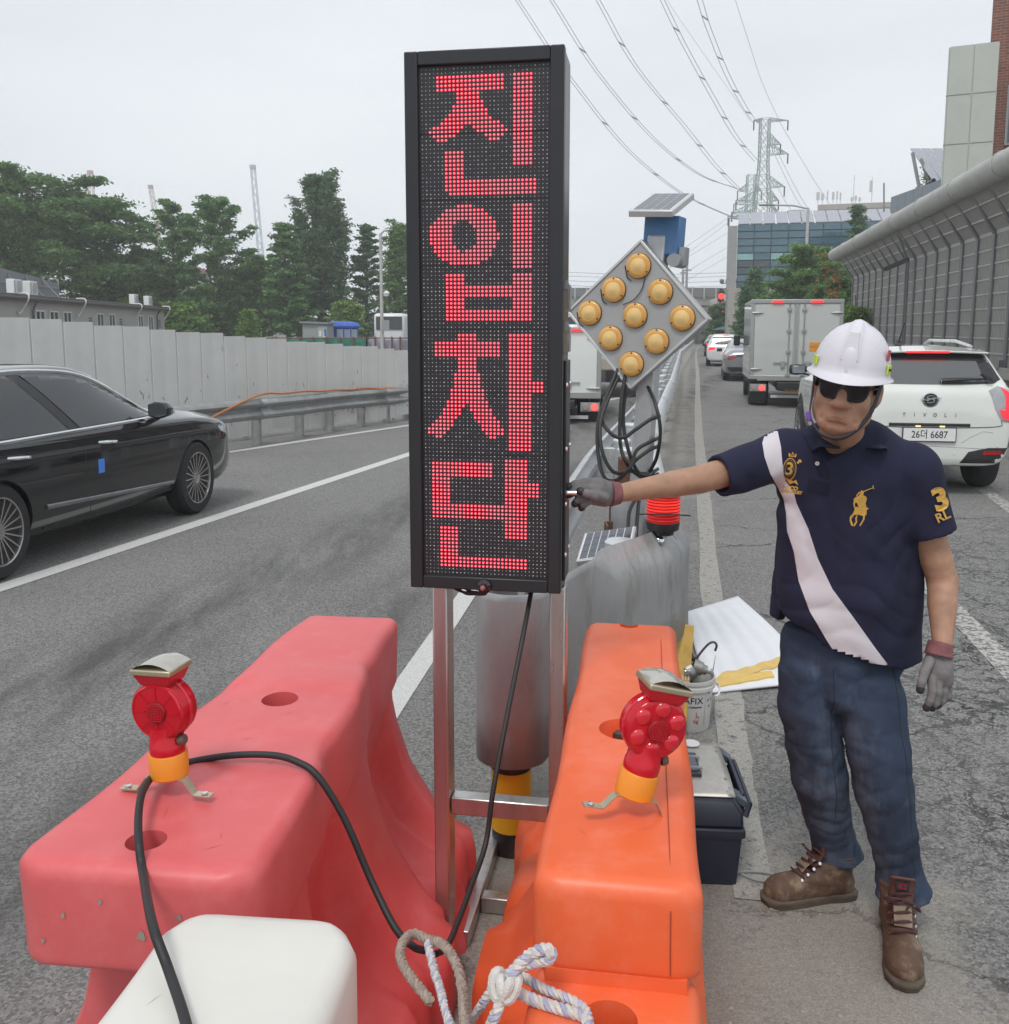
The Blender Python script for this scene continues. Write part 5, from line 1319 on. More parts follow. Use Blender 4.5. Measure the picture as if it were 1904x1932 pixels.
# overpass across the far end
def overpass():
    Y = 105; a, b = D(1040, 620, Y), D(1392, 620, Y); z0, z1, z2 = D(1200, 576, Y).z, D(1200, 560, Y).z, D(1200, 543, Y).z
    t = thing('overpass', 'grey concrete overpass crossing the far end of the road', 'bridge', (a.x, Y, 0)); w = b.x-a.x
    cc = M('overpass_concrete', (.33, .32, .3), .85, 0, .1, .6)
    MB().box((w/2, 5, (z0+z1)/2), (w, 10, z1-z0)).build('deck', cc, t); 
    bp = M('overpass_barrier', (.2, .205, .2), .8, 0, .08, 1)
    for k in range(16): MB().box((w*(k+.5)/16, -.1, (z1+z2)/2), (w/16-.08, .15, z2-z1)).build('parapet_panel', bp, t)
    for k in range(17): MB().box((w*k/16, -.25, (z1+z2)/2-.1), (.12, .2, z2-z1+.3)).build('parapet_post', GALVL, t)
    for k in (.1, .45, .8): MB().lathe([(.8, 0), (.8, z0)], 16, Matrix.Translation((w*k, 5, 0))).build('pier', cc, t)
    rm = [D(1392, 560, Y), D(1420, 540, Y-20), D(1470, 525, Y-38)]; 
    rows = [[p+Vector((0, 0, -1.1)), p+Vector((0, 0, .3))] for p in smooth_path([D(1340, 572, Y-2), D(1375, 560, Y-8), D(1410, 548, Y-20), D(1470, 535, Y-32)], 5)]
    MB().grid(rows).build('ramp_wall', M('ramp_concrete', (.4, .38, .35), .85), t, True, solid=.3)
overpass()
for px, y0, y1 in ((1288, 500, 556), (1295, 495, 556)):
    a, b = D(px, y1, 112), D(px, y0, 112); t = thing('catenary_mast', 'thin steel mast %s standing on the overpass line' % ('left of its twin' if px < 1290 else 'right of its twin'), 'mast', (a.x, 112, a.z-.5), group='twin masts behind the overpass')
    MB().box((0, 0, (b.z-a.z)/2), (.25, .25, b.z-a.z)).build('mast', GREYP, t); MB().box((.1, 0, b.z-a.z-.4), (.9, .1, .15)).build('arm', GREYP, t)

# traffic lights, flood-light pole, arm lamp
def traffic_light():
    p = D(1358, 640, 85); t = thing('traffic_light', 'traffic light pole with two red lights and a round white sign', 'traffic light', (p.x, 85, 0))
    z = lambda y: D(1358, y, 85).z
    MB().tube([(0, .2, 0), (0, .2, z(545))], .1, 8).build('pole', BLACKP, t)
    MB().tube([(0, .2, z(546)), (3.5, 1, z(552))], .06, 6).build('arm', BLACKP, t)
    for y in (559, 588):
        MB().box((0, 0, z(y)), (.5, .3, .95)).build('lamp_box', BLACKP, t, bevel=.04)
        MB().lathe([(.27, 0), (.2, .08), (.01, .1)], 18, Matrix.Translation((0, -.15, z(y))) @ Matrix.Rotation(R(90), 4, 'X')).build('red_light', EM('signal_red', (1, .04, .03), 2.2), t)
    s = MB().lathe([(.44, 0), (.44, .03)], 24, Matrix.Translation((0, -.2, z(580))) @ Matrix.Rotation(R(90), 4, 'X')).build('round_sign', M('sign_red', (.55, .06, .06), .5), t)
    MB().lathe([(.33, .03), (.33, .04)], 24, Matrix.Translation((0, -.2, z(580))) @ Matrix.Rotation(R(90), 4, 'X')).build('sign_face', WHITEP, t)
    mb = MB(); mb.box((0, -.25, z(580)-.03), (.08, .02, .4)); mb.box((-.08, -.25, z(580)+.12), (.2, .02, .08)); mb.build('sign_symbol', INK, t)
traffic_light()
def flood_pole():
    p = D(1373, 640, 72); t = thing('floodlight_pole', 'grey pole with three floodlights right of the traffic lights', 'floodlight', (p.x, 72, 0)); H = D(1373, 535, 72).z
    MB().lathe([(.16, 0), (.11, H)], 10).build('pole', GALVL, t)
    MB().bar((-.65, 0, H), (.6, 0, H+.05), .08).build('arm', GALVL, t); MB().bar((-.5, 0, H-.35), (0, 0, H-.75), .06).build('brace', GALVL, t)
    for x in (-.6, -.15, .5): MB().box((x, -.1, H+.18), (.3, .25, .3), Matrix.Rotation(R(20), 3, 'X')).build('lamp_head', GREYP, t, bevel=.04)
flood_pole()
street_lamp(1513, 52, 392, -88, 'tall grey street lamp with a long arm before the glass block', side=1, r=.1)

# pylons and their wires
def pylon(px, Y, top, base_y, half_top, half_base, arms, label, m, bar):
    c = D(px, 620, Y); t = thing('pylon', label, 'pylon', (c.x, Y, 0)); H = D(px, top, Y).z
    s = Y/FPX; ht, hb = half_top*s, half_base*s
    def corner(f, i, j): w = lerp(hb, ht, min(1, f/.8)**.8); return Vector((i*w, j*w, f*H))
    mb = MB(); n = 16
    for i in (-1, 1):
        for j in (-1, 1):
            for k in range(n): mb.bar(corner(k/n, i, j), corner((k+1)/n, i, j), bar*1.5)
    mb.build('leg', m, t, smooth=0)
    mb = MB()
    for k in range(n):
        f0, f1 = k/n, (k+1)/n
        for (a, b) in (((-1, -1), (1, -1)), ((1, -1), (1, 1)), ((1, 1), (-1, 1)), ((-1, 1), (-1, -1))):
            mb.bar(corner(f0, *a), corner(f1, *b), bar*.8); mb.bar(corner(f0, *b), corner(f1, *a), bar*.8); mb.bar(corner(f1, *a), corner(f1, *b), bar*.8)
    kind(mb.build('lattice', m, t, smooth=0), 'stuff')
    tips = {}
    for ay, lx, rx in arms:
        z = D(px, ay, Y).z; f = z/H; am = MB()
        for sgn, ln in ((-1, lx), (1, rx)):
            if not ln: continue
            tip = Vector((sgn*ln*s, 0, z)); tips[(ay, sgn)] = tip+t.location
            for j in (-1, 1):
                lo, hi = corner(max(0, f-.005), sgn, j), corner(min(1, f+.045), sgn, j)
                am.bar(lo, tip, bar*1.1); am.bar(hi, tip, bar*1.1)
                for q in (.25, .5, .75): am.bar(lo.lerp(tip, q), hi.lerp(tip, q), bar*.7); am.bar(lo.lerp(tip, q), hi.lerp(tip, max(0, q-.25)), bar*.7)
            ins = MB(); ins.lathe([(bar*1.3, 0), (bar*1.3, -2.2*s*8)], 8, Matrix.Translation(tip)); ins.build('insulator', BLACKP, t)
        am.build('cross_arm', m, t, smooth=0)
    return tips
PYM = M('pylon_green', (.28, .36, .33), .6, .2, .1, 2)
tips = pylon(1430, 150, 224, 620, 8, 34, [(227, 20, 42), (272, 0, 30), (290, 0, 44), (352, 0, 40), (378, 48, 30), (400, 55, 30), (412, 60, 0)], 'tall green lattice power pylon behind the glass block', PYM, .085)
pylon(1408, 210, 330, 620, 7, 22, [(360, 24, 20), (385, 30, 0), (408, 40, 0)], 'second fainter lattice pylon just left of the tall one', PYM, .1)
WM = M('wire_grey', (.22, .23, .24), .6)
def wire(pts, r, label, twin=0):
    P = smooth_path([D(*p) for p in pts], 10)
    t = thing('power_line', label, 'power line', P[-1], group='overhead power lines')
    for k in range(1+(twin > 0)):
        MB().tube([p+Vector((twin*k*(p.y/150+.1), 0, -twin*.3*k)) for p in P], [r*.62*max(.25, p.y/150) for p in P], 4).build('conductor', WM, t, True, fix=False)
    if twin:
        sp = MB()
        for i in range(6, len(P)-4, 9): sp.bar(P[i], P[i]+Vector((twin*(P[i].y/150+.1), 0, -twin*.3)), r*2.2*max(.3, P[i].y/150))
        sp.build('spacer', WM, t, True)
LBL = ['outermost left bundled power line sweeping down from the top edge', 'second bundled power line from the left sweeping to the pylon', 'middle bundled power line sweeping down to the pylon', 'fourth bundled power line from the left reaching the pylon', 'steepest bundled power line dropping to the pylon top']
LB = 'long bundled power line sweeping down from the top edge to the pylon'
wire([(965, -12, 45), (1075, 150, 62), (1190, 290, 95), (1290, 368, 130), (1385, 412, 150)], .075, LBL[0], .8)
wire([(1030, -12, 45), (1135, 150, 62), (1240, 270, 95), (1320, 330, 130), (1388, 355, 150)], .075, LBL[1], .8)
wire([(1118, -12, 45), (1200, 130, 65), (1290, 240, 95), (1345, 310, 130), (1390, 357, 150)], .075, LBL[2], .8)
wire([(1240, -12, 45), (1290, 90, 65), (1345, 190, 95), (1385, 258, 125), (1424, 305, 150)], .075, LBL[3], .8)
wire([(1312, -12, 45), (1335, 60, 62), (1370, 145, 95), (1400, 200, 125), (1420, 230, 150)], .075, LBL[4], .8)
TW = 'thin single wire crossing the sky near the pylon'
wire([(1384, -12, 60), (1410, 70, 80), (1440, 160, 120), (1470, 226, 150)], .05, 'thin single wire arriving at the right end of the pylon top')
wire([(1250, -12, 60), (1320, 90, 90), (1390, 190, 120), (1415, 228, 150)], .04, 'thinnest single wire crossing the sky left of the pylon top')
for a, b, c in (((1470, 228, 150), (1530, 330, 160), (1566, 385, 165)), ((1470, 292, 150), (1510, 370, 158), (1545, 420, 165)), ((1462, 292, 150), (1500, 370, 158), (1533, 420, 165)), ((1468, 355, 150), (1490, 392, 155), (1520, 424, 160)), ((1455, 398, 150), (1475, 412, 152), (1492, 424, 155))):
    wire([a, b, c], .055, 'power line dropping right from the pylon to the %s' % {1566: 'beige roof edge, outermost one', 1545: 'aerial cluster', 1533: 'left end of the beige roof', 1520: 'street lamp arm', 1492: 'cooling tower'}[c[0]])
LL = 'faint wire fanning from the pylon down to the left'
for a, b in (((1390, 400, 150), (1080, 610, 120)), ((1384, 412, 150), (1080, 640, 125)), ((1388, 430, 150), (1100, 600, 130)), ((1392, 455, 150), (1140, 600, 130)), ((1384, 478, 150), (1180, 590, 130))):
    m_ = ((a[0]+b[0])/2-6, (a[1]+b[1])/2+6, 138); wire([a, m_, b], .045, 'faint wire fanning down left from the pylon, %s of five' % {400: 'topmost', 412: 'second', 430: 'middle', 455: 'fourth', 478: 'lowest'}[a[1]])
LH = 'level wire strung low across the far left of the diamond board'
for y in (515, 522, 531, 540): wire([(1050, y-2, 108), (1220, y+3, 110), (1386, y-1, 112)], .05, 'level wire strung low across the far left, %s of four' % {515: 'highest', 522: 'second', 531: 'third', 540: 'lowest'}[y])

def distant(px, py_, name, label, w, h, m, Y):
    a = D(px, 640, Y)
t = thing('market_umbrella', 'blue-green parasol canopy beyond the queue of cars', 'parasol', D(1383, 620, 78)); t.location.z = 0
zc = D(1383, 622, 78).z; zt = D(1383, 611, 78).z
MB().lathe([(1.7, zc), (1.65, zc+.05), (.1, zt), (.01, zt+.03)], 8).build('canopy', M('canopy_teal', (.06, .16, .18), .8), t); MB().cyl((0, 0, 0), (0, 0, zc+.3), .05, n=8).build('pole', GREYP, t)
t = thing('water_barrier', 'red and white water barrier far ahead at the rail end', 'traffic barrier', G(1322, 646))
s = .8; MB().rings([[Vector((-.3, -.4, 0)), Vector((.3, -.4, 0)), Vector((.3, .4, 0)), Vector((-.3, .4, 0))], [Vector((-.15, -.35, 1)), Vector((.15, -.35, 1)), Vector((.15, .35, 1)), Vector((-.15, .35, 1))]]).build('body', M('far_barrier', (.6, .12, .1), .6), t, bevel=.05)
for nm, px, Y, top, wpx, m, lab in (('far_shop', 1345, 118, 585, 60, M('shop_grey', (.3, .31, .32), .8), 'grey low building under the overpass'), ('far_block', 1440, 108, 560, 110, M('ramp_beige', (.42, .4, .37), .8), 'pale low building behind the conifers'), ('station_wall', 1180, 130, 596, 180, M('station_grey', (.3, .31, .31), .8), 'grey low wall building under the left end of the overpass')):
    far_building(px-wpx/2, px+wpx/2, top, Y, m, lab, 2, 6, nm)
# ---------------------------------------------------------------- vehicles
LIMO = [(-2.48, .62, .80, .5, .84, .34), (-2.43, .80, .90, .62, .98, .28), (-2.3, .87, .95, .68, 1.06, .25), (-2.05, .915, .965, .69, 1.12, .22), (-1.75, .93, .96, .64, 1.25, .2), (-1.4, .935, .955, .60, 1.385, .19), (-.95, .935, .945, .595, 1.455, .19), (-.4, .935, .94, .595, 1.47, .19),
         (.05, .935, .935, .595, 1.435, .19), (.45, .93, .93, .61, 1.30, .19), (.8, .925, .925, .64, 1.13, .2), (1.08, .92, .92, .70, 1.035, .2), (1.6, .91, .90, .70, .985, .2), (2.0, .885, .85, .68, .93, .2), (2.25, .83, .79, .64, .87, .22), (2.4, .74, .71, .56, .78, .24), (2.46, .62, .62, .45, .70, .3)]
SEDAN = [(-2.48, .62, .80, .5, .84, .34), (-2.43, .80, .90, .62, .98, .28), (-2.3, .87, .95, .68, 1.09, .25), (-2.0, .915, .97, .70, 1.12, .22), (-1.7, .93, .965, .66, 1.17, .2), (-1.15, .935, .955, .60, 1.37, .19), (-.6, .935, .945, .595, 1.455, .19), (0, .935, .94, .595, 1.47, .19),
         (.42, .935, .935, .595, 1.435, .19), (.8, .93, .93, .61, 1.30, .19), (1.15, .925, .925, .64, 1.13, .2), (1.42, .92, .915, .70, 1.02, .2), (1.85, .905, .87, .70, .965, .2), (2.2, .86, .80, .66, .89, .21), (2.38, .76, .73, .58, .80, .24), (2.46, .62, .62, .45, .70, .3)]
SUV = [(-2.10, .66, .72, .5, .80, .36), (-2.07, .82, .88, .66, .96, .3), (-2.02, .875, 1.0, .72, 1.05, .28), (-1.93, .89, 1.02, .70, 1.24, .27), (-1.80, .895, 1.03, .655, 1.47, .26), (-1.68, .9, 1.03, .635, 1.555, .25), (-1.1, .9, 1.01, .63, 1.59, .24), (-.4, .9, .99, .63, 1.605, .24), (.2, .9, .98, .63, 1.58, .24), (.62, .895, .97, .64, 1.45, .24), (1.0, .89, .96, .68, 1.2, .25), (1.25, .885, .95, .72, 1.07, .25), (1.7, .87, .9, .72, 1.0, .25), (1.98, .8, .82, .66, .9, .27), (2.08, .62, .7, .5, .75, .32)]
def car_body(prof, paint, t, wheels, r_arch, name='body'):
    P = smooth_path([Vector(p) for p in prof], 4); rows = []
    for q in P:
        y, w, zb, wr, zt, zs = q
        ze = zt-.05 if zt-zb > .12 else lerp(zb, zt, .55)
        half = [(0, zs), (.6*w, zs), (.84*w, zs+.01), (.955*w, zs+.08), (.995*w, lerp(zs, zb, .38)), (1.0*w, lerp(zs, zb, .62)), (.988*w, zb-.09), (.968*w, zb-.02), (.945*w, zb)]
        for f in (.25, .5, .75): half.append((lerp(.945*w, wr, f)+.02*math.sin(f*math.pi)*(1 if zt-zb > .2 else 0), lerp(zb, ze, f)))
        half += [(wr, ze), (wr*.93, lerp(ze, zt, .45)), (wr*.75, lerp(ze, zt, .8)), (wr*.4, zt-.004), (0, zt)]
        rows.append([Vector((x, y, z)) for x, z in half]+[Vector((-x, y, z)) for x, z in reversed(half[1:-1])])
    o = MB().rings(rows).build(name, paint, t, smooth=180, sub=1); baked(o); b = bvh_of(o)
    cs = []
    for wy, wx in wheels:
        for s in (-1, 1): cs.append(MB().cyl((s*(wx-.22), wy, r_arch*.93), (s*(wx+.4), wy, r_arch*.93), r_arch, n=36).build('c', BLACKP))
    bpy.context.view_layer.update()
    w0 = o.parent; o.parent = None; bpy.context.view_layer.update(); cut(o, cs); o.parent = w0
    o.data.polygons.foreach_set('use_smooth', [True]*len(o.data.polygons)); o.data.set_sharp_from_angle(angle=R(38))
    return o, b
def wheel(t, x, y, r, side, spokes=20, wd=.21, rim=None, plain=False):
    mt = Matrix.Translation((x, y, r)) @ Matrix.Rotation(R(90*side), 4, 'Y')
    w = MB().lathe([(r*.62, -wd/2), (r*.9, -wd/2), (r*.985, -wd*.36), (r, -wd*.2), (r, wd*.2), (r*.985, wd*.36), (r*.92, wd/2), (r*.70, wd/2+.004), (r*.68, wd*.4)], 40, mt).build('wheel', TYRE, t)
    rm = rim or M('alloy', (.5, .5, .5), .25, .9, .08, 10)
    MB().lathe([(r*.69, wd*.42), (r*.70, wd/2+.004), (r*.67, wd/2), (r*.645, wd*.34), (r*.63, wd*.1)], 40, mt, caps=False).build('rim', rm, w)
    MB().lathe([(r*.64, wd*.08), (r*.05, wd*.1)], 32, mt).build('brake_disc', M('brake_black', (.03, .03, .03), .6), w)  # plain near-black disc closing the wheel behind the spokes
    sp = MB()
    for k in range(spokes):
        a = 2*math.pi*k/spokes; d = .09 if spokes > 12 else .0
        for q in ((-.02, .02) if spokes <= 12 else (0,)):
            p0 = mt @ Vector((r*.12*math.cos(a+q*3), r*.12*math.sin(a+q*3), wd*.36)); p1 = mt @ Vector((r*.66*math.cos(a+q), r*.66*math.sin(a+q), wd*.43))
            sp.bar(p0, p1, r*.036, r*.05, (1, 0, 0))
    sp.lathe([(r*.17, wd*.3), (r*.16, wd*.42), (r*.08, wd*.45), (.002, wd*.45)], 20, mt)
    sp.build('spokes', rm, w)
    return w
def SIDE(s): return (lambda y, z: Vector((s*3, y, z))), (-s, 0, 0)
def BACK(): return (lambda x, z: Vector((x, -6, z))), (0, 1, 0)
def FRONT(): return (lambda x, z: Vector((x, 6, z))), (0, -1, 0)
def TOP(): return (lambda x, y: Vector((x, y, 4))), (0, 0, -1)
def plate(t, c, txt, w=.52, h=.11, yellow=False, rot=0, txts=None):
    fr = MB().box((c[0], c[1], c[2]), (w+.02, .012, h+.02)).build('number_plate', BLACKP, t)
    MB().box((c[0], c[1]-.008, c[2]), (w, .006, h)).build('plate_face', YPLATE if yellow else WPLATE, t)
    text(txt, h*.78, frame4((c[0], c[1]-.0118, c[2]-.002), (1, 0, 0), (0, 0, 1)), 'plate_text', INK, t, bold=.0008)
def paint(name, col, rough=.16, metal=0): return M(name, col, rough, metal, .03, 2, coat=1, rvar=.03)

def black_sedan():
    k = G(356, 968); rz = R(-13.8); sc = Vector((.93, .87, 1.015))
    t = thing('black_sedan', 'glossy black sedan with tinted windows on the left carriageway', 'car')
    t.scale = sc; off = Matrix.Rotation(rz, 3, 'Z') @ Vector((.79*sc.x, 1.43*sc.y, 0)); t.location = k-off; t.rotation_euler = (0, 0, rz)
    pt = paint('black_car_paint', (.006, .0065, .008), .09)
    o, b = car_body(LIMO, pt, t, [(1.43, .92), (-1.42, .92)], .365)
    f, d = SIDE(1)
    wins = [[(.80, .985), (.62, 1.06), (.36, 1.2), (.06, 1.315), (-.28, 1.37), (-.74, 1.39), (-.36, .975)],
            [(-.52, .97), (-.90, 1.39), (-1.2, 1.37), (-1.5, 1.29), (-1.66, 1.22), (-1.62, .975)],
            [(-1.70, .975), (-1.74, 1.19), (-1.95, 1.08), (-1.98, .99)]]
    for s in (1, -1):
        f, d = SIDE(s)
        for w in wins[:3 if s == 1 else 2]: panel_on(b, [w], f, d, .006, .04, 'window', CARGLASS, t)
        line_on(b, smooth_path_2d([(.88, .97), (.68, 1.07), (.38, 1.225), (.06, 1.345), (-.28, 1.40), (-.85, 1.418), (-1.3, 1.375), (-1.6, 1.285), (-1.9, 1.13), (-2.02, 1.0)]), f, d, .017, 'chrome_trim', CHROME, t)
        line_on(b, [(.88-k2*.145, .962-.001*k2) for k2 in range(21)], f, d, .017, 'chrome_trim', CHROME, t)
        line_on(b, [(1.0-k2*.1, .36+.004*k2) for k2 in range(20)], f, d, .02, 'chrome_moulding', M('dark_chrome', (.35, .36, .37), .2, .9), t)
        for y0, y1 in ((-.36, .22), (-1.5, -1.0)):
            line_on(b, [(y0, .95), (y0-.02, .8), (y0-.03, .6), (y0+.02, .4), (y0+.06, .3)], f, d, .004, 'door_gap', BLACKP, t)
        line_on(b, [(1.12, .95), (1.1, .8), (1.08, .6), (1.05, .4), (1.03, .3)], f, d, .004, 'door_gap', BLACKP, t)
        panel_on(b, [[(-.75, 1.395), (-.885, 1.395), (-.50, .97), (-.37, .97)]], f, d, .003, .1, 'pillar', BLACKP, t)
        for y in (-.06, -1.18):
            hb = b.ray_cast(Vector((3*s, y, .83)), Vector((-s, 0, 0)))[0]
            MB().tube([hb+Vector((-.012*s, .13, -.005)), hb+Vector((.03*s, .08, .0)), hb+Vector((.033*s, -.06, .008)), hb+Vector((-.01*s, -.12, .01))], [.012, .015, .016, .012], 8).build('door_handle', CHROME, t)
            panel_on(b, [[(y+.11*math.cos(a), .80+.035*math.sin(a)) for a in [i*.524 for i in range(12)]]], f, d, .001, .05, 'handle_recess', BLACKP, t)
        mh = Vector((s*1.0, .66, 1.04)); 
        MB().rings([[mh+Vector((s*x*k, y, z*k)) for x, z in ((-.10, -.055), (.03, -.07), (.11, -.045), (.125, .02), (.09, .065), (-.02, .075), (-.10, .05))] for y, k in ((-.055, .93), (-.045, 1.0), (.02, .98), (.07, .8), (.1, .5))]).build('mirror', pt, t, smooth=50, bevel=.008)
        MB().rings([[mh+Vector((s*x*k, y, z*k)) for x, z in ((-.09, -.048), (.03, -.06), (.10, -.04), (.11, .018), (.08, .056), (-.02, .064), (-.09, .042))] for y, k in ((-.06, .95), (-.053, .98))]).build('mirror_glass', M('door_mirror_glass', (.12, .13, .14), .06, .6), t)
        MB().bar(mh+Vector((-.03*s, .0, -.07)), mh+Vector((-.14*s, .02, -.11)), .06, .03).build('mirror_foot', pt, t)
        MB().box(mh+Vector((.06*s, .06, -.02)), (.1, .03, .03)).build('mirror_lamp', M('clear_lens', (.5, .5, .5), .1, coat=.5), t)
        panel_on(b, [[(1.95, .78), (2.1, .82), (2.34, .74), (2.38, .68), (2.2, .69), (2.0, .74)]], f, d, .004, .08, 'headlight', M('headlight_lens', (.5, .52, .54), .08, .3, .2, 10, coat=1), t)
        panel_on(b, [[(2.28, .34), (2.4, .36), (2.4, .47), (2.33, .44)]], f, d, .003, .06, 'bumper_chrome', CHROME, t)
        line_on(b, [(1.9-.06*k2, .315+.02*math.sin(k2)*0) for k2 in range(0)] or [(1.0, .3), (.0, .28), (-.9, .28)], f, d, .012, 'sill', BLACKP, t)
    f, d = SIDE(1)
    panel_on(b, [[(-.14, .71), (-.22, .71), (-.225, .60), (-.145, .60)]], f, d, .006, .05, 'door_guard', M('blue_foam', (.08, .25, .75), .6), t)
    panel_on(b, [[(-.52, -.6), (.52, -.6)][:0] or [(-.5, 1.05), (.5, 1.05), (.46, 1.36), (-.46, 1.36)]], *FRONT(), .004, .12, 'windscreen', CARGLASS, t)
    panel_on(b, [[(-.5, 1.13), (.5, 1.13), (.45, 1.38), (-.45, 1.38)]], *BACK(), .004, .12, 'rear_window', CARGLASS, t)
    rim = M('sedan_alloy', (.5, .49, .48), .22, .9, .08, 10)
    for y in (1.43, -1.42):
        for s in (-1, 1): wheel(t, s*.81, y, .345, s, 20, .22, rim)
    MB().box((0, 0, .3), (1.3, 4.0, .2)).build('underbody', BLACKP, t)
def smooth_path_2d(pts, n=5): return [(p.x, p.y) for p in smooth_path([(a, b, 0) for a, b in pts], n)]
black_sedan()

def white_suv():
    k = G(1845, 917); rz = R(-9.5); sc = .955
    t = thing('white_suv', 'white compact sport utility car with lit tail lamp behind the worker', 'car'); t.scale = (sc, sc, sc)
    t.location = k-Matrix.Rotation(rz, 3, 'Z') @ Vector((.80*sc, -1.28*sc, 0)); t.rotation_euler = (0, 0, rz)
    pt = paint('white_car_paint', (.70, .72, .68), .14)
    o, b = car_body(SUV, pt, t, [(1.30, .9), (-1.28, .9)], .37)
    fb, db = BACK(); dk = M('dark_cladding', (.025, .026, .028), .55, 0, .1, 20)
    panel_on(b, [smooth_path_2d([(-.66, 1.085), (-.4, 1.07), (0, 1.065), (.4, 1.07), (.66, 1.085)], 3)+smooth_path_2d([(.74, 1.15), (.63, 1.45), (.56, 1.49), (0, 1.515), (-.56, 1.49), (-.63, 1.45), (-.74, 1.15)], 2)], fb, db, .004, .07, 'rear_window', M('suv_glass', (.09, .095, .1), .06, 0, .05, 3, coat=1, rvar=.02), t)
    panel_on(b, [smooth_path_2d([(-.60, 1.395), (0, 1.41), (.60, 1.395)], 4)+[(.62, 1.455), (.56, 1.49), (0, 1.515), (-.56, 1.49), (-.62, 1.455)]], fb, db, .008, .07, 'spoiler_glass', BLACKP, t)
    for s in (-1, 1): panel_on(b, [[(s*.52, 1.395), (s*.62, 1.42), (s*.75, 1.14), (s*.67, 1.085), (s*.58, 1.08)]], fb, db, .007, .07, 'window_frit', BLACKP, t)
    # spoiler lip with the stop lamp
    MB().rings([[Vector((x, -1.86-.03*(1-(x/.66)**2), 1.545-.03*abs(x)/.66)), Vector((x, -1.55, 1.60-.05*(x/.66)**2)), Vector((x, -1.55, 1.56-.06*(x/.66)**2)), Vector((x, -1.85-.03*(1-(x/.66)**2), 1.515-.03*abs(x)/.66))] for x in np.linspace(-.64, .64, 13)]).build('spoiler', pt, t, bevel=.008)
    MB().box((0, -1.875, 1.517), (.46, .03, .03)).build('stop_lamp', REDLAMP, t, bevel=.006)
    pv = b.ray_cast(fb(.12, 1.1), Vector(db))[0]
    MB().tube([pv+Vector((0, -.02, .02)), pv+Vector((.2, -.035, .04)), pv+Vector((.46, -.03, .05))], [.035, .026, .012], 8).build('wiper', BLACKP, t)
    MB().tube([pv+Vector((.40, -.04, .12)), pv+Vector((.52, -.04, .02))], .02, 6).build('wiper_arm', BLACKP, t)
    for s in (-1, 1):
        f, d = SIDE(s)
        panel_on(b, [smooth_path_2d([(.80, 1.03), (.55, 1.3), (.3, 1.42), (-.2, 1.475), (-.9, 1.47), (-1.35, 1.42), (-1.5, 1.25), (-1.35, 1.10), (-.6, 1.05), (.1, 1.02)], 3)], f, d, .004, .08, 'side_window', CARGLASS, t)
        panel_on(b, [[(-1.42, 1.42), (-1.63, 1.43), (-1.75, 1.2), (-1.6, 1.12), (-1.52, 1.25)]], f, d, .004, .08, 'quarter_window', CARGLASS, t)
        for y in (.45, -.75): panel_on(b, [[(y+.03, 1.05), (y-.05, 1.05), (y-.09, 1.46), (y-.02, 1.46)]], f, d, .006, .08, 'pillar', BLACKP, t)
        for y in (.05, -.95):
            hb = b.ray_cast(Vector((3*s, y, .9)), Vector((-s, 0, 0)))[0]; MB().tube([hb+Vector((0, .1, 0)), hb+Vector((.035*s, .06, 0)), hb+Vector((.035*s, -.06, 0)), hb+Vector((0, -.1, 0))], .014, 8).build('door_handle', pt, t)
        for y0 in (.98, -.15, -1.0): line_on(b, [(y0, 1.0), (y0, .8), (y0+.01, .5), (y0+.03, .32)], f, d, .004, 'door_gap', GREYP, t)
        mh = Vector((s*1.02, .72, 1.12)); MB().lathe([(.02, -.12), (.085, -.11), (.1, -.02), (.09, .06), (.05, .12), (.01, .13)], 16, Matrix.Translation(mh) @ Matrix.Scale(.7, 4, (0, 1, 0)) @ Matrix.Rotation(R(90), 4, 'Y')).build('mirror', BLACKP, t, smooth=180)
        MB().box(mh+Vector((0, -.068, .0)), (.17, .012, .13)).build('mirror_glass', M('mirror_glass', (.25, .27, .29), .08, .6), t, bevel=.004)
        MB().bar(mh+Vector((-.03*s, 0, -.06)), mh+Vector((-.15*s, .03, -.1)), .06, .03).build('mirror_foot', BLACKP, t)
        # tail lamp wraps the corner: clear outer shell, red inner
        cl = M('lamp_shell', (.36, .37, .38), .12, .2, .15, 8, coat=1)
        panel_on(b, [[(s*.60, .99), (s*.70, 1.055), (s*.83, 1.0), (s*.86, .9), (s*.85, .68), (s*.74, .70), (s*.67, .80)]], fb, db, .006, .04, 'tail_lamp', cl, t)
        panel_on(b, [[(s*.735, 1.03), (s*.80, .99), (s*.83, .9), (s*.83, .705), (s*.76, .715), (s*.715, .80), (s*.775, .79), (s*.775, .92)]], fb, db, .016, .03, 'lit_lamp', EM('tail_red_%d' % s, (1, .03, .05), 1.0, (.5, .01, .02)), t)
        panel_on(b, [[(s*.30, .265), (s*.42, .42), (s*.62, .46), (s*.83, .46), (s*.84, .56), (s*.86, .36), (s*.80, .28)]], fb, db, .006, .05, 'lower_cladding', dk, t)
        panel_on(b, [[(s*.56, .395), (s*.76, .40), (s*.77, .435), (s*.58, .43)]], fb, db, .012, .05, 'reflector', REDDARK, t)
        panel_on(b, [[(-1.28+.4*math.cos(a), .345+.4*math.sin(a)) for a in np.linspace(-.15, math.pi+.15, 18)]+[(-1.28+.365*math.cos(a), .345+.365*math.sin(a)) for a in np.linspace(math.pi+.15, -.15, 18)]], f, d, .006, .06, 'arch_cladding', dk, t)
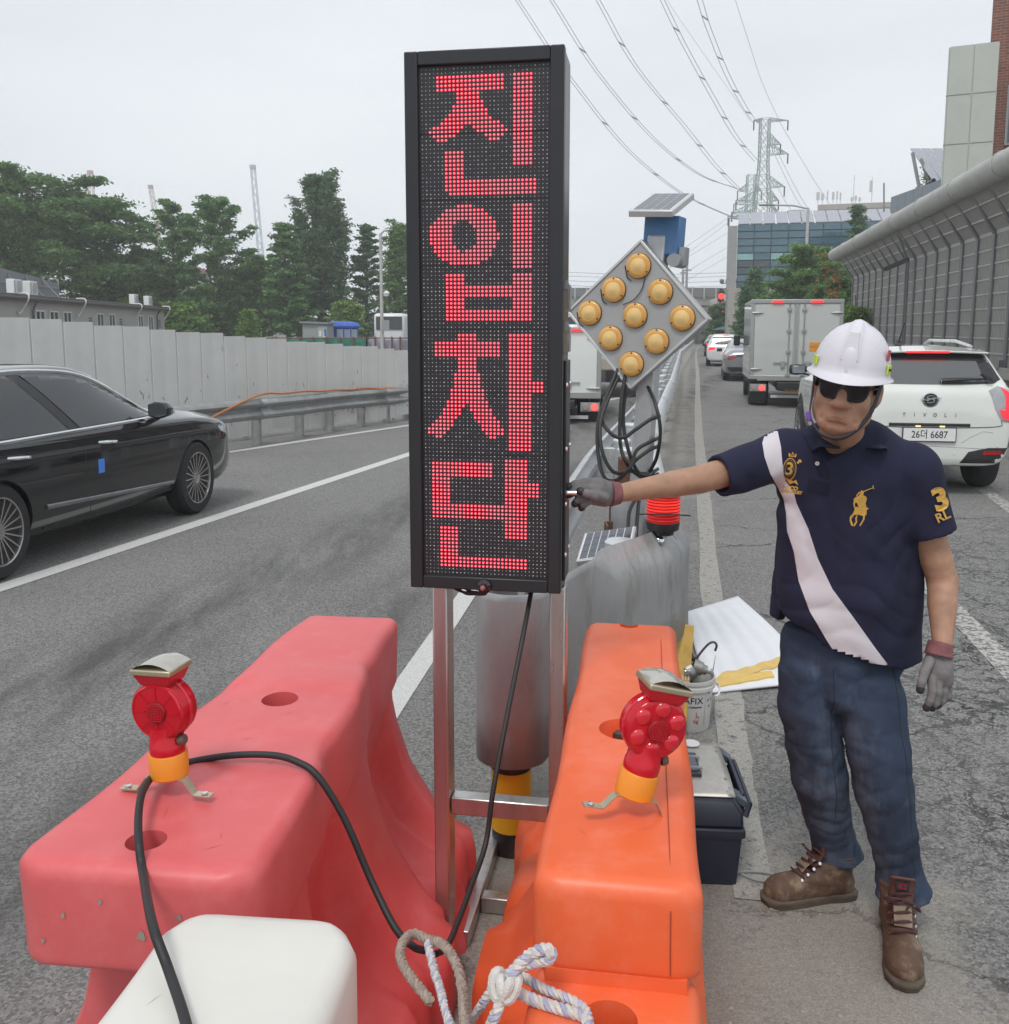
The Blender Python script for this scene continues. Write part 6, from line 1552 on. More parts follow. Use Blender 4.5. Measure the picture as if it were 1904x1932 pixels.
        panel_on(b, [[(1.3+.4*math.cos(a), .345+.4*math.sin(a)) for a in np.linspace(-.15, math.pi+.15, 18)]+[(1.3+.365*math.cos(a), .345+.365*math.sin(a)) for a in np.linspace(math.pi+.15, -.15, 18)]], f, d, .006, .06, 'arch_cladding', dk, t)
        MB().tube([(s*.56, .4, 1.585), (s*.565, .2, 1.64), (s*.565, -.9, 1.645), (s*.56, -1.5, 1.59)], .02, 8).build('roof_rail', M('rail_silver', (.6, .61, .6), .3, .4), t)
    # seams, recess, badge, plate, letters
    line_on(b, smooth_path_2d([(-.76, .98), (-.72, .8), (-.74, .7), (-.72, .655), (-.4, .64), (0, .635), (.4, .64), (.72, .655), (.74, .7), (.72, .8), (.76, .98)], 4), fb, db, .005, 'tailgate_gap', M('seam', (.12, .12, .12), .7), t)
    line_on(b, [(x, .66) for x in np.linspace(-.42, .42, 9)], fb, db, .014, 'grip_strip', BLACKP, t)
    line_on(b, [(x, .47-.03*abs(x)) for x in np.linspace(-.8, .8, 12)], fb, db, .004, 'bumper_crease', M('crease', (.45, .46, .44), .6), t)
    for s in (-1, 1): line_on(b, [(s*.34, .50), (s*.44, .56), (s*.56, .61), (s*.66, .60)], fb, db, .004, 'bumper_crease', M('crease2', (.45, .46, .44), .6), t)
    hb = b.ray_cast(fb(0, .88), Vector(db))[0]; y0 = hb.y
    bd = MB().lathe([(.09, 0), (.09, .012), (.075, .016)], 32, Matrix.Translation((0, y0+.004, .885)) @ Matrix.Rotation(R(90), 4, 'X') @ Matrix.Scale(.93, 4, (0, 1, 0))).build('badge', CHROME, t)
    MB().lathe([(.074, .013), (.07, .0175), (.001, .0175)], 28, Matrix.Translation((0, y0+.004, .885)) @ Matrix.Rotation(R(90), 4, 'X') @ Matrix.Scale(.93, 4, (0, 1, 0))).build('badge_field', INK, bd)
    em = MB(); yy = y0-.016
    em.tube([(.04, yy, .915), (.0, yy, .92), (-.04, yy, .908), (-.045, yy, .896), (-.02, yy, .889), (.0, yy, .886), (.02, yy, .882), (.045, yy, .874), (.04, yy, .862), (0, yy, .851), (-.04, yy, .856)], .007, 6)
    em.tube([(-.11, yy, .878), (-.03, yy, .874), (.03, yy, .894), (.11, yy, .89)], [.002, .009, .009, .002], 6); em.build('badge_emblem', CHROME, bd)
    hb = b.ray_cast(fb(0, .745), Vector(db))[0]
    for i, ch in enumerate('TIVOLI'): text(ch, .046, frame4(((i-2.5)*.107, b.ray_cast(fb((i-2.5)*.107, .745), Vector(db))[0].y-.006, .745), (1, 0, 0), (0, 0, 1)), 'letter', M('letter_chrome', (.3, .3, .3), .25, .8), t, bold=.001)
    hb = b.ray_cast(fb(0, .575), Vector(db))[0]; plate(t, (0, hb.y-.02, .575), '26더 6687', .54, .115)
    for x in (-.12, .13): MB().box((x, hb.y-.022, .648), (.05, .02, .012)).build('plate_lamp', EM('plate_lamp', (1, .6, .25), 1.0), t)
    for x in (.28, .72): 
        q = b.ray_cast(fb(x, .40 if x < .5 else .475), Vector(db))[0]; MB().lathe([(.012, 0), (.01, .004)], 12, Matrix.Translation(q+Vector((0, -.001, .0))) @ Matrix.Rotation(R(90), 4, 'X')).build('park_sensor', pt, t)
    MB().tube([(-.16, -1.2, 1.60), (-.16, -1.24, 1.63)], .04, 10).build('aerial_base', BLACKP, t); MB().tube([(-.16, -1.23, 1.62), (-.13, -1.34, 1.86)], [.014, .007], 6).build('aerial', BLACKP, t)
    panel_on(b, [[(-.55, 1.05), (.55, 1.05), (.5, 1.45), (-.5, 1.45)]], *FRONT(), .004, .12, 'windscreen', CARGLASS, t)
    for y in (1.30, -1.28):
        for s in (-1, 1): wheel(t, s*.79, y, .385, s, 10, .235)
    MB().box((0, .1, .33), (1.35, 3.6, .18)).build('underbody', BLACKP, t)
    zi, zo = [0, .35, .6, .9, 1.085, 1.41, 1.6, 2.0], [0, .42, .72, 1.1, 1.25, 1.5, 1.65, 2.05]     # true storey heights of this body
    for o in t.children_recursive:
        if o.name.split('.')[0] in ('wheel', 'rim', 'brake_disc', 'spokes') or o.data.users > 1: continue
        for v in o.data.vertices: v.co.z = tab(zi, zo, v.co.z)
white_suv()

def small_car(px, py, prof, col, label, name, sc=1.0, rz=-11.5, wx=-.8, lamps='bar', sideglass=True, plate_txt=None, taxi=False, metal=0):
    k = G(px, py); t = thing(name, label, 'car'); t.scale = (sc, sc, sc)
    wy = prof[0][0]+1.02; t.location = k-Matrix.Rotation(R(rz), 3, 'Z') @ Vector((wx*sc, wy*sc, 0)); t.rotation_euler = (0, 0, R(rz))
    pt = paint('paint_'+name+str(int(px)), col, .2, metal); wf = -prof[0][0]-1.05
    o, b = car_body(prof, pt, t, [(wf, .9), (wy, .9)], .36); fb, db = BACK()
    s_ = prof is SEDAN
    rw = [(-.52, 1.14), (.52, 1.14), (.50, 1.3), (.42, 1.40), (-.42, 1.40), (-.50, 1.3)] if s_ else [(-.66, 1.08), (.66, 1.08), (.7, 1.15), (.6, 1.45), (-.6, 1.45), (-.7, 1.15)]
    panel_on(b, [rw], fb, db, .004, .1, 'rear_window', M('rear_glass', (.08, .09, .095), .08, coat=1), t)
    for s in (-1, 1):
        f, d = SIDE(s)
        w = [(1.05, 1.0), (.7, 1.2), (.4, 1.33), (-.3, 1.39), (-.95, 1.34), (-1.35, 1.17), (-1.5, 1.01)] if s_ else [(.8, 1.03), (.5, 1.3), (-.2, 1.47), (-1.3, 1.42), (-1.6, 1.15)]
        panel_on(b, [w], f, d, .004, .12, 'side_window', CARGLASS, t)
        z1 = .93 if s_ else .98
        panel_on(b, [[(s*.48, z1-.05), (s*.76, z1-.04), (s*.83, z1-.2), (s*.6, z1-.17), (s*.47, z1-.12)]], fb, db, .006, .06, 'tail_lamp', REDLAMP if lamps == 'lit' else M('tail_dim', (.3, .03, .035), .2, coat=.6), t)
        MB().box((s*1.0, .85, 1.02), (.2, .1, .13)).build('mirror', BLACKP, t, bevel=.03)
        for y in (wf, wy): wheel(t, s*.79, y, .34, s, 8, .22)
    if lamps == 'bar':
        panel_on(b, [[(-.5, .93), (.5, .93), (.47, .83), (-.47, .83)]], fb, db, .004, .07, 'lamp_band', M('dark_band', (.05, .04, .05), .2, coat=.6), t)
        panel_on(b, [[(-.8, .5), (.8, .5), (.72, .34), (-.72, .34)]], fb, db, .004, .07, 'bumper_insert', BLACKP, t)
        panel_on(b, [[(-.5, .34), (.5, .34), (.45, .28), (-.45, .28)]], fb, db, .008, .07, 'diffuser', GREYP, t)
    else: MB().box((0, b.ray_cast(fb(0, 1.42 if s_ else 1.52), Vector(db))[0].y if b.ray_cast(fb(0, 1.42 if s_ else 1.52), Vector(db))[0] else -1, 1.42 if s_ else 1.52), (.3, .03, .03)).build('stop_lamp', REDLAMP, t)
    y0 = b.ray_cast(fb(0, .6), Vector(db))[0].y; MB().box((0, y0-.01, .62), (.5, .02, .12)).build('number_plate', YPLATE if plate_txt else WPLATE, t)
    if taxi:
        MB().box((0, 0, 1.56), (.7, .25, .2)).build('taxi_sign', M('taxi_white', (.65, .7, .75), .4), t, bevel=.04); text('TAXI', .15, frame4((0, -.128, 1.56), (1, 0, 0), (0, 0, 1)), 'taxi_letters', M('taxi_ink', (.03, .05, .2), .5), t)
    MB().box((0, 0, .32), (1.3, 3.6, .18)).build('underbody', BLACKP, t)
    return t
small_car(1369, 717, SEDAN, (.33, .34, .355), 'silver grey sedan queueing just ahead of the box truck', 'silver_sedan', .97, -12, metal=.55)
small_car(1336, 690, SUV, (.66, .68, .69), 'white hatchback with red lamps lit in front of the silver sedan', 'white_hatchback', .95, -12, lamps='lit')
small_car(1331, 672, SEDAN, (.02, .022, .026), 'dark car partly hidden ahead of the white hatchback', 'dark_sedan', .95, -13, lamps='lit')
small_car(1400, 686, SEDAN, (.6, .62, .62), 'pale taxi with a roof sign peeping out beside the box truck', 'taxi', .95, -12, lamps='lit', taxi=True)
small_car(1349, 658, SEDAN, (.62, .64, .66), 'white car far ahead in the queue near the parasol', 'white_sedan', 1.0, -14, lamps='lit')
small_car(1372, 653, SUV, (.05, .09, .1), 'dark teal tall car farthest ahead in the queue', 'dark_van', 1.05, -14, lamps='lit')
small_car(1312, 648, SUV, (.66, .67, .68), 'white car beyond the red water barrier at the rail end', 'white_van', .95, -60, lamps='lit')

def box_truck(px, py, W, L_, z0, z1, rz, col, label, name, txt, cabcol, doors, lampside, sc=1.0):
    k = G(px, py); t = thing(name, label, 'truck', (k.x, k.y, 0), R(rz))
    wh = paint('box_'+name, col, .3); al = M('box_frame_'+name, (.38, .385, .38), .4, .5, .06, 6)
    MB().box((0, L_/2, (z0+z1)/2), (W, L_, z1-z0)).build('cargo_box', wh, t, bevel=.012)
    for x in (-W/2+.04, W/2-.04): MB().box((x, -.012, (z0+z1)/2), (.085, .05, z1-z0)).build('corner_post', al, t, bevel=.01)
    for z, h in ((z1-.035, .09), (z0+.05, .12)): MB().box((0, -.014, z), (W+.01, .06, h)).build('frame_rail', al, t, bevel=.01)
    MB().box((0, -.01, (z0+z1)/2), (.07, .045, z1-z0-.15)).build('centre_post', al, t)
    for s in (-1, 1):
        MB().box((s*(W/4-.01), -.01, (z0+z1)/2), (W/2-.14, .03, z1-z0-.2)).build('door', wh, t, bevel=.008)
        xb = s*.16
        MB().cyl((xb, -.05, z0+.1), (xb, -.05, z1-.06), .014, n=8).build('lock_bar', al, t)
        for q in (.07, .36, .62, .88): MB().box((xb, -.05, lerp(z0, z1, q)), (.1, .035, .05)).build('bar_bracket', al, t)
        MB().box((xb+s*.17, -.05, lerp(z0, z1, .22)), (.3, .02, .022)).build('lock_handle', al, t); MB().box((xb+s*.11, -.05, lerp(z0, z1, .2)), (.09, .03, .14)).build('lock_plate', al, t)
        for q in (.14, .84): MB().lathe([(.02, -.11), (.035, 0), (.005, .14)], 8, Matrix.Translation((s*(W/2-.13), -.04, lerp(z0, z1, q))) @ Matrix.Rotation(R(-90*s), 4, 'Y')).build('hinge', al, t)
        MB().box((s*.42, -.06, z1-.05), (.24, .03, .04)).build('marker_lamp', REDLAMP, t)
        MB().box((s*(W/2-.2), .0, z0-.17), (.36, .08, .17)).build('lamp_unit', GREYP, t, bevel=.01)
        for q, mm in ((-.085, M('lamp_clear', (.35, .3, .28), .2)), (.085, EM('brake_lit', (1, .06, .05), 2.2))): MB().lathe([(.065, 0), (.055, .02), (.01, .024)], 20, Matrix.Translation((s*(W/2-.2)+q, -.04, z0-.17)) @ Matrix.Rotation(R(90), 4, 'X')).build('round_lamp', mm, t)
        MB().box((s*(W/2-.22), .35, z0-.35), (.36, .03, .4)).build('mudflap', BLACKP, t)
        r = .3
        for x in (W/2-.14, W/2-.37): 
            w = MB().lathe([(.18, -.1), (r*.95, -.1), (r, -.06), (r, .06), (r*.95, .1), (.18, .1)], 28, Matrix.Translation((s*x, .75, r)) @ Matrix.Rotation(R(90), 4, 'Y')).build('wheel', TYRE, t); MB().lathe([(.18, -.05), (.05, -.03)], 18, Matrix.Translation((s*x, .75, r)) @ Matrix.Rotation(R(90), 4, 'Y')).build('rim', GALVL, w)
        MB().lathe([(.16, -.1), (r*.95, -.1), (r, -.06), (r, .06), (r*.95, .1), (.16, .1)], 28, Matrix.Translation((s*(W/2-.18), L_+.75, r)) @ Matrix.Rotation(R(90), 4, 'Y')).build('wheel', TYRE, t)
    MB().box((0, .4, z0-.14), (.7, .6, .2)).build('chassis', BLACKP, t); MB().box((0, L_/2, z0-.1), (.8, L_+1, .14)).build('chassis', BLACKP, t)
    MB().box((.1, -.03, z0-.36), (W*.62, .06, .06)).build('rear_guard', GALVL, t)
    cb = MB().rings([[Vector((x, y, z)) for x, z in ((-W*.43, .45), (W*.43, .45), (W*.42, 1.2), (W*.37, 1.85), (-W*.37, 1.85), (-W*.42, 1.2))] for y in (L_+.08, L_+1.2)]+[[Vector((x, L_+1.6, z)) for x, z in ((-W*.42, .45), (W*.42, .45), (W*.41, 1.1), (W*.35, 1.5), (-W*.35, 1.5), (-W*.41, 1.1))]]).build('cab', cabcol, t, bevel=.05)
    for s in (-1, 1):
        MB().box((s*W*.42, L_+.65, 1.42), (.03, .7, .5), Matrix.Rotation(R(7*s), 3, 'Y')).build('cab_window', CARGLASS, t)
        MB().box((s*(W/2+.12), L_+1.1, 1.45), (.17, .09, .3)).build('mirror', BLACKP, t, bevel=.04); MB().bar((s*(W/2+.1), L_+1.15, 1.4), (s*W*.4, L_+1.2, 1.3), .03).build('mirror_arm', BLACKP, t)
    MB().box((0, -.03, z0-.19), (.46, .02, .15)).build('number_plate', YPLATE, t); text(txt, .13, frame4((0, -.0412, z0-.19), (1, 0, 0), (0, 0, 1)), 'plate_text', INK, t, bold=.001)
    if name == 'box_truck':
        st = M('sticker_orange', (.75, .3, .03), .5)
        MB().box((.42, -.028, lerp(z0, z1, .42)), (.26, .006, .2)).build('sticker', st, t); text('··\n··', .09, frame4((.42, -.032, lerp(z0, z1, .42)), (1, 0, 0), (0, 0, 1)), 'sticker_marks', INK, t)
        MB().box((.42, -.0315, lerp(z0, z1, .42)), (.26, .002, .008)).build('sticker_rule', INK, t)
        MB().box((-W/2+.02, -.03, z0+.0), (.3, .04, .06)).build('hinge_block', BLACKP, t)
    return t
box_truck(1497, 768, 1.98, 3.1, .60, 2.40, -11.5, (.5, .525, .5), 'grey-white box truck with closed rear doors in the right lane', 'box_truck', '서울 89바 川97', paint('cab_grey', (.5, .51, .52)), 2, 1)
box_truck(1046, 797, 1.74, 2.6, .47, 1.78, -8, (.7, .73, .7), 'white box truck on the left carriageway half behind the sign', 'delivery_truck', '84바 8468', paint('cab_white', (.65, .67, .68)), 2, 1)
p = D(1160, 786, 24); t = thing('flatbed_truck', 'low flatbed truck seen through the cables beyond the white box truck', 'truck', (p.x, 24, 0), R(-10))
MB().box((0, 1.5, .85), (1.7, 3, .3)).build('bed', M('bed_tan', (.4, .35, .28), .7), t, bevel=.02); MB().box((0, 1.5, .55), (.8, 3.4, .3)).build('chassis', BLACKP, t)
for s in (-1, 1):
    MB().box((s*.6, -.02, .6), (.3, .05, .12)).build('tail_lamp', REDLAMP, t); MB().cyl((s*.55, .7, .32), (s*.85, .7, .32), .32, n=20).build('wheel', TYRE, t)
MB().box((0, 3.9, 1.2), (1.6, 1.4, 1.3)).build('cab', paint('cab_blue', (.1, .2, .4)), t, bevel=.1); MB().box((0, 3.18, 1.5), (1.3, .05, .5)).build('rear_window', CARGLASS, t)
p = D(1080, 640, 48); t = thing('bus', 'green and white bus roof showing above the white box truck', 'bus', (p.x, 48, 0), R(-8))
MB().box((0, 4, 1.5), (2.4, 8, 2.2)).build('body', paint('bus_white', (.6, .65, .6)), t, bevel=.1); MB().box((0, 4, 2.68), (2.42, 8.04, .4)).build('roof_band', paint('bus_green', (.08, .35, .14)), t, bevel=.1)
MB().box((0, -.03, 1.9), (2.0, .05, .9)).build('rear_window', CARGLASS, t)
for s in (-1, 1):
    for y in (1.5, 6.3): MB().cyl((s*1.0, y, .45), (s*1.22, y, .45), .45, n=18).build('wheel', TYRE, t)
# ---------------------------------------------------------------- things round the worker's feet
def toolbox():
    c = G(1398, 1676); rz = R(-4)
    t = thing('tool_box', 'dark blue tool box with a metal lid plate beside the orange barrier', 'tool box', (c.x, c.y, 0), rz)
    nv = M('navy_plastic', (.016, .022, .04), .42, 0, .12, 8, .03, 60, dirt=.25, dcol=(.1, .1, .1)); W, L_, H = .25, .46, .2
    def taper(x0, x1, y0, y1, z0, z1, e): return MB().rings([[Vector((x, y, z0)) for x, y in ((x0+e, y0+e), (x1-e, y0+e), (x1-e, y1-e), (x0+e, y1-e))], [Vector((x, y, z1)) for x, y in ((x0, y0), (x1, y0), (x1, y1), (x0, y1))]])
    taper(-W, 0, 0, L_, 0, .17, .012).build('tray', nv, t, bevel=.006)
    taper(-W-.008, .008, -.01, L_+.008, .17, .2, .0).build('rim', nv, t, bevel=.006)
    MB().rings([[Vector((x, y, z)) for x, y in ((-W+i, -.004+i), (.004-i, -.004+i), (.004-i, L_-i), (-W+i, L_-i))] for z, i in ((.2, 0), (.25, .004), (.285, .03))]).build('lid', nv, t, bevel=.01)
    plm = M('scratched_plate', (.5, .48, .44), .4, .75, .18, 12, dirt=.5, dcol=(.3, .27, .22), dscale=8)
    rows = [[Vector((-W/2-.105+.21*i/8, .03+(L_-.07)*j/10, .288+.017*(1-((j-5)/5)**2))) for i in range(9)] for j in range(11)]
    MB().grid(rows).build('lid_plate', plm, t, solid=.003)
    r_ = MB()
    for i in range(2):
        for j in range(6): r_.lathe([(.006, 0), (.004, .002), (.001, .0022)], 8, Matrix.Translation((-W/2-.09+.18*i, .06+j*.067, .304)))
    r_.build('rivets', GREYP, t)
    MB().lathe([(.03, 0), (.029, .0015), (.001, .0015)], 20, Matrix.Translation((-W/2+.01, L_*.83, .3035))).build('paint_spot', WPLATE, t)
    hd = MB().box((-W/2-.045, L_*.46, .306), (.115, .16, .012)).build('handle_recess', BLACKP, t, bevel=.002)
    MB().box((-W/2-.03, L_*.46, .313), (.07, .115, .01)).build('handle', M('handle_blue', (.09, .12, .15), .4), hd, bevel=.003)
    MB().box((-W/2-.03, L_*.46, .3195), (.016, .035, .004)).build('red_badge', M('badge_red', (.6, .12, .12), .4), hd, bevel=.001)
    for y in (.375, .545): MB().box((-W/2-.035, L_*y, .314), (.11, .012, .008)).build('handle_bar', GREYP, hd)
    for y in (.07, .37):
        MB().box((.0, y+.01, .262), (.05, .05, .022), Matrix.Rotation(R(35), 3, 'Y')).build('latch', M('latch_blue', (.07, .095, .12), .45), t, bevel=.004)
        lr = MB()
        for k in range(6): lr.box((-.006+.0045*k, y+.01, .277-.003*k), (.002, .046, .004))
        lr.build('latch_ribs', GREYP, t)
    s = MB(); s.tube([(.015, .05, .215), (.03, .06, .25), (.03, .36, .25), (.015, .38, .215)], .01, 8); s.build('side_bar', nv, t)
    MB().box((.012, .21, .24), (.016, .25, .07)).build('side_clasp', nv, t, bevel=.005)
    MB().tube(smooth_path([(.012, .06, .012), (.06, .03, .01), (.12, .035, .01), (.11, .07, .01), (.05, .08, .01), (.0, .07, .01)], 6), .0045, 6).build('loose_strap', GREYP, t)
toolbox()

def bucket():
    p = G(1300, 1368); t = thing('paint_bucket', 'dirty white adhesive bucket holding tools between barrier and foam sheet', 'bucket', (p.x, p.y, 0)); h = D(1306, 1272, p.y).z; rt, rb = .105, .088
    wm_ = M('bucket_white', (.6, .6, .58), .5, 0, .05, 6, dirt=.35, dcol=(.35, .33, .3), dscale=7)
    MB().lathe([(rb-.004, 0), (rb, .006), (rt-.004, h*.8), (rt+.004, h*.81), (rt+.004, h*.87), (rt, h*.88), (rt, h*.93), (rt+.005, h*.94), (rt+.005, h), (rt-.001, h), (rt-.003, h*.93), (rb-.006, .012), (.001, .012)], 40, caps=False).build('bucket', wm_, t)
    MB().tube(smooth_path([(rt+.004, 0, h*.86), (rt+.024, .01, h*.8), (rt+.028, .0, h*.68), (rt+.014, -.02, h*.62), (rt-.002, -.03, h*.63)], 5), .0045, 7).build('handle_loop', WHITEP, t)
    def wrap(v, f, name, m, z0, a0, s=1.0):
        out = []
        for x, y, *_ in v:
            z = z0+y*s; r = lerp(rb, rt-.004, z/(h*.8))+.0008; a = a0+x*s/r; out.append((r*math.sin(a), -r*math.cos(a), z))
        mb = MB(); mb.add(out, f); return mb.build(name, m, t, smooth=0, fix=False)
    inkb = M('label_black', (.02, .02, .022), .5); inkr = M('label_red', (.4, .06, .05), .5); inkg = M('label_grey', (.22, .23, .24), .6)
    a0 = math.atan2(p.x, p.y); a0 = -a0*0+.05
    for txt, sz, z, a, m in (('AFIX', .042, .150, -.02, inkb), ('tic Adhesives', .0135, .122, -.0, inkb), ('L', .03, .086, .16, inkr), ('kg', .026, .056, .12, inkr), ('11.5', .011, .072, .17, inkr)):
        v, f = text_polys(txt, sz, .0004); wrap(v, f, 'label_text', m, z, a)
    def rect_frame(x0, x1, y0, y1, w=.0012): return [[(x0, y0, 0), (x1, y0, 0), (x1, y0+w, 0), (x0, y0+w, 0)], [(x0, y1-w, 0), (x1, y1-w, 0), (x1, y1, 0), (x0, y1, 0)], [(x0, y0, 0), (x0+w, y0, 0), (x0+w, y1, 0), (x0, y1, 0)], [(x1-w, y0, 0), (x1, y0, 0), (x1, y1, 0), (x1-w, y1, 0)]]
    qs = []
    for y0, y1 in ((.165, .2), (.13, .163), (.105, .128), (.03, .1)): qs += rect_frame(-.03, .03, y0, y1)
    for k in range(9): qs += [[(-.026, .036+k*.0068, 0), (.02+.006*(k % 3)-.008, .036+k*.0068, 0), (.02+.006*(k % 3)-.008, .0375+k*.0068, 0), (-.026, .0375+k*.0068, 0)]]
    for cx, cy in ((-.012, .147), (.012, .147), (-.012, .183), (.0, .117)): qs += [[(cx-.008, cy, 0), (cx, cy-.009, 0), (cx+.008, cy, 0), (cx, cy+.009, 0)][:4]]
    vv = [q for qd in qs for q in qd]; wrap(vv, [tuple(range(i*4, i*4+4)) for i in range(len(qs))], 'label_box', inkg, 0, .85)
    g = thing('angle_grinder', 'angle grinder with black body standing in the white bucket', 'grinder', (p.x-.01, p.y-.02, h*.55))
    mt = M('cast_alloy', (.32, .31, .29), .4, .7, .15, 15); 
    MB().tube([(-.04, .0, -.1), (-.03, 0, .02), (-.015, 0, .1)], [.036, .04, .036], 16).build('body', BLACKP, g)
    MB().tube([(-.015, 0, .1), (.0, 0, .135), (.02, 0, .15)], [.037, .046, .034], 16).build('gear_head', mt, g, bevel=.004)
    MB().tube([(.02, 0, .15), (.055, -.01, .142), (.06, -.012, .141), (.075, -.015, .137)], [.034, .03, .022, .02], 16).build('spindle_collar', mt, g)
    MB().tube([(.075, -.015, .137), (.1, -.02, .131)], .012, 10).build('spindle', CHROME, g); MB().lathe([(.016, -.004), (.016, .004)], 6, Matrix.Translation((.098, -.02, .131)) @ Matrix.Rotation(R(80), 4, 'Y')).build('nut', GREYP, g)
    for k in range(3): MB().box((-.035+.012*k, -.042, .115), (.006, .006, .018)).build('vent_slot', WPLATE, g)
    MB().tube([(.085, -.03, .05), (.1, -.015, .12), (.113, -.01, .205)], [.004, .003, .001], 6).build('drill_bit', GREYP, g)
    q = thing('caulking_gun', 'black caulking gun with its lever up standing in the bucket', 'caulking gun', (p.x-.01, p.y+.02, h*.6))
    MB().tube(smooth_path([(-.02, .02, .0), (.0, .02, .13), (.02, .02, .16), (-.01, .01, .21), (-.06, .0, .30), (-.064, 0, .305)], 5), [.012]*16+[.011, .010, .009, .008, .007, .006, .006, .005, .004, .004], 8).build('lever', M('gun_grey', (.09, .095, .09), .35, .6), q)
    MB().tube(smooth_path([(-.11, .0, .145), (-.05, .0, .14), (.0, .01, .16), (.04, .01, .15)], 4), .012, 8).build('grip', BLACKP, q)
    MB().tube(smooth_path([(.02, .0, .12), (.05, .0, .175), (.09, .0, .225), (.115, .0, .235), (.128, 0, .22), (.122, 0, .195)], 6), .0055, 8).build('hook_rod', M('rod_grey', (.1, .1, .1), .4, .5), q)
bucket()

def foam():
    A, B, C_, E_ = G(1336, 1312), G(1520, 1296), G(1392, 1128), G(1292, 1160)
    t = thing('foam_sheet', 'white foam packing sheet with yellow tape lying behind the bucket', 'sheet', A)
    n = 40; rows = []; C2 = G(1530, 1230)
    for i in range(n+1):
        a, b = A.lerp(E_, i/n), B.lerp(C2 if False else G(1500, 1225), 0) ; row = []
        for j in range(n+1):
            u, v = j/n, i/n
            lo = A.lerp(B, u); hi = E_.lerp(C_, u); r_ = B.lerp(C_, v)
            p = lo.lerp(hi, v)
            bulge = (G(1490, 1222)-(B+C_)/2)*u*math.sin(v*math.pi)
            p = p+bulge; e = min(u, v, 1-u, 1-v)
            z = .012+.018*min(1, e*12)+.005*math.sin(u*34+v*2)*min(1, e*6)+.012*math.sin(v*5+1)*u
            row.append(Vector((p.x, p.y, max(.008, z))))
        rows.append(row)
    o = MB().grid(rows).build('sheet', M('foam_white', (.72, .73, .76), .8, 0, .03, 10, .05, 120), t, True, smooth=180, solid=.01)
    g = MB().grid(rows).build('tmp', None, None); b = bvh_of(g); me = g.data; bpy.data.objects.remove(g)
    tp = M('yellow_tape', (.68, .46, .12), .45, 0, .12, 20)
    def tape(pts, name):
        P = [(G(*p).x, G(*p).y) for p in pts]; panel_on(b, [P], lambda x, y: Vector((x, y, 1)), (0, 0, -1), .013, .03, name, tp, t, .001).matrix_parent_inverse = wmat(t).inverted()
    tape([(1345, 1300), (1362, 1285), (1400, 1278), (1440, 1266), (1475, 1255), (1478, 1272), (1440, 1281), (1402, 1292), (1350, 1303)], 'tape'); tape([(1352, 1301), (1400, 1291), (1455, 1283), (1461, 1292), (1400, 1300), (1355, 1306)], 'tape')
foam()
a, b = D(1287, 1330, 3.86), D(1302, 1178, 4.0)
t = thing('yellow_board', 'scuffed yellow board leaning under the nose plate corner', 'board', (a.x, a.y, 0))
a.z = .01
MB().bar(a+Vector((-.02, 0, 0)), b+Vector((-.02, 0, 0)), .075, .02, (0, 1, 0)).build('board', M('board_yellow', (.6, .38, .09), .6, 0, .2, 14, dirt=.6, dcol=(.3, .28, .25), dscale=14), t, True, bevel=.003)
MB().box(a.lerp(b, .58)+Vector((.0, -.02, 0)), (.03, .02, .02)).build('clip', CHROME, t, True, bevel=.003)
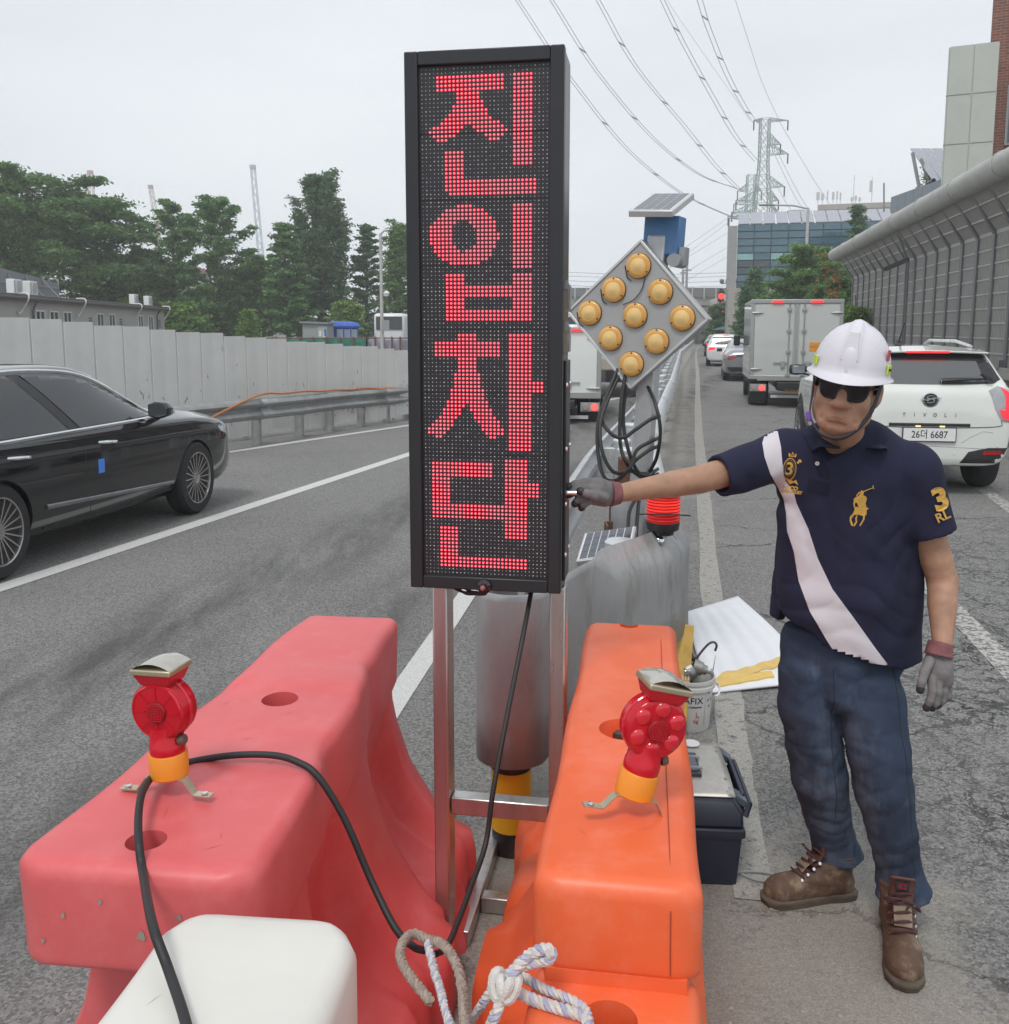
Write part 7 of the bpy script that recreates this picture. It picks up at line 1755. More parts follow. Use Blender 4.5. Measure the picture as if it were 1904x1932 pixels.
# ---------------------------------------------------------------- the worker (surfaces grown from distance fields)
class Field:
    def __init__(s, lo, hi, h):
        s.lo = np.array(lo, np.float32); s.h = h; s.n = np.ceil((np.array(hi)-s.lo)/h).astype(int)+1
        s.D = np.full(s.n, 1.0, np.float32)
    def block(s, lo, hi):
        a = np.clip(np.floor((np.array(lo)-s.lo)/s.h).astype(int), 0, s.n-1); b = np.clip(np.ceil((np.array(hi)-s.lo)/s.h).astype(int)+1, 1, s.n)
        g = [s.lo[i]+s.h*np.arange(a[i], b[i], dtype=np.float32) for i in range(3)]
        return (slice(a[0], b[0]), slice(a[1], b[1]), slice(a[2], b[2])), g[0][:, None, None], g[1][None, :, None], g[2][None, None, :]
    def put(s, fn, lo, hi, k=.02, sub=False):
        sl, x, y, z = s.block(lo, hi); d = fn(x, y, z); o = s.D[sl]
        if sub: d = -d; h = np.clip(.5-.5*(o-d)/k, 0, 1) if k else None; s.D[sl] = (o*(1-h)+d*h+k*h*(1-h)) if k else np.maximum(o, d)
        elif k: h = np.clip(.5+.5*(o-d)/k, 0, 1); s.D[sl] = o*(1-h)+d*h-k*h*(1-h)
        else: s.D[sl] = np.minimum(o, d)
    def cone(s, a, b, r1, r2=None, k=.02, flat=1.0, fax=None, sub=False):
        a, b = np.array(a, np.float32), np.array(b, np.float32); r2 = r1 if r2 is None else r2; m = max(r1, r2)+.06
        ba = b-a; L2 = float(ba @ ba)+1e-9
        fx = None if fax is None else np.array(fax, np.float32)/np.linalg.norm(fax)
        def fn(x, y, z):
            px, py, pz = x-a[0], y-a[1], z-a[2]
            t = np.clip((px*ba[0]+py*ba[1]+pz*ba[2])/L2, 0, 1)
            qx, qy, qz = px-t*ba[0], py-t*ba[1], pz-t*ba[2]
            d2 = qx*qx+qy*qy+qz*qz; r = r1+(r2-r1)*t
            if fx is not None:
                c = qx*fx[0]+qy*fx[1]+qz*fx[2]; d2 = d2+c*c*(1/flat**2-1); d = np.sqrt(d2); return (d-r)*np.where(d > 1e-6, np.minimum(1, (flat+.25)/1.0), 1)
            return np.sqrt(d2)-r
        s.put(fn, np.minimum(a, b)-m, np.maximum(a, b)+m, k, sub)
    def ell(s, c, r, k=.02, rot=None, sub=False):
        c = np.array(c, np.float32); r = np.array(r, np.float32); m = max(r)+.05; Rm = np.array(rot, np.float32) if rot is not None else None
        def fn(x, y, z):
            p = [x-c[0], y-c[1], z-c[2]]
            if Rm is not None: p = [p[0]*Rm[0, i]+p[1]*Rm[1, i]+p[2]*Rm[2, i] for i in range(3)]
            k0 = np.sqrt((p[0]/r[0])**2+(p[1]/r[1])**2+(p[2]/r[2])**2); k1 = np.sqrt((p[0]/r[0]**2)**2+(p[1]/r[1]**2)**2+(p[2]/r[2]**2)**2)+1e-6
            return k0*(k0-1)/k1
        s.put(fn, c-m, c+m, k, sub)
    def plane(s, p, n, lo, hi):                 # keep the side the normal points away from
        n = np.array(n, np.float32); n /= np.linalg.norm(n)
        sl, x, y, z = s.block(lo, hi); d = (x-p[0])*n[0]+(y-p[1])*n[1]+(z-p[2])*n[2]; s.D[sl] = np.maximum(s.D[sl], d)
    def warp(s, fn, lo, hi):
        sl, x, y, z = s.block(lo, hi); s.D[sl] += fn(x, y, z)
    def mesh(s, name='m'):
        D_ = s.D; S = D_ < 0
        c = sum(S[i:S.shape[0]-1+i, j:S.shape[1]-1+j, k:S.shape[2]-1+k].astype(np.uint8) for i in (0, 1) for j in (0, 1) for k in (0, 1))
        act = (c > 0) & (c < 8); idx = np.argwhere(act); vid = np.full(act.shape, -1, np.int32); vid[act] = np.arange(len(idx))
        co = [(i, j, k) for i in (0, 1) for j in (0, 1) for k in (0, 1)]
        val = np.stack([D_[idx[:, 0]+i, idx[:, 1]+j, idx[:, 2]+k] for i, j, k in co], 1)
        acc = np.zeros((len(idx), 3)); cnt = np.zeros(len(idx))
        for a in range(8):
            for b in range(a+1, 8):
                if sum(abs(co[a][q]-co[b][q]) for q in range(3)) != 1: continue
                va, vb = val[:, a], val[:, b]; m = (va < 0) != (vb < 0); t = np.where(m, va/np.where(m, va-vb, 1), 0)
                acc += m[:, None]*(np.array(co[a])+t[:, None]*(np.array(co[b])-np.array(co[a]))); cnt += m
        v = s.lo+s.h*(idx+acc/np.maximum(cnt, 1)[:, None]); faces = []
        for ax in range(3):
            sh = [slice(None)]*3; sh2 = list(sh); sh[ax] = slice(0, -1); sh2[ax] = slice(1, None)
            e = np.argwhere(S[tuple(sh)] != S[tuple(sh2)]); u, w = (ax+1) % 3, (ax+2) % 3
            e = e[(e[:, u] > 0) & (e[:, w] > 0) & (e[:, u] < S.shape[u]-1) & (e[:, w] < S.shape[w]-1)]
            def cell(du, dw): q = e.copy(); q[:, u] -= du; q[:, w] -= dw; return vid[q[:, 0], q[:, 1], q[:, 2]]
            f = np.stack([cell(1, 1), cell(0, 1), cell(0, 0), cell(1, 0)], 1); fl = ~S[e[:, 0], e[:, 1], e[:, 2]]
            f[fl] = f[fl][:, ::-1]; faces.append(f[(f >= 0).all(1)])
        f = np.concatenate(faces); me = bpy.data.meshes.new(name); n = len(f)
        me.vertices.add(len(v)); me.vertices.foreach_set('co', v.astype(np.float32).ravel())
        me.loops.add(4*n); me.loops.foreach_set('vertex_index', f.astype(np.int32).ravel())
        me.polygons.add(n); me.polygons.foreach_set('loop_start', np.arange(0, 4*n, 4, dtype=np.int32)); me.polygons.foreach_set('use_smooth', np.ones(n, bool)); me.update(calc_edges=True)
        return me
def skin_material():
    m = M('skin', (.41, .235, .155), .5, 0, .18, 22, .14, 300, dirt=.25, dcol=(.3, .12, .08), dscale=14, spec=.4)
    b = m.node_tree.nodes['Principled BSDF']; b.inputs['Subsurface Weight'].default_value = .08; b.inputs['Subsurface Radius'].default_value = (.01, .004, .002); b.inputs['Subsurface Scale'].default_value = .5
    return m
SKIN = skin_material()
def cloth(name, col, var=.12, scale=9, bs=420, bump=.12, dirt=0, dcol=(.2, .2, .2), dscale=4, stretch=None): return M(name, col, .85, 0, var, scale, bump, bs, dirt=dirt, dcol=dcol, dscale=dscale, spec=.25, stretch=stretch)
def zb(x, y): return 1237.6+x*.3777, 571.2+y*.3777        # the two enlargements the joints were read from
def zf(x, y): return 1301+x*.3759, 1205.9+y*.3759
def zh(x, y): return 1047.2+x*.2333, 698.2+y*.2333
def worker():
    base = G(1590, 1760); t = thing('person', 'worker in white helmet, sunglasses, navy polo shirt and jeans reaching to the sign', 'person', (base.x, base.y, 0))
    W = lambda p, Y: np.array(D(p[0], p[1], Y))
    SR, SL = W((1482, 860), 2.63), W((1718, 890), 2.57)
    ER, WR = W(zh(1170, 885), 2.53), W(zh(520, 996), 2.40)
    EL, WL = W(zb(1432, 1390), 2.56), W(zb(1432, 1700), 2.47)
    NB, PV = W((1590, 838), 2.60), W((1592, 1225), 2.64)
    HC = W((1598, 731), 2.46); hs = .99
    HM = Matrix.Rotation(R(-25), 3, 'Z') @ Matrix.Rotation(R(8.5), 3, 'Y') @ Matrix.Rotation(R(3), 3, 'X')
    def hl(x, y, z): return np.array(Vector(HC)+HM @ Vector((x, y, z))*hs)
    Rm = np.array(HM)
    # ---- body: head, neck, trunk, arms and legs as one surface
    hipR, kneeR, ankR = W((1532, 1262), 2.66), W((1547, 1468), 2.68), W((1583, 1612), 2.74)
    hipL, kneeL, ankL = W((1650, 1275), 2.62), W((1668, 1488), 2.58), W((1702, 1706), 2.58)
    f = Field((.20, 2.16, .05), (1.28, 2.90, 1.80), .0042)
    f.cone(NB+np.array([0, .02, -.06]), PV, .115, .10, .03, .62, (0, 1, 0))
    f.cone(hl(0, .025, -.06), NB+np.array([0.0, .02, -.03]), .056, .062, .03)
    f.cone(NB+np.array([0, .03, -.05]), SR, .05, .046, .03); f.cone(NB+np.array([0, .03, -.05]), SL, .05, .046, .03); f.cone(NB+np.array([-.004, .0, .0]), W((1568, 872), 2.575), .05, .042, .03)
    f.cone(SR, ER, .046, .0385, .01); f.cone(ER, ER*.66+WR*.34, .0385, .0355, .004); f.cone(ER*.66+WR*.34, WR, .0355, .0235, .004)
    f.cone(SL, EL*.8+SL*.2, .05, .0435, .01); f.cone(EL*.8+SL*.2, EL, .0435, .041, .004); f.cone(EL, EL*.62+WL*.38, .041, .0385, .006); f.cone(EL*.62+WL*.38, WL, .0385, .0265, .004)
    for h_, k_, a_ in ((hipR, kneeR, ankR), (hipL, kneeL, ankL)): f.cone(h_, k_, .07, .052, .03); f.cone(k_, a_, .05, .036, .02)
    e = lambda c, r, k=.02, sub=False: f.ell(hl(*c), np.array(r)*hs, k, Rm, sub)
    c_ = lambda a, b, r1, r2=None, k=.012, sub=False: f.cone(hl(*a), hl(*b), r1*hs, (r1 if r2 is None else r2)*hs, k, sub=sub)
    e((0, .012, .03), (.074, .096, .093)); e((0, -.028, -.04), (.069, .066, .078), .03); e((0, -.052, -.098), (.035, .034, .026), .03)
    for s in (-1, 1):
        e((s*.047, -.008, -.066), (.024, .04, .034), .03); e((s*.04, -.064, -.028), (.024, .02, .024), .022); e((s*.03, -.07, -.085), (.020, .016, .02), .025)
        e((s*.077, .016, -.012), (.012, .022, .034), .008); e((s*.085, .02, -.006), (.006, .016, .026), .006); e((s*.088, .008, -.008), (.003, .007, .012), .008, True)
        e((s*.03, -.09, .010), (.018, .014, .012), .014, True); e((s*.0165, -.101, -.034), (.0115, .0125, .0098), .007); e((s*.009, -.113, -.0445), (.0058, .0068, .0048), .002, True)
        c_((s*.024, -.098, -.042), (s*.041, -.083, -.078), .0022, .0024, .010, True)
    c_((-.04, -.082, .03), (.04, -.082, .03), .013, None, .02)
    c_((0, -.088, .016), (0, -.114, -.026), .0085, .0145, .012); e((0, -.113, -.031), (.0145, .0135, .012), .008)
    e((0, -.076, -.060), (.034, .020, .024), .022); c_((-.022, -.092, -.068), (0, -.0965, -.0665), .004, .005, .008); c_((0, -.0965, -.0665), (.022, -.092, -.068), .005, .004, .008)
    c_((-.018, -.0915, -.077), (.018, -.0915, -.077), .0055, None, .008); c_((-.027, -.097, -.0722), (0, -.104, -.0718), .0015, None, .003, True); c_((0, -.104, -.0718), (.027, -.097, -.0722), .0015, None, .003, True)
    c_((-.016, -.092, -.087), (.016, -.092, -.087), .002, None, .012, True)
    body = put('body', f.mesh('body'), SKIN, t, True)
    LP = M('lips', (.36, .185, .13), .5); bb = bvh_of(body); lc_ = hl(0, -.105, -.0725); ca_, sa_ = math.cos(R(-8.5)), math.sin(R(-8.5))
    lp_ = [(.022*math.cos(q), (.004 if math.sin(q) > 0 else .0062)*math.sin(q)*abs(math.sin(q))**.4) for q in [i*.2618 for i in range(24)]]
    panel_on(bb, [[(lc_[0]+a*ca_-b*sa_, lc_[2]+a*sa_+b*ca_) for a, b in lp_]], lambda x, z: Vector((x, 1.9, z)), (0, 1, 0), .0014, .003, 'lips', LP, body, .0006)
    # ---- polo shirt
    f = Field((.42, 2.24, .80), (1.30, 3.0, 1.62), .0058)
    A, B = W((1596, 910), 2.60), W((1596, 1330), 2.63)
    oR, oL = W(zh(1325, 857), 2.545), W((1757, 1008), 2.555)
    dR = oR-SR; dR /= np.linalg.norm(dR); dL = oL-SL; dL /= np.linalg.norm(dL)
    f.cone(SR, oR+dR*.02, .070, .059, .02); f.cone(SL, oL+dL*.02, .076, .068, .02)
    for o_, d_ in ((oR, dR), (oL, dL)): f.plane(o_, d_, o_-.13, o_+.13)
    f.cone(oR+dR*.06, oR-dR*.025, .048, .045, .003, sub=True); f.cone(oL+dL*.06, oL-dL*.025, .057, .053, .003, sub=True)
    f.cone(A, A*.5+B*.5, .189, .183, .02, .64, (0, 1, 0)); f.cone(A*.5+B*.5, B, .183, .187, .03, .68, (0, 1, 0))
    f.cone(NB+np.array([-.01, .03, -.068]), SR, .064, .064, .05); f.cone(NB+np.array([.01, .03, -.068]), SL, .064, .068, .05)
    f.cone(NB+np.array([0, .04, -.07]), NB+np.array([0, .03, -.13]), .06, .12, .05, .8, (0, 1, 0))
    f.cone(W((1492, 960), 2.72), W((1462, 1188), 2.74), .05, .045, .04, .5, (1, -.3, 0))
    f.cone(W((1690, 960), 2.62), W((1700, 1330), 2.66), .066, .06, .05)
    hz0, hz1 = W((1465, 1200), 2.5), W((1722, 1275), 2.5); hn = np.array([hz1[2]-hz0[2], 0, hz0[0]-hz1[0]]); 
    if hn[2] > 0: hn = -hn
    f.plane(hz0, hn, (.42, 2.24, .80), (1.30, 3.0, 1.2))
    f.cone(hz0*.5+hz1*.5+np.array([0, .12, -.06]), hz0*.5+hz1*.5+np.array([0, .12, .02]), .165, .16, .01, .66, (0, 1, 0), sub=True)
    f.ell(NB+np.array([-.005, .0, .035]), (.066, .075, .06), .006, sub=True)
    f.cone(W((1584, 824), 2.47), W((1556, 872), 2.46), .05, .010, .004, sub=True); f.cone(W((1580, 826), 2.53), W((1556, 866), 2.50), .048, .010, .004, sub=True)
    def folds(x, y, z):
        w = np.zeros(np.broadcast(x, y, z).shape, np.float32)
        for cx, cz, ux, uz, fr, am, sg in ((W((1690, 1000), 2.5)[0], W((1690, 1000), 2.5)[2], .8, .6, 95, .0045, .10), (W((1480, 930), 2.5)[0], W((1480, 930), 2.5)[2], -.6, .8, 90, .004, .08), (W((1600, 1180), 2.5)[0], W((1600, 1180), 2.5)[2], .25, .97, 45, .003, .2), (W((1530, 1080), 2.5)[0], W((1530, 1080), 2.5)[2], .9, .35, 38, .0045, .17), (W((1690, 1120), 2.5)[0], W((1690, 1120), 2.5)[2], .95, -.25, 42, .005, .17), (W((1400, 900), 2.5)[0], W((1400, 900), 2.5)[2], .75, .66, 70, .0035, .06)):
            q = (x-cx)*ux+(z-cz)*uz; g_ = np.exp(-(((x-cx)**2+(z-cz)**2)/sg**2)); w = w+am*g_*np.sin(q*fr+np.sin(z*23+x*11)*1.2)
        w = w*.9
        for cx, cz, ux, uz, fr, am, sg in ((1.0, 1.02, .5, .86, 40, .004, .12), (.86, 1.0, -.75, .66, 36, .004, .12), (.93, 1.2, .97, .2, 30, .003, .14), (1.06, 1.18, .9, -.4, 46, .0045, .11), (1.05, .94, .3, .95, 55, .0035, .12), (.82, 1.2, .8, .6, 44, .004, .09)):
            q = (x-cx)*ux+(z-cz)*uz; r_ = (x-cx)*uz-(z-cz)*ux; c = np.sin(q*fr+np.sin(r_*22+cx*30)*1.1); w = w+am*np.exp(-(((x-cx)**2+(z-cz)**2)/sg**2))*(1-2*np.sqrt(np.abs(c)))
        return w+.0014*np.sin(x*31+z*17)*np.sin(z*24-y*19)
    f.warp(folds, (.42, 2.24, .8), (1.30, 3.0, 1.62))
    NAVY = cloth('navy_pique', (.019, .0205, .047), .18, 14, 520, .2, .12, (.05, .05, .07), 6)
    shirt = put('polo_shirt', f.mesh('shirt'), NAVY, t, True); sb_ = bvh_of(shirt)
    to = lambda x, z: Vector((x, 1.9, z)); dr = (0, 1, 0); cp_ = Vector((0, 0, CAM_H))
    def dec(pts, conv, name, mat, off=.004, res=.012, thick=.0015, Y=2.47, parent=shirt):
        P = [conv(*p) for p in pts]
        o = panel_on(sb_, [P], lambda x, y: cp_, lambda x, y: ray(x, y), off, res*700, name, mat, parent, thick); return o
    SASH = cloth('white_sash', (.66, .63, .67), .05, 8, 520, .2, .25, (.42, .4, .38), 5)
    dec([(606, 628), (580, 636), (545, 655), (532, 700), (543, 770), (572, 855), (608, 920), (638, 980), (650, 1050), (655, 1140), (688, 1240), (713, 1390), (768, 1540), (850, 1680), (912, 1778), (1150, 1812), (1158, 1806), (1100, 1730), (1000, 1590), (882, 1430), (810, 1280), (762, 1130), (702, 1000), (690, 950), (648, 890), (632, 800), (625, 720)], zb, 'sash', SASH, res=.007)
    GOLD = M('gold_thread', (.62, .36, .07), .6, 0, .15, 60, .3, 400); RED = M('red_thread', (.4, .05, .05), .7); WH = M('white_thread', (.62, .6, .58), .6)
    el = lambda cx, cy, rx, ry, n=20, rot=0: [(cx+rx*math.cos(a)*math.cos(rot)-ry*math.sin(a)*math.sin(rot), cy+rx*math.cos(a)*math.sin(rot)+ry*math.sin(a)*math.cos(rot)) for a in [2*math.pi*i/n for i in range(n)]]
    # crest: crown, ringed oval with a 3, scroll, mallet, lettering
    dec(el(668, 832, 34, 58, 24, .12), zb, 'crest', GOLD, .003, .008); dec(el(668, 832, 30.5, 53, 24, .12), zb, 'crest', NAVY, .0042, .008)
    dec(el(667, 832, 20, 37, 20, .12), zb, 'crest', GOLD, .0054, .008); dec(el(667, 832, 18, 34.5, 20, .12), zb, 'crest', NAVY, .0066, .008)
    for k in range(26):
        a = 2*math.pi*k/26; x0, y0 = 668+26*math.cos(a), 832+46*math.sin(a); dec([(x0-1.6, y0-1.8), (x0+1.6, y0-1.2), (x0+1.2, y0+1.8), (x0-1.6, y0+1.2)], zb, 'crest', GOLD, .0054, .01)
    dec([(664, 768), (700, 772), (703, 752), (693, 762), (684, 744), (676, 760), (664, 748)], zb, 'crest', GOLD, .004); dec([(670, 764), (682, 764), (696, 768), (690, 758), (684, 752), (676, 758)], zb, 'crest', RED, .0055, .008)
    dec([(655, 890), (668, 908), (690, 898), (712, 912), (700, 884), (688, 892), (668, 884), (640, 868)], zb, 'crest', GOLD, .005); dec([(704, 800), (716, 782), (728, 786), (726, 800), (718, 796), (712, 806)], zb, 'crest', GOLD, .005)
    def shirt_text(body_, sz, x, y, ang, mat, conv=zb, off=.008, Y=2.47, bold=.0008):
        v, fc = text_polys(body_, sz, bold); c0 = D(*conv(x, y), Y); ca, sa = math.cos(ang), math.sin(ang); out = []
        for a, b_, *_ in v:
            p = Vector((c0.x+a*ca-b_*sa, c0.y, c0.z+a*sa+b_*ca)); d_ = (p-cp_).normalized(); h_ = sb_.ray_cast(cp_, d_)[0]
            if h_ is None: return
            out.append(h_-d_*off)
        mb = MB(); mb.add(out, fc); mb.build('embroidery', mat, shirt, smooth=0, fix=False)
    shirt_text('3', .048, 666, 833, -.15, GOLD, off=.009); shirt_text('NYCO', .014, 672, 926, -.1, GOLD, off=.004); shirt_text('MMXVCUST', .011, 676, 945, -.12, GOLD, off=.004)
    # rider on a horse with a raised mallet
    for P in ([(1026, 937), (1036, 940), (1040, 950), (1034, 960), (1050, 968), (1055, 980), (1048, 1000), (1052, 1020), (1040, 1028), (1024, 1030), (1012, 1020), (1005, 1000), (990, 995), (988, 980), (1000, 970), (1016, 962)], [(1004, 966), (1022, 948), (1018, 942), (1000, 962)], [(990, 985), (998, 990), (994, 1010), (1000, 1030), (992, 1030), (986, 1005)],
              [(1000, 1018), (1030, 1028), (1050, 1022), (1064, 1026), (1060, 1032), (1054, 1034), (1052, 1060), (1036, 1066), (1018, 1060), (1005, 1058), (990, 1062), (984, 1072), (968, 1080), (970, 1068), (984, 1052), (992, 1036)], [(984, 1066), (976, 1084), (984, 1104), (984, 1118), (976, 1112), (968, 1088), (970, 1072)], [(1008, 1056), (1004, 1080), (1006, 1096), (992, 1118), (986, 1112), (998, 1094), (996, 1074)], [(1036, 1060), (1046, 1060), (1042, 1084), (1022, 1116), (1016, 1112), (1034, 1082)]): dec(P, zb, 'rider_emblem', GOLD, .0025, .01)
    for P in ([(1024, 946), (1086, 922), (1087, 925), (1026, 950)], [(1082, 912), (1086, 912), (1091, 930), (1086, 931)]): dec(P, zb, 'rider_emblem', GOLD, .0035, .01)
    shirt_text('3', .07, 398, 757, .5, GOLD, off=.006, Y=2.5, bold=.003); shirt_text('LRPC', .030, 342, 787, .35-1.2, GOLD, off=.006, Y=2.5)
    shirt_text('3', .085, 1424, 985, .35, GOLD, off=.007, bold=.004); shirt_text('RL', .036, 1434, 1068, .45, GOLD, off=.007)
    dec([(762, 877), (875, 905), (862, 970), (752, 945)], zb, 'patch', cloth('navy_patch', (.012, .013, .032), .1, 20), .0015)
    dec(el(806, 803, 11, 10), zb, 'button', WH, .003, .02, .002); dec(el(806, 803, 3, 3, 8), zb, 'button', M('button_dark', (.1, .1, .1), .5), .0055, .02, .001)
    dec([(770, 705), (800, 720), (845, 790), (870, 860), (862, 885), (815, 875), (790, 800)], zb, 'placket', cloth('navy_placket', (.013, .0145, .035), .1, 20), .001, .012)
    # collar: a folded band round the neck with two points
    rows = [[], [], [], []]; cN = Vector(NB)+Vector((-.008, -.022, .0))
    for i in range(33):
        a = R(-66+312*i/32); fr = math.exp(-((abs(math.degrees(a)-90)-156)/40)**2); c, s = math.cos(a), math.sin(a)
        up = cN+Vector((c*.068, s*.066+.012*(1-fr), .047-.042*fr)); mid = cN+Vector((c*.080, s*.08+.012*(1-fr), .045-.046*fr))
        q = cN+Vector((c*(.112+.012*fr), s*(.115+.03*fr)+.01*(1-fr), 0)); h_ = sb_.ray_cast(q+Vector((0, 0, .2)), Vector((0, 0, -1)))[0] or q
        lo_ = Vector((q.x, q.y, max(min(h_.z, q.z+.02), q.z-.075)+.006))
        if s < -.1:
            h2 = sb_.ray_cast(Vector((q.x, 1.9, lo_.z)), Vector((0, 1, 0)))[0]
            if h2 is not None: lo_.y = min(lo_.y, h2.y-.007)
        rows[0].append(up); rows[1].append(mid); rows[2].append(mid.lerp(lo_, .55)+Vector((c*.008, s*.008-.004, .004))); rows[3].append(lo_)
    MB().grid(rows).build('collar', NAVY, shirt, smooth=180, solid=.004, sub=1)
    # ---- jeans
    f = Field((.55, 2.22, .02), (1.32, 3.0, 1.12), .0058)
    f.cone(W((1545, 1215), 2.66), W((1640, 1225), 2.64), .112, .112, .03, .8, (0, 1, 0)); f.cone(W((1590, 1240), 2.60), W((1590, 1300), 2.60), .085, .07, .03); 
    LR = [(zf(600, 150), 2.65, .086), (zf(592, 330), 2.66, .083), (zf(625, 520), 2.67, .080), (zf(655, 700), 2.665, .080), (zf(690, 880), 2.70, .068), (zf(722, 1000), 2.73, .064), (zf(742, 1100), 2.735, .079)]
    LL_ = [(zf(875, 190), 2.62, .095), (zf(912, 320), 2.61, .094), (zf(950, 560), 2.575, .085), (zf(975, 760), 2.57, .081), (zf(1018, 960), 2.56, .068), (zf(1052, 1150), 2.56, .062), (zf(1073, 1290), 2.545, .084)]
    for C in (LR, LL_):
        for (p, Y, r), (p2, Y2, r2) in zip(C[:-1], C[1:]): f.cone(W(p, Y), W(p2, Y2), r, r2, .01)
    f.cone(W(zf(820, 1060), 2.78), W(zf(845, 1080), 2.8), .025, .012, .03); f.cone(W(zf(1150, 1290), 2.56), W(zf(1190, 1310), 2.58), .03, .018, .03)
    f.plane(W((1590, 1195), 2.6), (0, 0, 1), (.55, 2.22, .9), (1.32, 3.0, 1.12))
    f.plane(W(zf(745, 1112), 2.72), (.15, -.1, -1), W(zf(740, 1085), 2.72)-.16, W(zf(740, 1085), 2.72)+.14); f.plane(W(zf(1076, 1318), 2.5), (.14, 0, -1), W(zf(1075, 1290), 2.5)-np.array([.2, .12, .13]), W(zf(1075, 1290), 2.5)+np.array([.2, .3, .12]))
    gs = []
    for p, Y, ux, uz, fr, am, sg in ((zf(640, 700), 2.58, .25, .97, 75, .006, .11), (zf(980, 790), 2.48, -.2, .98, 70, .006, .12), (zf(700, 960), 2.64, .3, .95, 120, .0055, .10), (zf(1060, 1200), 2.48, -.35, .94, 110, .0065, .11), (zf(900, 470), 2.5, .75, .66, 45, .005, .16), (zf(560, 180), 2.56, .2, .98, 85, .004, .1), (zf(880, 200), 2.5, -.15, .98, 80, .004, .12), (zf(610, 480), 2.58, .9, .4, 42, .005, .15)):
        q = W(p, Y); gs.append((q[0], q[2], ux, uz, fr, am, sg))
    def jf(x, y, z):
        w = .0010*np.sin(x*37+z*21)*np.sin(z*29-y*23)+.0009*np.sin(x*95+z*70+1)*np.sin(z*60-x*40)
        for cx, cz, ux, uz, fr, am, sg in gs:
            q = (x-cx)*ux+(z-cz)*uz; r_ = (x-cx)*uz-(z-cz)*ux
            c = np.sin(q*fr*.62+np.sin(r_*26+cx*9)*1.5+np.sin(r_*61)*.5); w = w+am*.46*np.exp(-(((x-cx)**2+(z-cz)**2)/sg**2))*(1-2*np.sqrt(np.abs(c)))
        return w
    f.warp(jf, (.55, 2.22, .02), (1.32, 3.0, 1.12))
    DEN = cloth('denim', (.036, .053, .09), .45, 5, 480, .25, .9, (.17, .205, .26), 2.6, (1, 1, .5))
    jeans = put('jeans', f.mesh('jeans'), DEN, t, True); jb = bvh_of(jeans)
    def seam(pts, Y=2.5, r=.0016, m=None): line_on(jb, [(D(*zf(*p), Y).x, D(*zf(*p), Y).z) for p in pts], to, dr, r, 'seam', m or M('seam_dark', (.02, .03, .05), .9), jeans)
    den2 = lambda a, b, n=26: [(a[0]+(b[0]-a[0])*i/n, a[1]+(b[1]-a[1])*i/n) for i in range(n+1)]
    seam(den2((712, 140), (730, 400))+den2((730, 400), (748, 700))+den2((748, 700), (772, 960)), 2.55); seam(den2((1066, 180), (1076, 500))+den2((1078, 500), (1105, 800))+den2((1105, 800), (1130, 1180)), 2.5)
    # ---- boots
    LEATHER = M('boot_leather', (.11, .068, .046), .62, 0, .3, 11, .2, 70, dirt=.95, dcol=(.38, .31, .21), dscale=11, spec=.35); SOLE = M('boot_sole', (.085, .07, .052), .85, 0, .25, 20, .3, 60, dirt=.6, dcol=(.2, .16, .11)); LACE = M('boot_lace', (.07, .028, .03), .8, 0, .2, 40); PALE = M('tongue_tan', (.24, .19, .14), .8, 0, .2, 20); LIN = M('boot_lining', (.10, .045, .035), .6, 0, .2, 15)
    def boot(p, rz, sc=1.0):
        M_ = Matrix.Translation(p) @ Matrix.Rotation(rz, 4, 'Z') @ Matrix.Scale(sc, 4)
        q = Field((-.08, -.235, -.005), (.08, .125, .235), .0036)
        q.cone((0, -.15, .045), (0, -.02, .05), .045, .042, .02, 1.0); q.ell((0, -.155, .045), (.05, .062, .046), .015); q.cone((0, -.1, .062), (0, .0, .105), .036, .043, .03); q.cone((0, .035, .05), (0, .06, .05), .038, .036, .02)
        q.cone((0, .03, .08), (0, .04, .185), .049, .056, .03); q.plane((0, .03, .168), (0, .12, 1), (-.08, -.235, .12), (.08, .125, .235)); q.cone((0, .036, .15), (0, .04, .23), .041, .05, .006, sub=True); q.plane((0, 0, .018), (0, 0, -1), (-.08, -.235, -.01), (.08, .125, .05))
        q.warp(lambda x, y, z: .0016*np.sin(z*140+y*35)*np.exp(-((y+.05)/.05)**2)+.0012*np.sin(x*90)*np.sin(y*70+z*60), (-.08, -.235, .0), (.08, .125, .235))
        up = put('boot', q.mesh('boot'), LEATHER, t, True); up.matrix_parent_inverse = wmat(t).inverted() @ M_
        sl_ = [(.034, .094), (.04, .05), (.036, .0), (.044, -.06), (.052, -.13), (.05, -.18), (.03, -.212), (0, -.222)]; out = sl_+[(-x, y) for x, y in reversed(sl_[:-1])]+[(-.02, .106), (.02, .106)]
        MB().rings([[Vector((x*a, y*a-.003, z)) for x, y in out] for z, a in ((0, .97), (.006, 1.0), (.014, 1.0), (.016, 1.02), (.026, 1.02), (.03, .96))]).build('sole', SOLE, up, bevel=.002)
        MB().grid([[Vector((x*w, y, z)) for x in (-.03, -.015, 0, .015, .03)] for y, z, w in ((-.07, .115, .8), (-.045, .14, .95), (-.028, .175, 1.1), (-.034, .215, 1.15), (-.04, .222, 1.0))]).build('tongue', LIN, up, solid=.006)
        MB().box((0, -.0385, .197), (.036, .004, .024), Matrix.Rotation(R(-8), 3, 'X')).build('tongue_badge', INK, up); text('K2', .019, Matrix.Translation((0, -.0415, .197)) @ Matrix.Rotation(R(82), 4, 'X'), 'badge_text', REDDARK, up, bold=.0005)
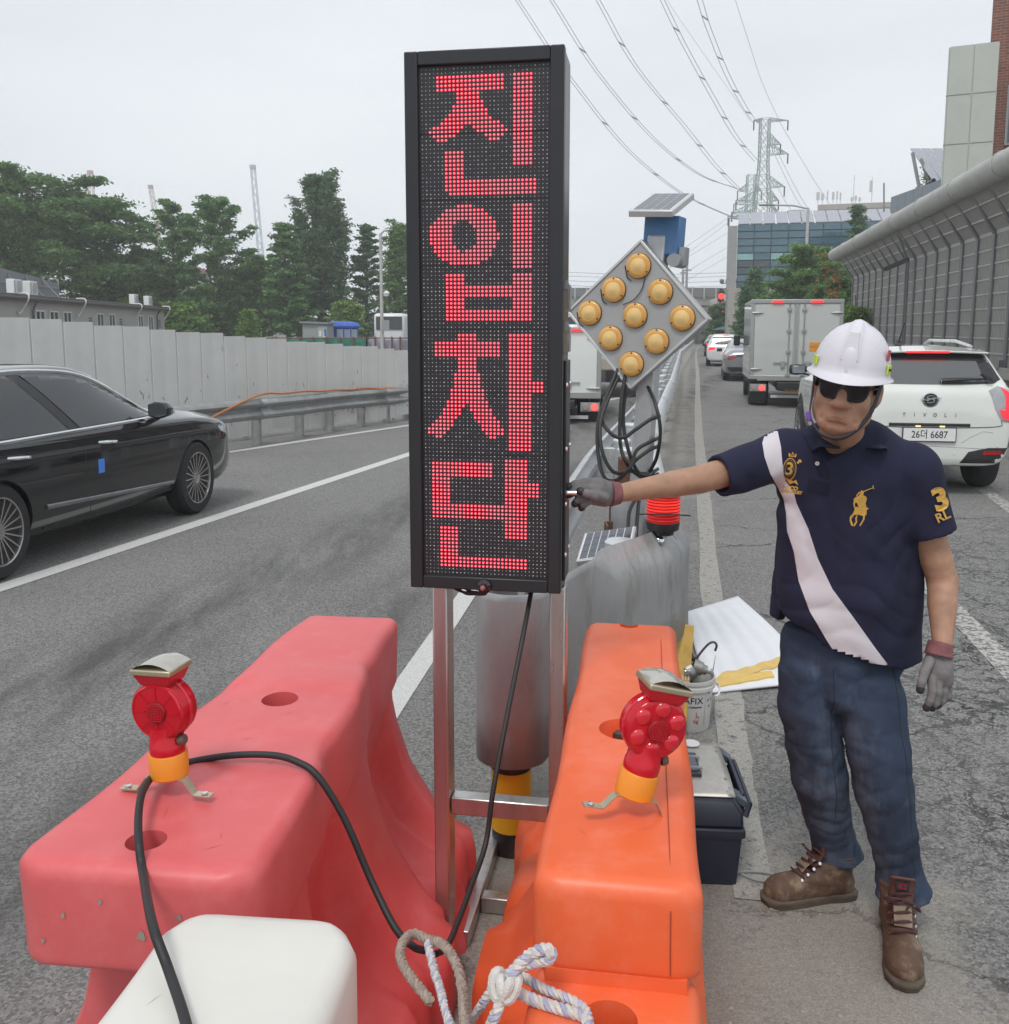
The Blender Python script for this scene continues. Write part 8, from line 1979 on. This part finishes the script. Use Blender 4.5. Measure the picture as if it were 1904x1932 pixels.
        MB().grid([[Vector((x, y, z)) for x in (-.024, 0, .024)] for y, z in ((-.1, .112), (-.085, .13), (-.066, .146), (-.052, .152))]).build('flap', PALE, up, solid=.005, bevel=.002)
        lc = MB()
        for k in range(5): 
            y, z = -.118+.018*k, .098+.0165*k
            lc.tube(smooth_path([(-.034, y+.012, z-.006), (-.012, y-.002, z+.012), (.012, y+.004, z+.014), (.034, y+.012+.01, z+.0)], 4), .0035, 6)
        lc.tube(smooth_path([(.0, -.062, .17), (-.03, -.075, .178), (-.05, -.06, .165), (-.03, -.06, .16), (.0, -.064, .168), (.03, -.08, .17), (.045, -.075, .15), (.02, -.07, .16), (.01, -.075, .14), (.03, -.1, .1)], 5), .003, 6); lc.build('lace', LACE, up)
        ey = MB()
        for k in range(4):
            for s in (-1, 1): ey.lathe([(.006, 0), (.005, .003), (.002, .0035)], 8, Matrix.Translation((s*.034, -.104+.02*k, .092+.018*k)) @ Matrix.Rotation(R(60*s), 4, 'Y') @ Matrix.Rotation(R(20), 4, 'X'))
        ey.build('eyelets', CHROME, up)
    pr_, pl__ = G(1560, 1697), G(1700, 1790)
    boot(Vector((pr_.x+.0, pr_.y+.01, 0)), R(-82), .93); boot(Vector((pl__.x+.002, pl__.y+.03, 0)), R(-17), 1.0)
    # ---- gloves: five separate fingers
    GLV = cloth('grey_glove', (.19, .18, .18), .2, 30, 300, .3, .3, (.1, .1, .1), 12); RUB = M('glove_rubber', (.03, .027, .027), .55, 0, .2, 30, .2, 120); CUFF = cloth('red_cuff', (.24, .1, .105), .25, 40, 260, .4)
    def glove(palm, fingers, cuff, lo, hi, name):
        q = Field(lo, hi, .003)
        for a, b, r1, r2, fl, ax in palm: q.cone(a, b, r1, r2, .014, fl, ax)
        for ch in fingers:
            for (a, r1), (b, r2) in zip(ch[:-1], ch[1:]): q.cone(a, b, r1, r2, .004)
        g_ = put(name, q.mesh(name), GLV, t, True)
        tips = Field(lo, hi, .003)
        for ch in fingers:
            (a, r1), (b, r2) = ch[-2], ch[-1]; m = a*.35+b*.65; tips.cone(m, b, r2*1.0+.0016, r2+.0016, .002)
        o = put('rubber_tips', tips.mesh('tips'), RUB, g_)
        MB().tube(smooth_path([Vector(p) for p, r in cuff], 4), list(np.interp(np.linspace(0, 1, 4*(len(cuff)-1)+1), np.linspace(0, 1, len(cuff)), [r for p, r in cuff])), 18, caps=False).build('cuff', CUFF, g_, solid=.004)
    H = lambda x, y, Y: W(zh(x, y), Y)
    glove([(H(455, 1000, 2.395), H(345, 965, 2.372), .029, .032, .62, (0, 1, 0)), (H(400, 1030, 2.385), H(320, 1030, 2.365), .024, .02, .8, (0, 1, 0))],
          [[(H(350, 915, 2.375), .0115), (H(245, 908, 2.37), .0105), (H(165, 922, 2.365), .0098), (H(105, 948, 2.362), .0085)],
           [(H(345, 955, 2.365), .0115), (H(240, 958, 2.352), .0105), (H(165, 980, 2.35), .0098), (H(112, 1008, 2.352), .0085)],
           [(H(345, 995, 2.358), .0112), (H(255, 1012, 2.342), .0102), (H(192, 1042, 2.342), .0095), (H(160, 1082, 2.348), .0082)],
           [(H(355, 1030, 2.352), .0102), (H(285, 1056, 2.34), .0094), (H(236, 1086, 2.34), .0088), (H(215, 1115, 2.346), .0078)],
           [(H(400, 1035, 2.36), .0138), (H(325, 1022, 2.328), .0122), (H(258, 1000, 2.318), .011), (H(205, 978, 2.322), .0092)]],
          [(H(520, 997, 2.401), .0265), (H(485, 998, 2.398), .029), (H(445, 999, 2.394), .0325)], (.15, 2.26, 1.22), (.42, 2.47, 1.50), 'glove')
    K = lambda x, y, Y: W(zf(x, y), Y)
    glove([(K(1248, 75, 2.465), K(1245, 165, 2.45), .031, .034, .6, (.35, 1, 0)), (K(1262, 110, 2.46), K(1275, 205, 2.45), .027, .026, .6, (.35, 1, 0))],
          [[(K(1215, 195, 2.44), .0125), (K(1220, 260, 2.425), .0115), (K(1208, 310, 2.42), .0105), (K(1190, 345, 2.425), .009)],
           [(K(1245, 205, 2.445), .0125), (K(1248, 268, 2.43), .0115), (K(1238, 318, 2.43), .0105), (K(1218, 345, 2.436), .009)],
           [(K(1270, 205, 2.455), .012), (K(1276, 262, 2.445), .011), (K(1268, 308, 2.445), .0105), (K(1245, 332, 2.45), .009)],
           [(K(1292, 195, 2.465), .011), (K(1302, 245, 2.455), .010), (K(1296, 285, 2.455), .0095), (K(1276, 308, 2.46), .008)],
           [(K(1205, 110, 2.445), .0145), (K(1180, 165, 2.425), .0125), (K(1165, 215, 2.415), .0115), (K(1158, 255, 2.415), .0095)]],
          [(K(1262, 18, 2.475), .030), (K(1256, 50, 2.47), .0325), (K(1250, 85, 2.465), .035)], (1.04, 2.3, .72), (1.30, 2.6, 1.08), 'glove')
    # ---- helmet, glasses, straps (head frame)
    hd = bpy.data.objects.new('hard_hat', None)
    HMX = Matrix.Translation(HC) @ HM.to_4x4() @ Matrix.Scale(hs, 4)
    HW = M('helmet_white', (.66, .64, .69), .28, 0, .03, 3, .01, 40, dirt=.1, dcol=(.4, .38, .38), dscale=9)
    def part(mb, name, m, **k):
        o = mb.build(name, m, t, **k); o.matrix_parent_inverse = wmat(t).inverted() @ HMX; return o
    rings = []; N_ = 72; zbm = .046
    prof = [(1e-3, 1.0), (.18, .985), (.36, .935), (.53, .85), (.68, .735), (.8, .6), (.89, .45), (.95, .3), (.985, .15), (1.0, .02)]
    for r_, z_ in prof:
        ring = []
        for j in range(N_):
            a = 2*math.pi*j/N_; ca, sa = math.cos(a), math.sin(a); x, y = .099*r_*ca, .121*r_*sa
            z = zbm+.128*z_
            kx = abs(x); keel = max(0, min(1, (.017+.006*(1-z_)-kx)/.006)); ext = .0075*keel*min(1, z_*3.2)*(1 if sa < .6 else .6)
            n = Vector((x/.099**2, y/.121**2, (z-zbm)/.128**2)); n = n.normalized() if n.length > 0 else Vector((0, 0, 1))
            side = .0035*max(0, min(1, (.05-abs(abs(x)-.06))/.03))*0
            p = Vector((x, y+.012, z))+n*(ext+side); ring.append(p)
        rings.append(ring)
    def brim(j, out, dz):
        a = 2*math.pi*j/N_; ca, sa = math.cos(a), math.sin(a); fr = max(0, -sa)**2.2
        return Vector(((.099+out*.8)*ca, (.121+out*(1+2.6*fr))*sa+.012, zbm+dz-.011*fr*out/.014-.004*ca*ca))
    for out, dz in ((.003, -.002), (.0135, -.006), (.0145, -.009), (.012, -.0105), (.0, -.006)): rings.append([brim(j, out, dz) for j in range(N_)])
    part(MB().rings(rings, caps=False), 'hard_hat', HW, smooth=60)
    # front wedge of the shell
    part(MB().rings([[Vector((x, y, z)) for x, y, z in ((-.022, -.108, zbm+.035), (.022, -.108, zbm+.035), (.018, -.098, zbm+.035), (-.018, -.098, zbm+.035))], [Vector((x, y, z)) for x, y, z in ((-.011, -.086, zbm+.108), (.011, -.086, zbm+.108), (.011, -.06, zbm+.108), (-.011, -.06, zbm+.108))]]), 'hat_wedge', HW, bevel=.002)
    yl = M('hat_yellow', (.6, .75, .05), .4); 
    for s, y in ((-1, -.055), (1, -.03)):
        a = math.acos(max(-1, min(1, s*math.sqrt(1-((y-.012)/.128)**2)))); c = Vector((s*.1005*math.sqrt(1-((y-.012)/.128)**2), y, zbm+.02))
        tg = Vector((-s*(y-.012)/.128*.104, .128*math.sqrt(max(0, 1-((y-.012)/.128)**2)), 0)).normalized(); rot = Matrix((tg, Vector((tg.y, -tg.x, 0))*1, Vector((0, 0, 1)))).transposed()
        part(MB().box(c, (.022, .004, .024), rot), 'hat_sticker', yl, bevel=.001)
        if s > 0:
            part(MB().box(c+Vector((-.008, .0, .036)), (.016, .004, .028), rot), 'hat_sticker', M('hat_red', (.45, .1, .12), .5), bevel=.001); part(MB().box(c+Vector((.0015, .001, .0)), (.016, .004, .006), rot), 'hat_sticker', INK)
    # glasses
    GF = M('glasses_frame', (.016, .014, .015), .3, 0, .1, 20); GL = M('glasses_lens', (.016, .010, .014), .12, 0, .1, 5, coat=.12, spec=.35, rvar=.02)
    for s in (-1, 1):
        oc = [(s*x, z) for x, z in ((.006, .012), (.016, .021), (.036, .022), (.057, .019), (.060, .008), (.055, -.012), (.044, -.021), (.026, -.021), (.013, -.014), (.008, 0))]
        cyl = lambda x, z: Vector((x, -.104+.0045*(abs(x)/.02)**1.6, z+.001))
        pts = [cyl(x, z) for x, z in oc]
        part(MB().tube(smooth_path(pts, 4, True), .0029, 8, closed=True), 'glasses_frame', GF)
        part(MB().add(smooth_path(pts, 4, True), [tuple(range(40))]), 'lens', GL, solid=.002, smooth=0)
        part(MB().tube([cyl(s*.058, .016), Vector((s*.071, -.085, .017)), Vector((s*.081, -.01, .012)), Vector((s*.082, .02, .004))], .003, 6), 'temple', GF)
    part(MB().tube(smooth_path([Vector((-.008, -.103, .008)), Vector((0, -.108, .011)), Vector((.008, -.103, .008))], 4), .0032, 6), 'bridge', GF)
    # chin straps with a violet buckle
    ST = cloth('strap_grey', (.075, .07, .078), .15, 30)
    def ribbon(pts, w, name, m):
        P = smooth_path(pts, 5); c0 = Vector((0, 0, -.03)); rows = []
        for i, p in enumerate(P):
            tg = (P[min(len(P)-1, i+1)]-P[max(0, i-1)]).normalized(); n = (p-c0).normalized(); s = tg.cross(n).normalized()*w/2; rows.append([p-s, p+s])
        part(MB().grid(rows), name, m, solid=.0025)
    ribbon([(.088, -.022, .05), (.083, -.034, .015), (.078, -.04, -.03), (.070, -.05, -.06), (.050, -.072, -.095), (.025, -.088, -.118), (0, -.09, -.127)], .015, 'chin_strap', ST)
    ribbon([(-.088, -.022, .05), (-.083, -.03, .01), (-.079, -.034, -.04), (-.076, -.045, -.075), (-.062, -.06, -.1), (-.035, -.082, -.122), (0, -.09, -.127)], .012, 'chin_strap', ST)
    part(MB().box((-.076, -.056, -.085), (.012, .01, .028), Matrix.Rotation(R(-20), 3, 'Y')), 'buckle', M('violet_buckle', (.2, .09, .42), .4), bevel=.003)
    # short dark hair below the hat rim
    HA = M('hair_dark', (.02, .018, .017), .7, 0, .3, 60, .5, 200)
    part(MB().rings([[Vector((x*1.0, y, z)) for x, y in ((.0775, -.028), (.0835, .0), (.083, .04), (.062, .085), (.0, .108), (-.062, .085), (-.083, .04), (-.0835, .0), (-.0775, -.028), (-.07, -.02), (0, .05), (.07, -.02))] for z in (-.005, .05)]), 'hair', HA, smooth=180)
    P = [hl(-.021+.0042*i, -.13, -.0725-.002*abs(i-5)/5) for i in range(11)]
    return t
worker()
# ---------------------------------------------------------------- the hazy air of an overcast summer day
def haze():
    m = bpy.data.materials.new('haze_air'); m.use_nodes = True; nt = m.node_tree; nt.nodes.clear()
    o = nt.nodes.new('ShaderNodeOutputMaterial'); v = nt.nodes.new('ShaderNodeVolumePrincipled')
    v.inputs['Color'].default_value = (.97, .985, 1, 1); v.inputs['Density'].default_value = .0015; v.inputs['Anisotropy'].default_value = .2
    nt.links.new(v.outputs[0], o.inputs['Volume'])
    h = MB().box((0, 120, 30), (420, 300, 62.4)).build('haze', m, smooth=0); kind(h, 'stuff')
haze()
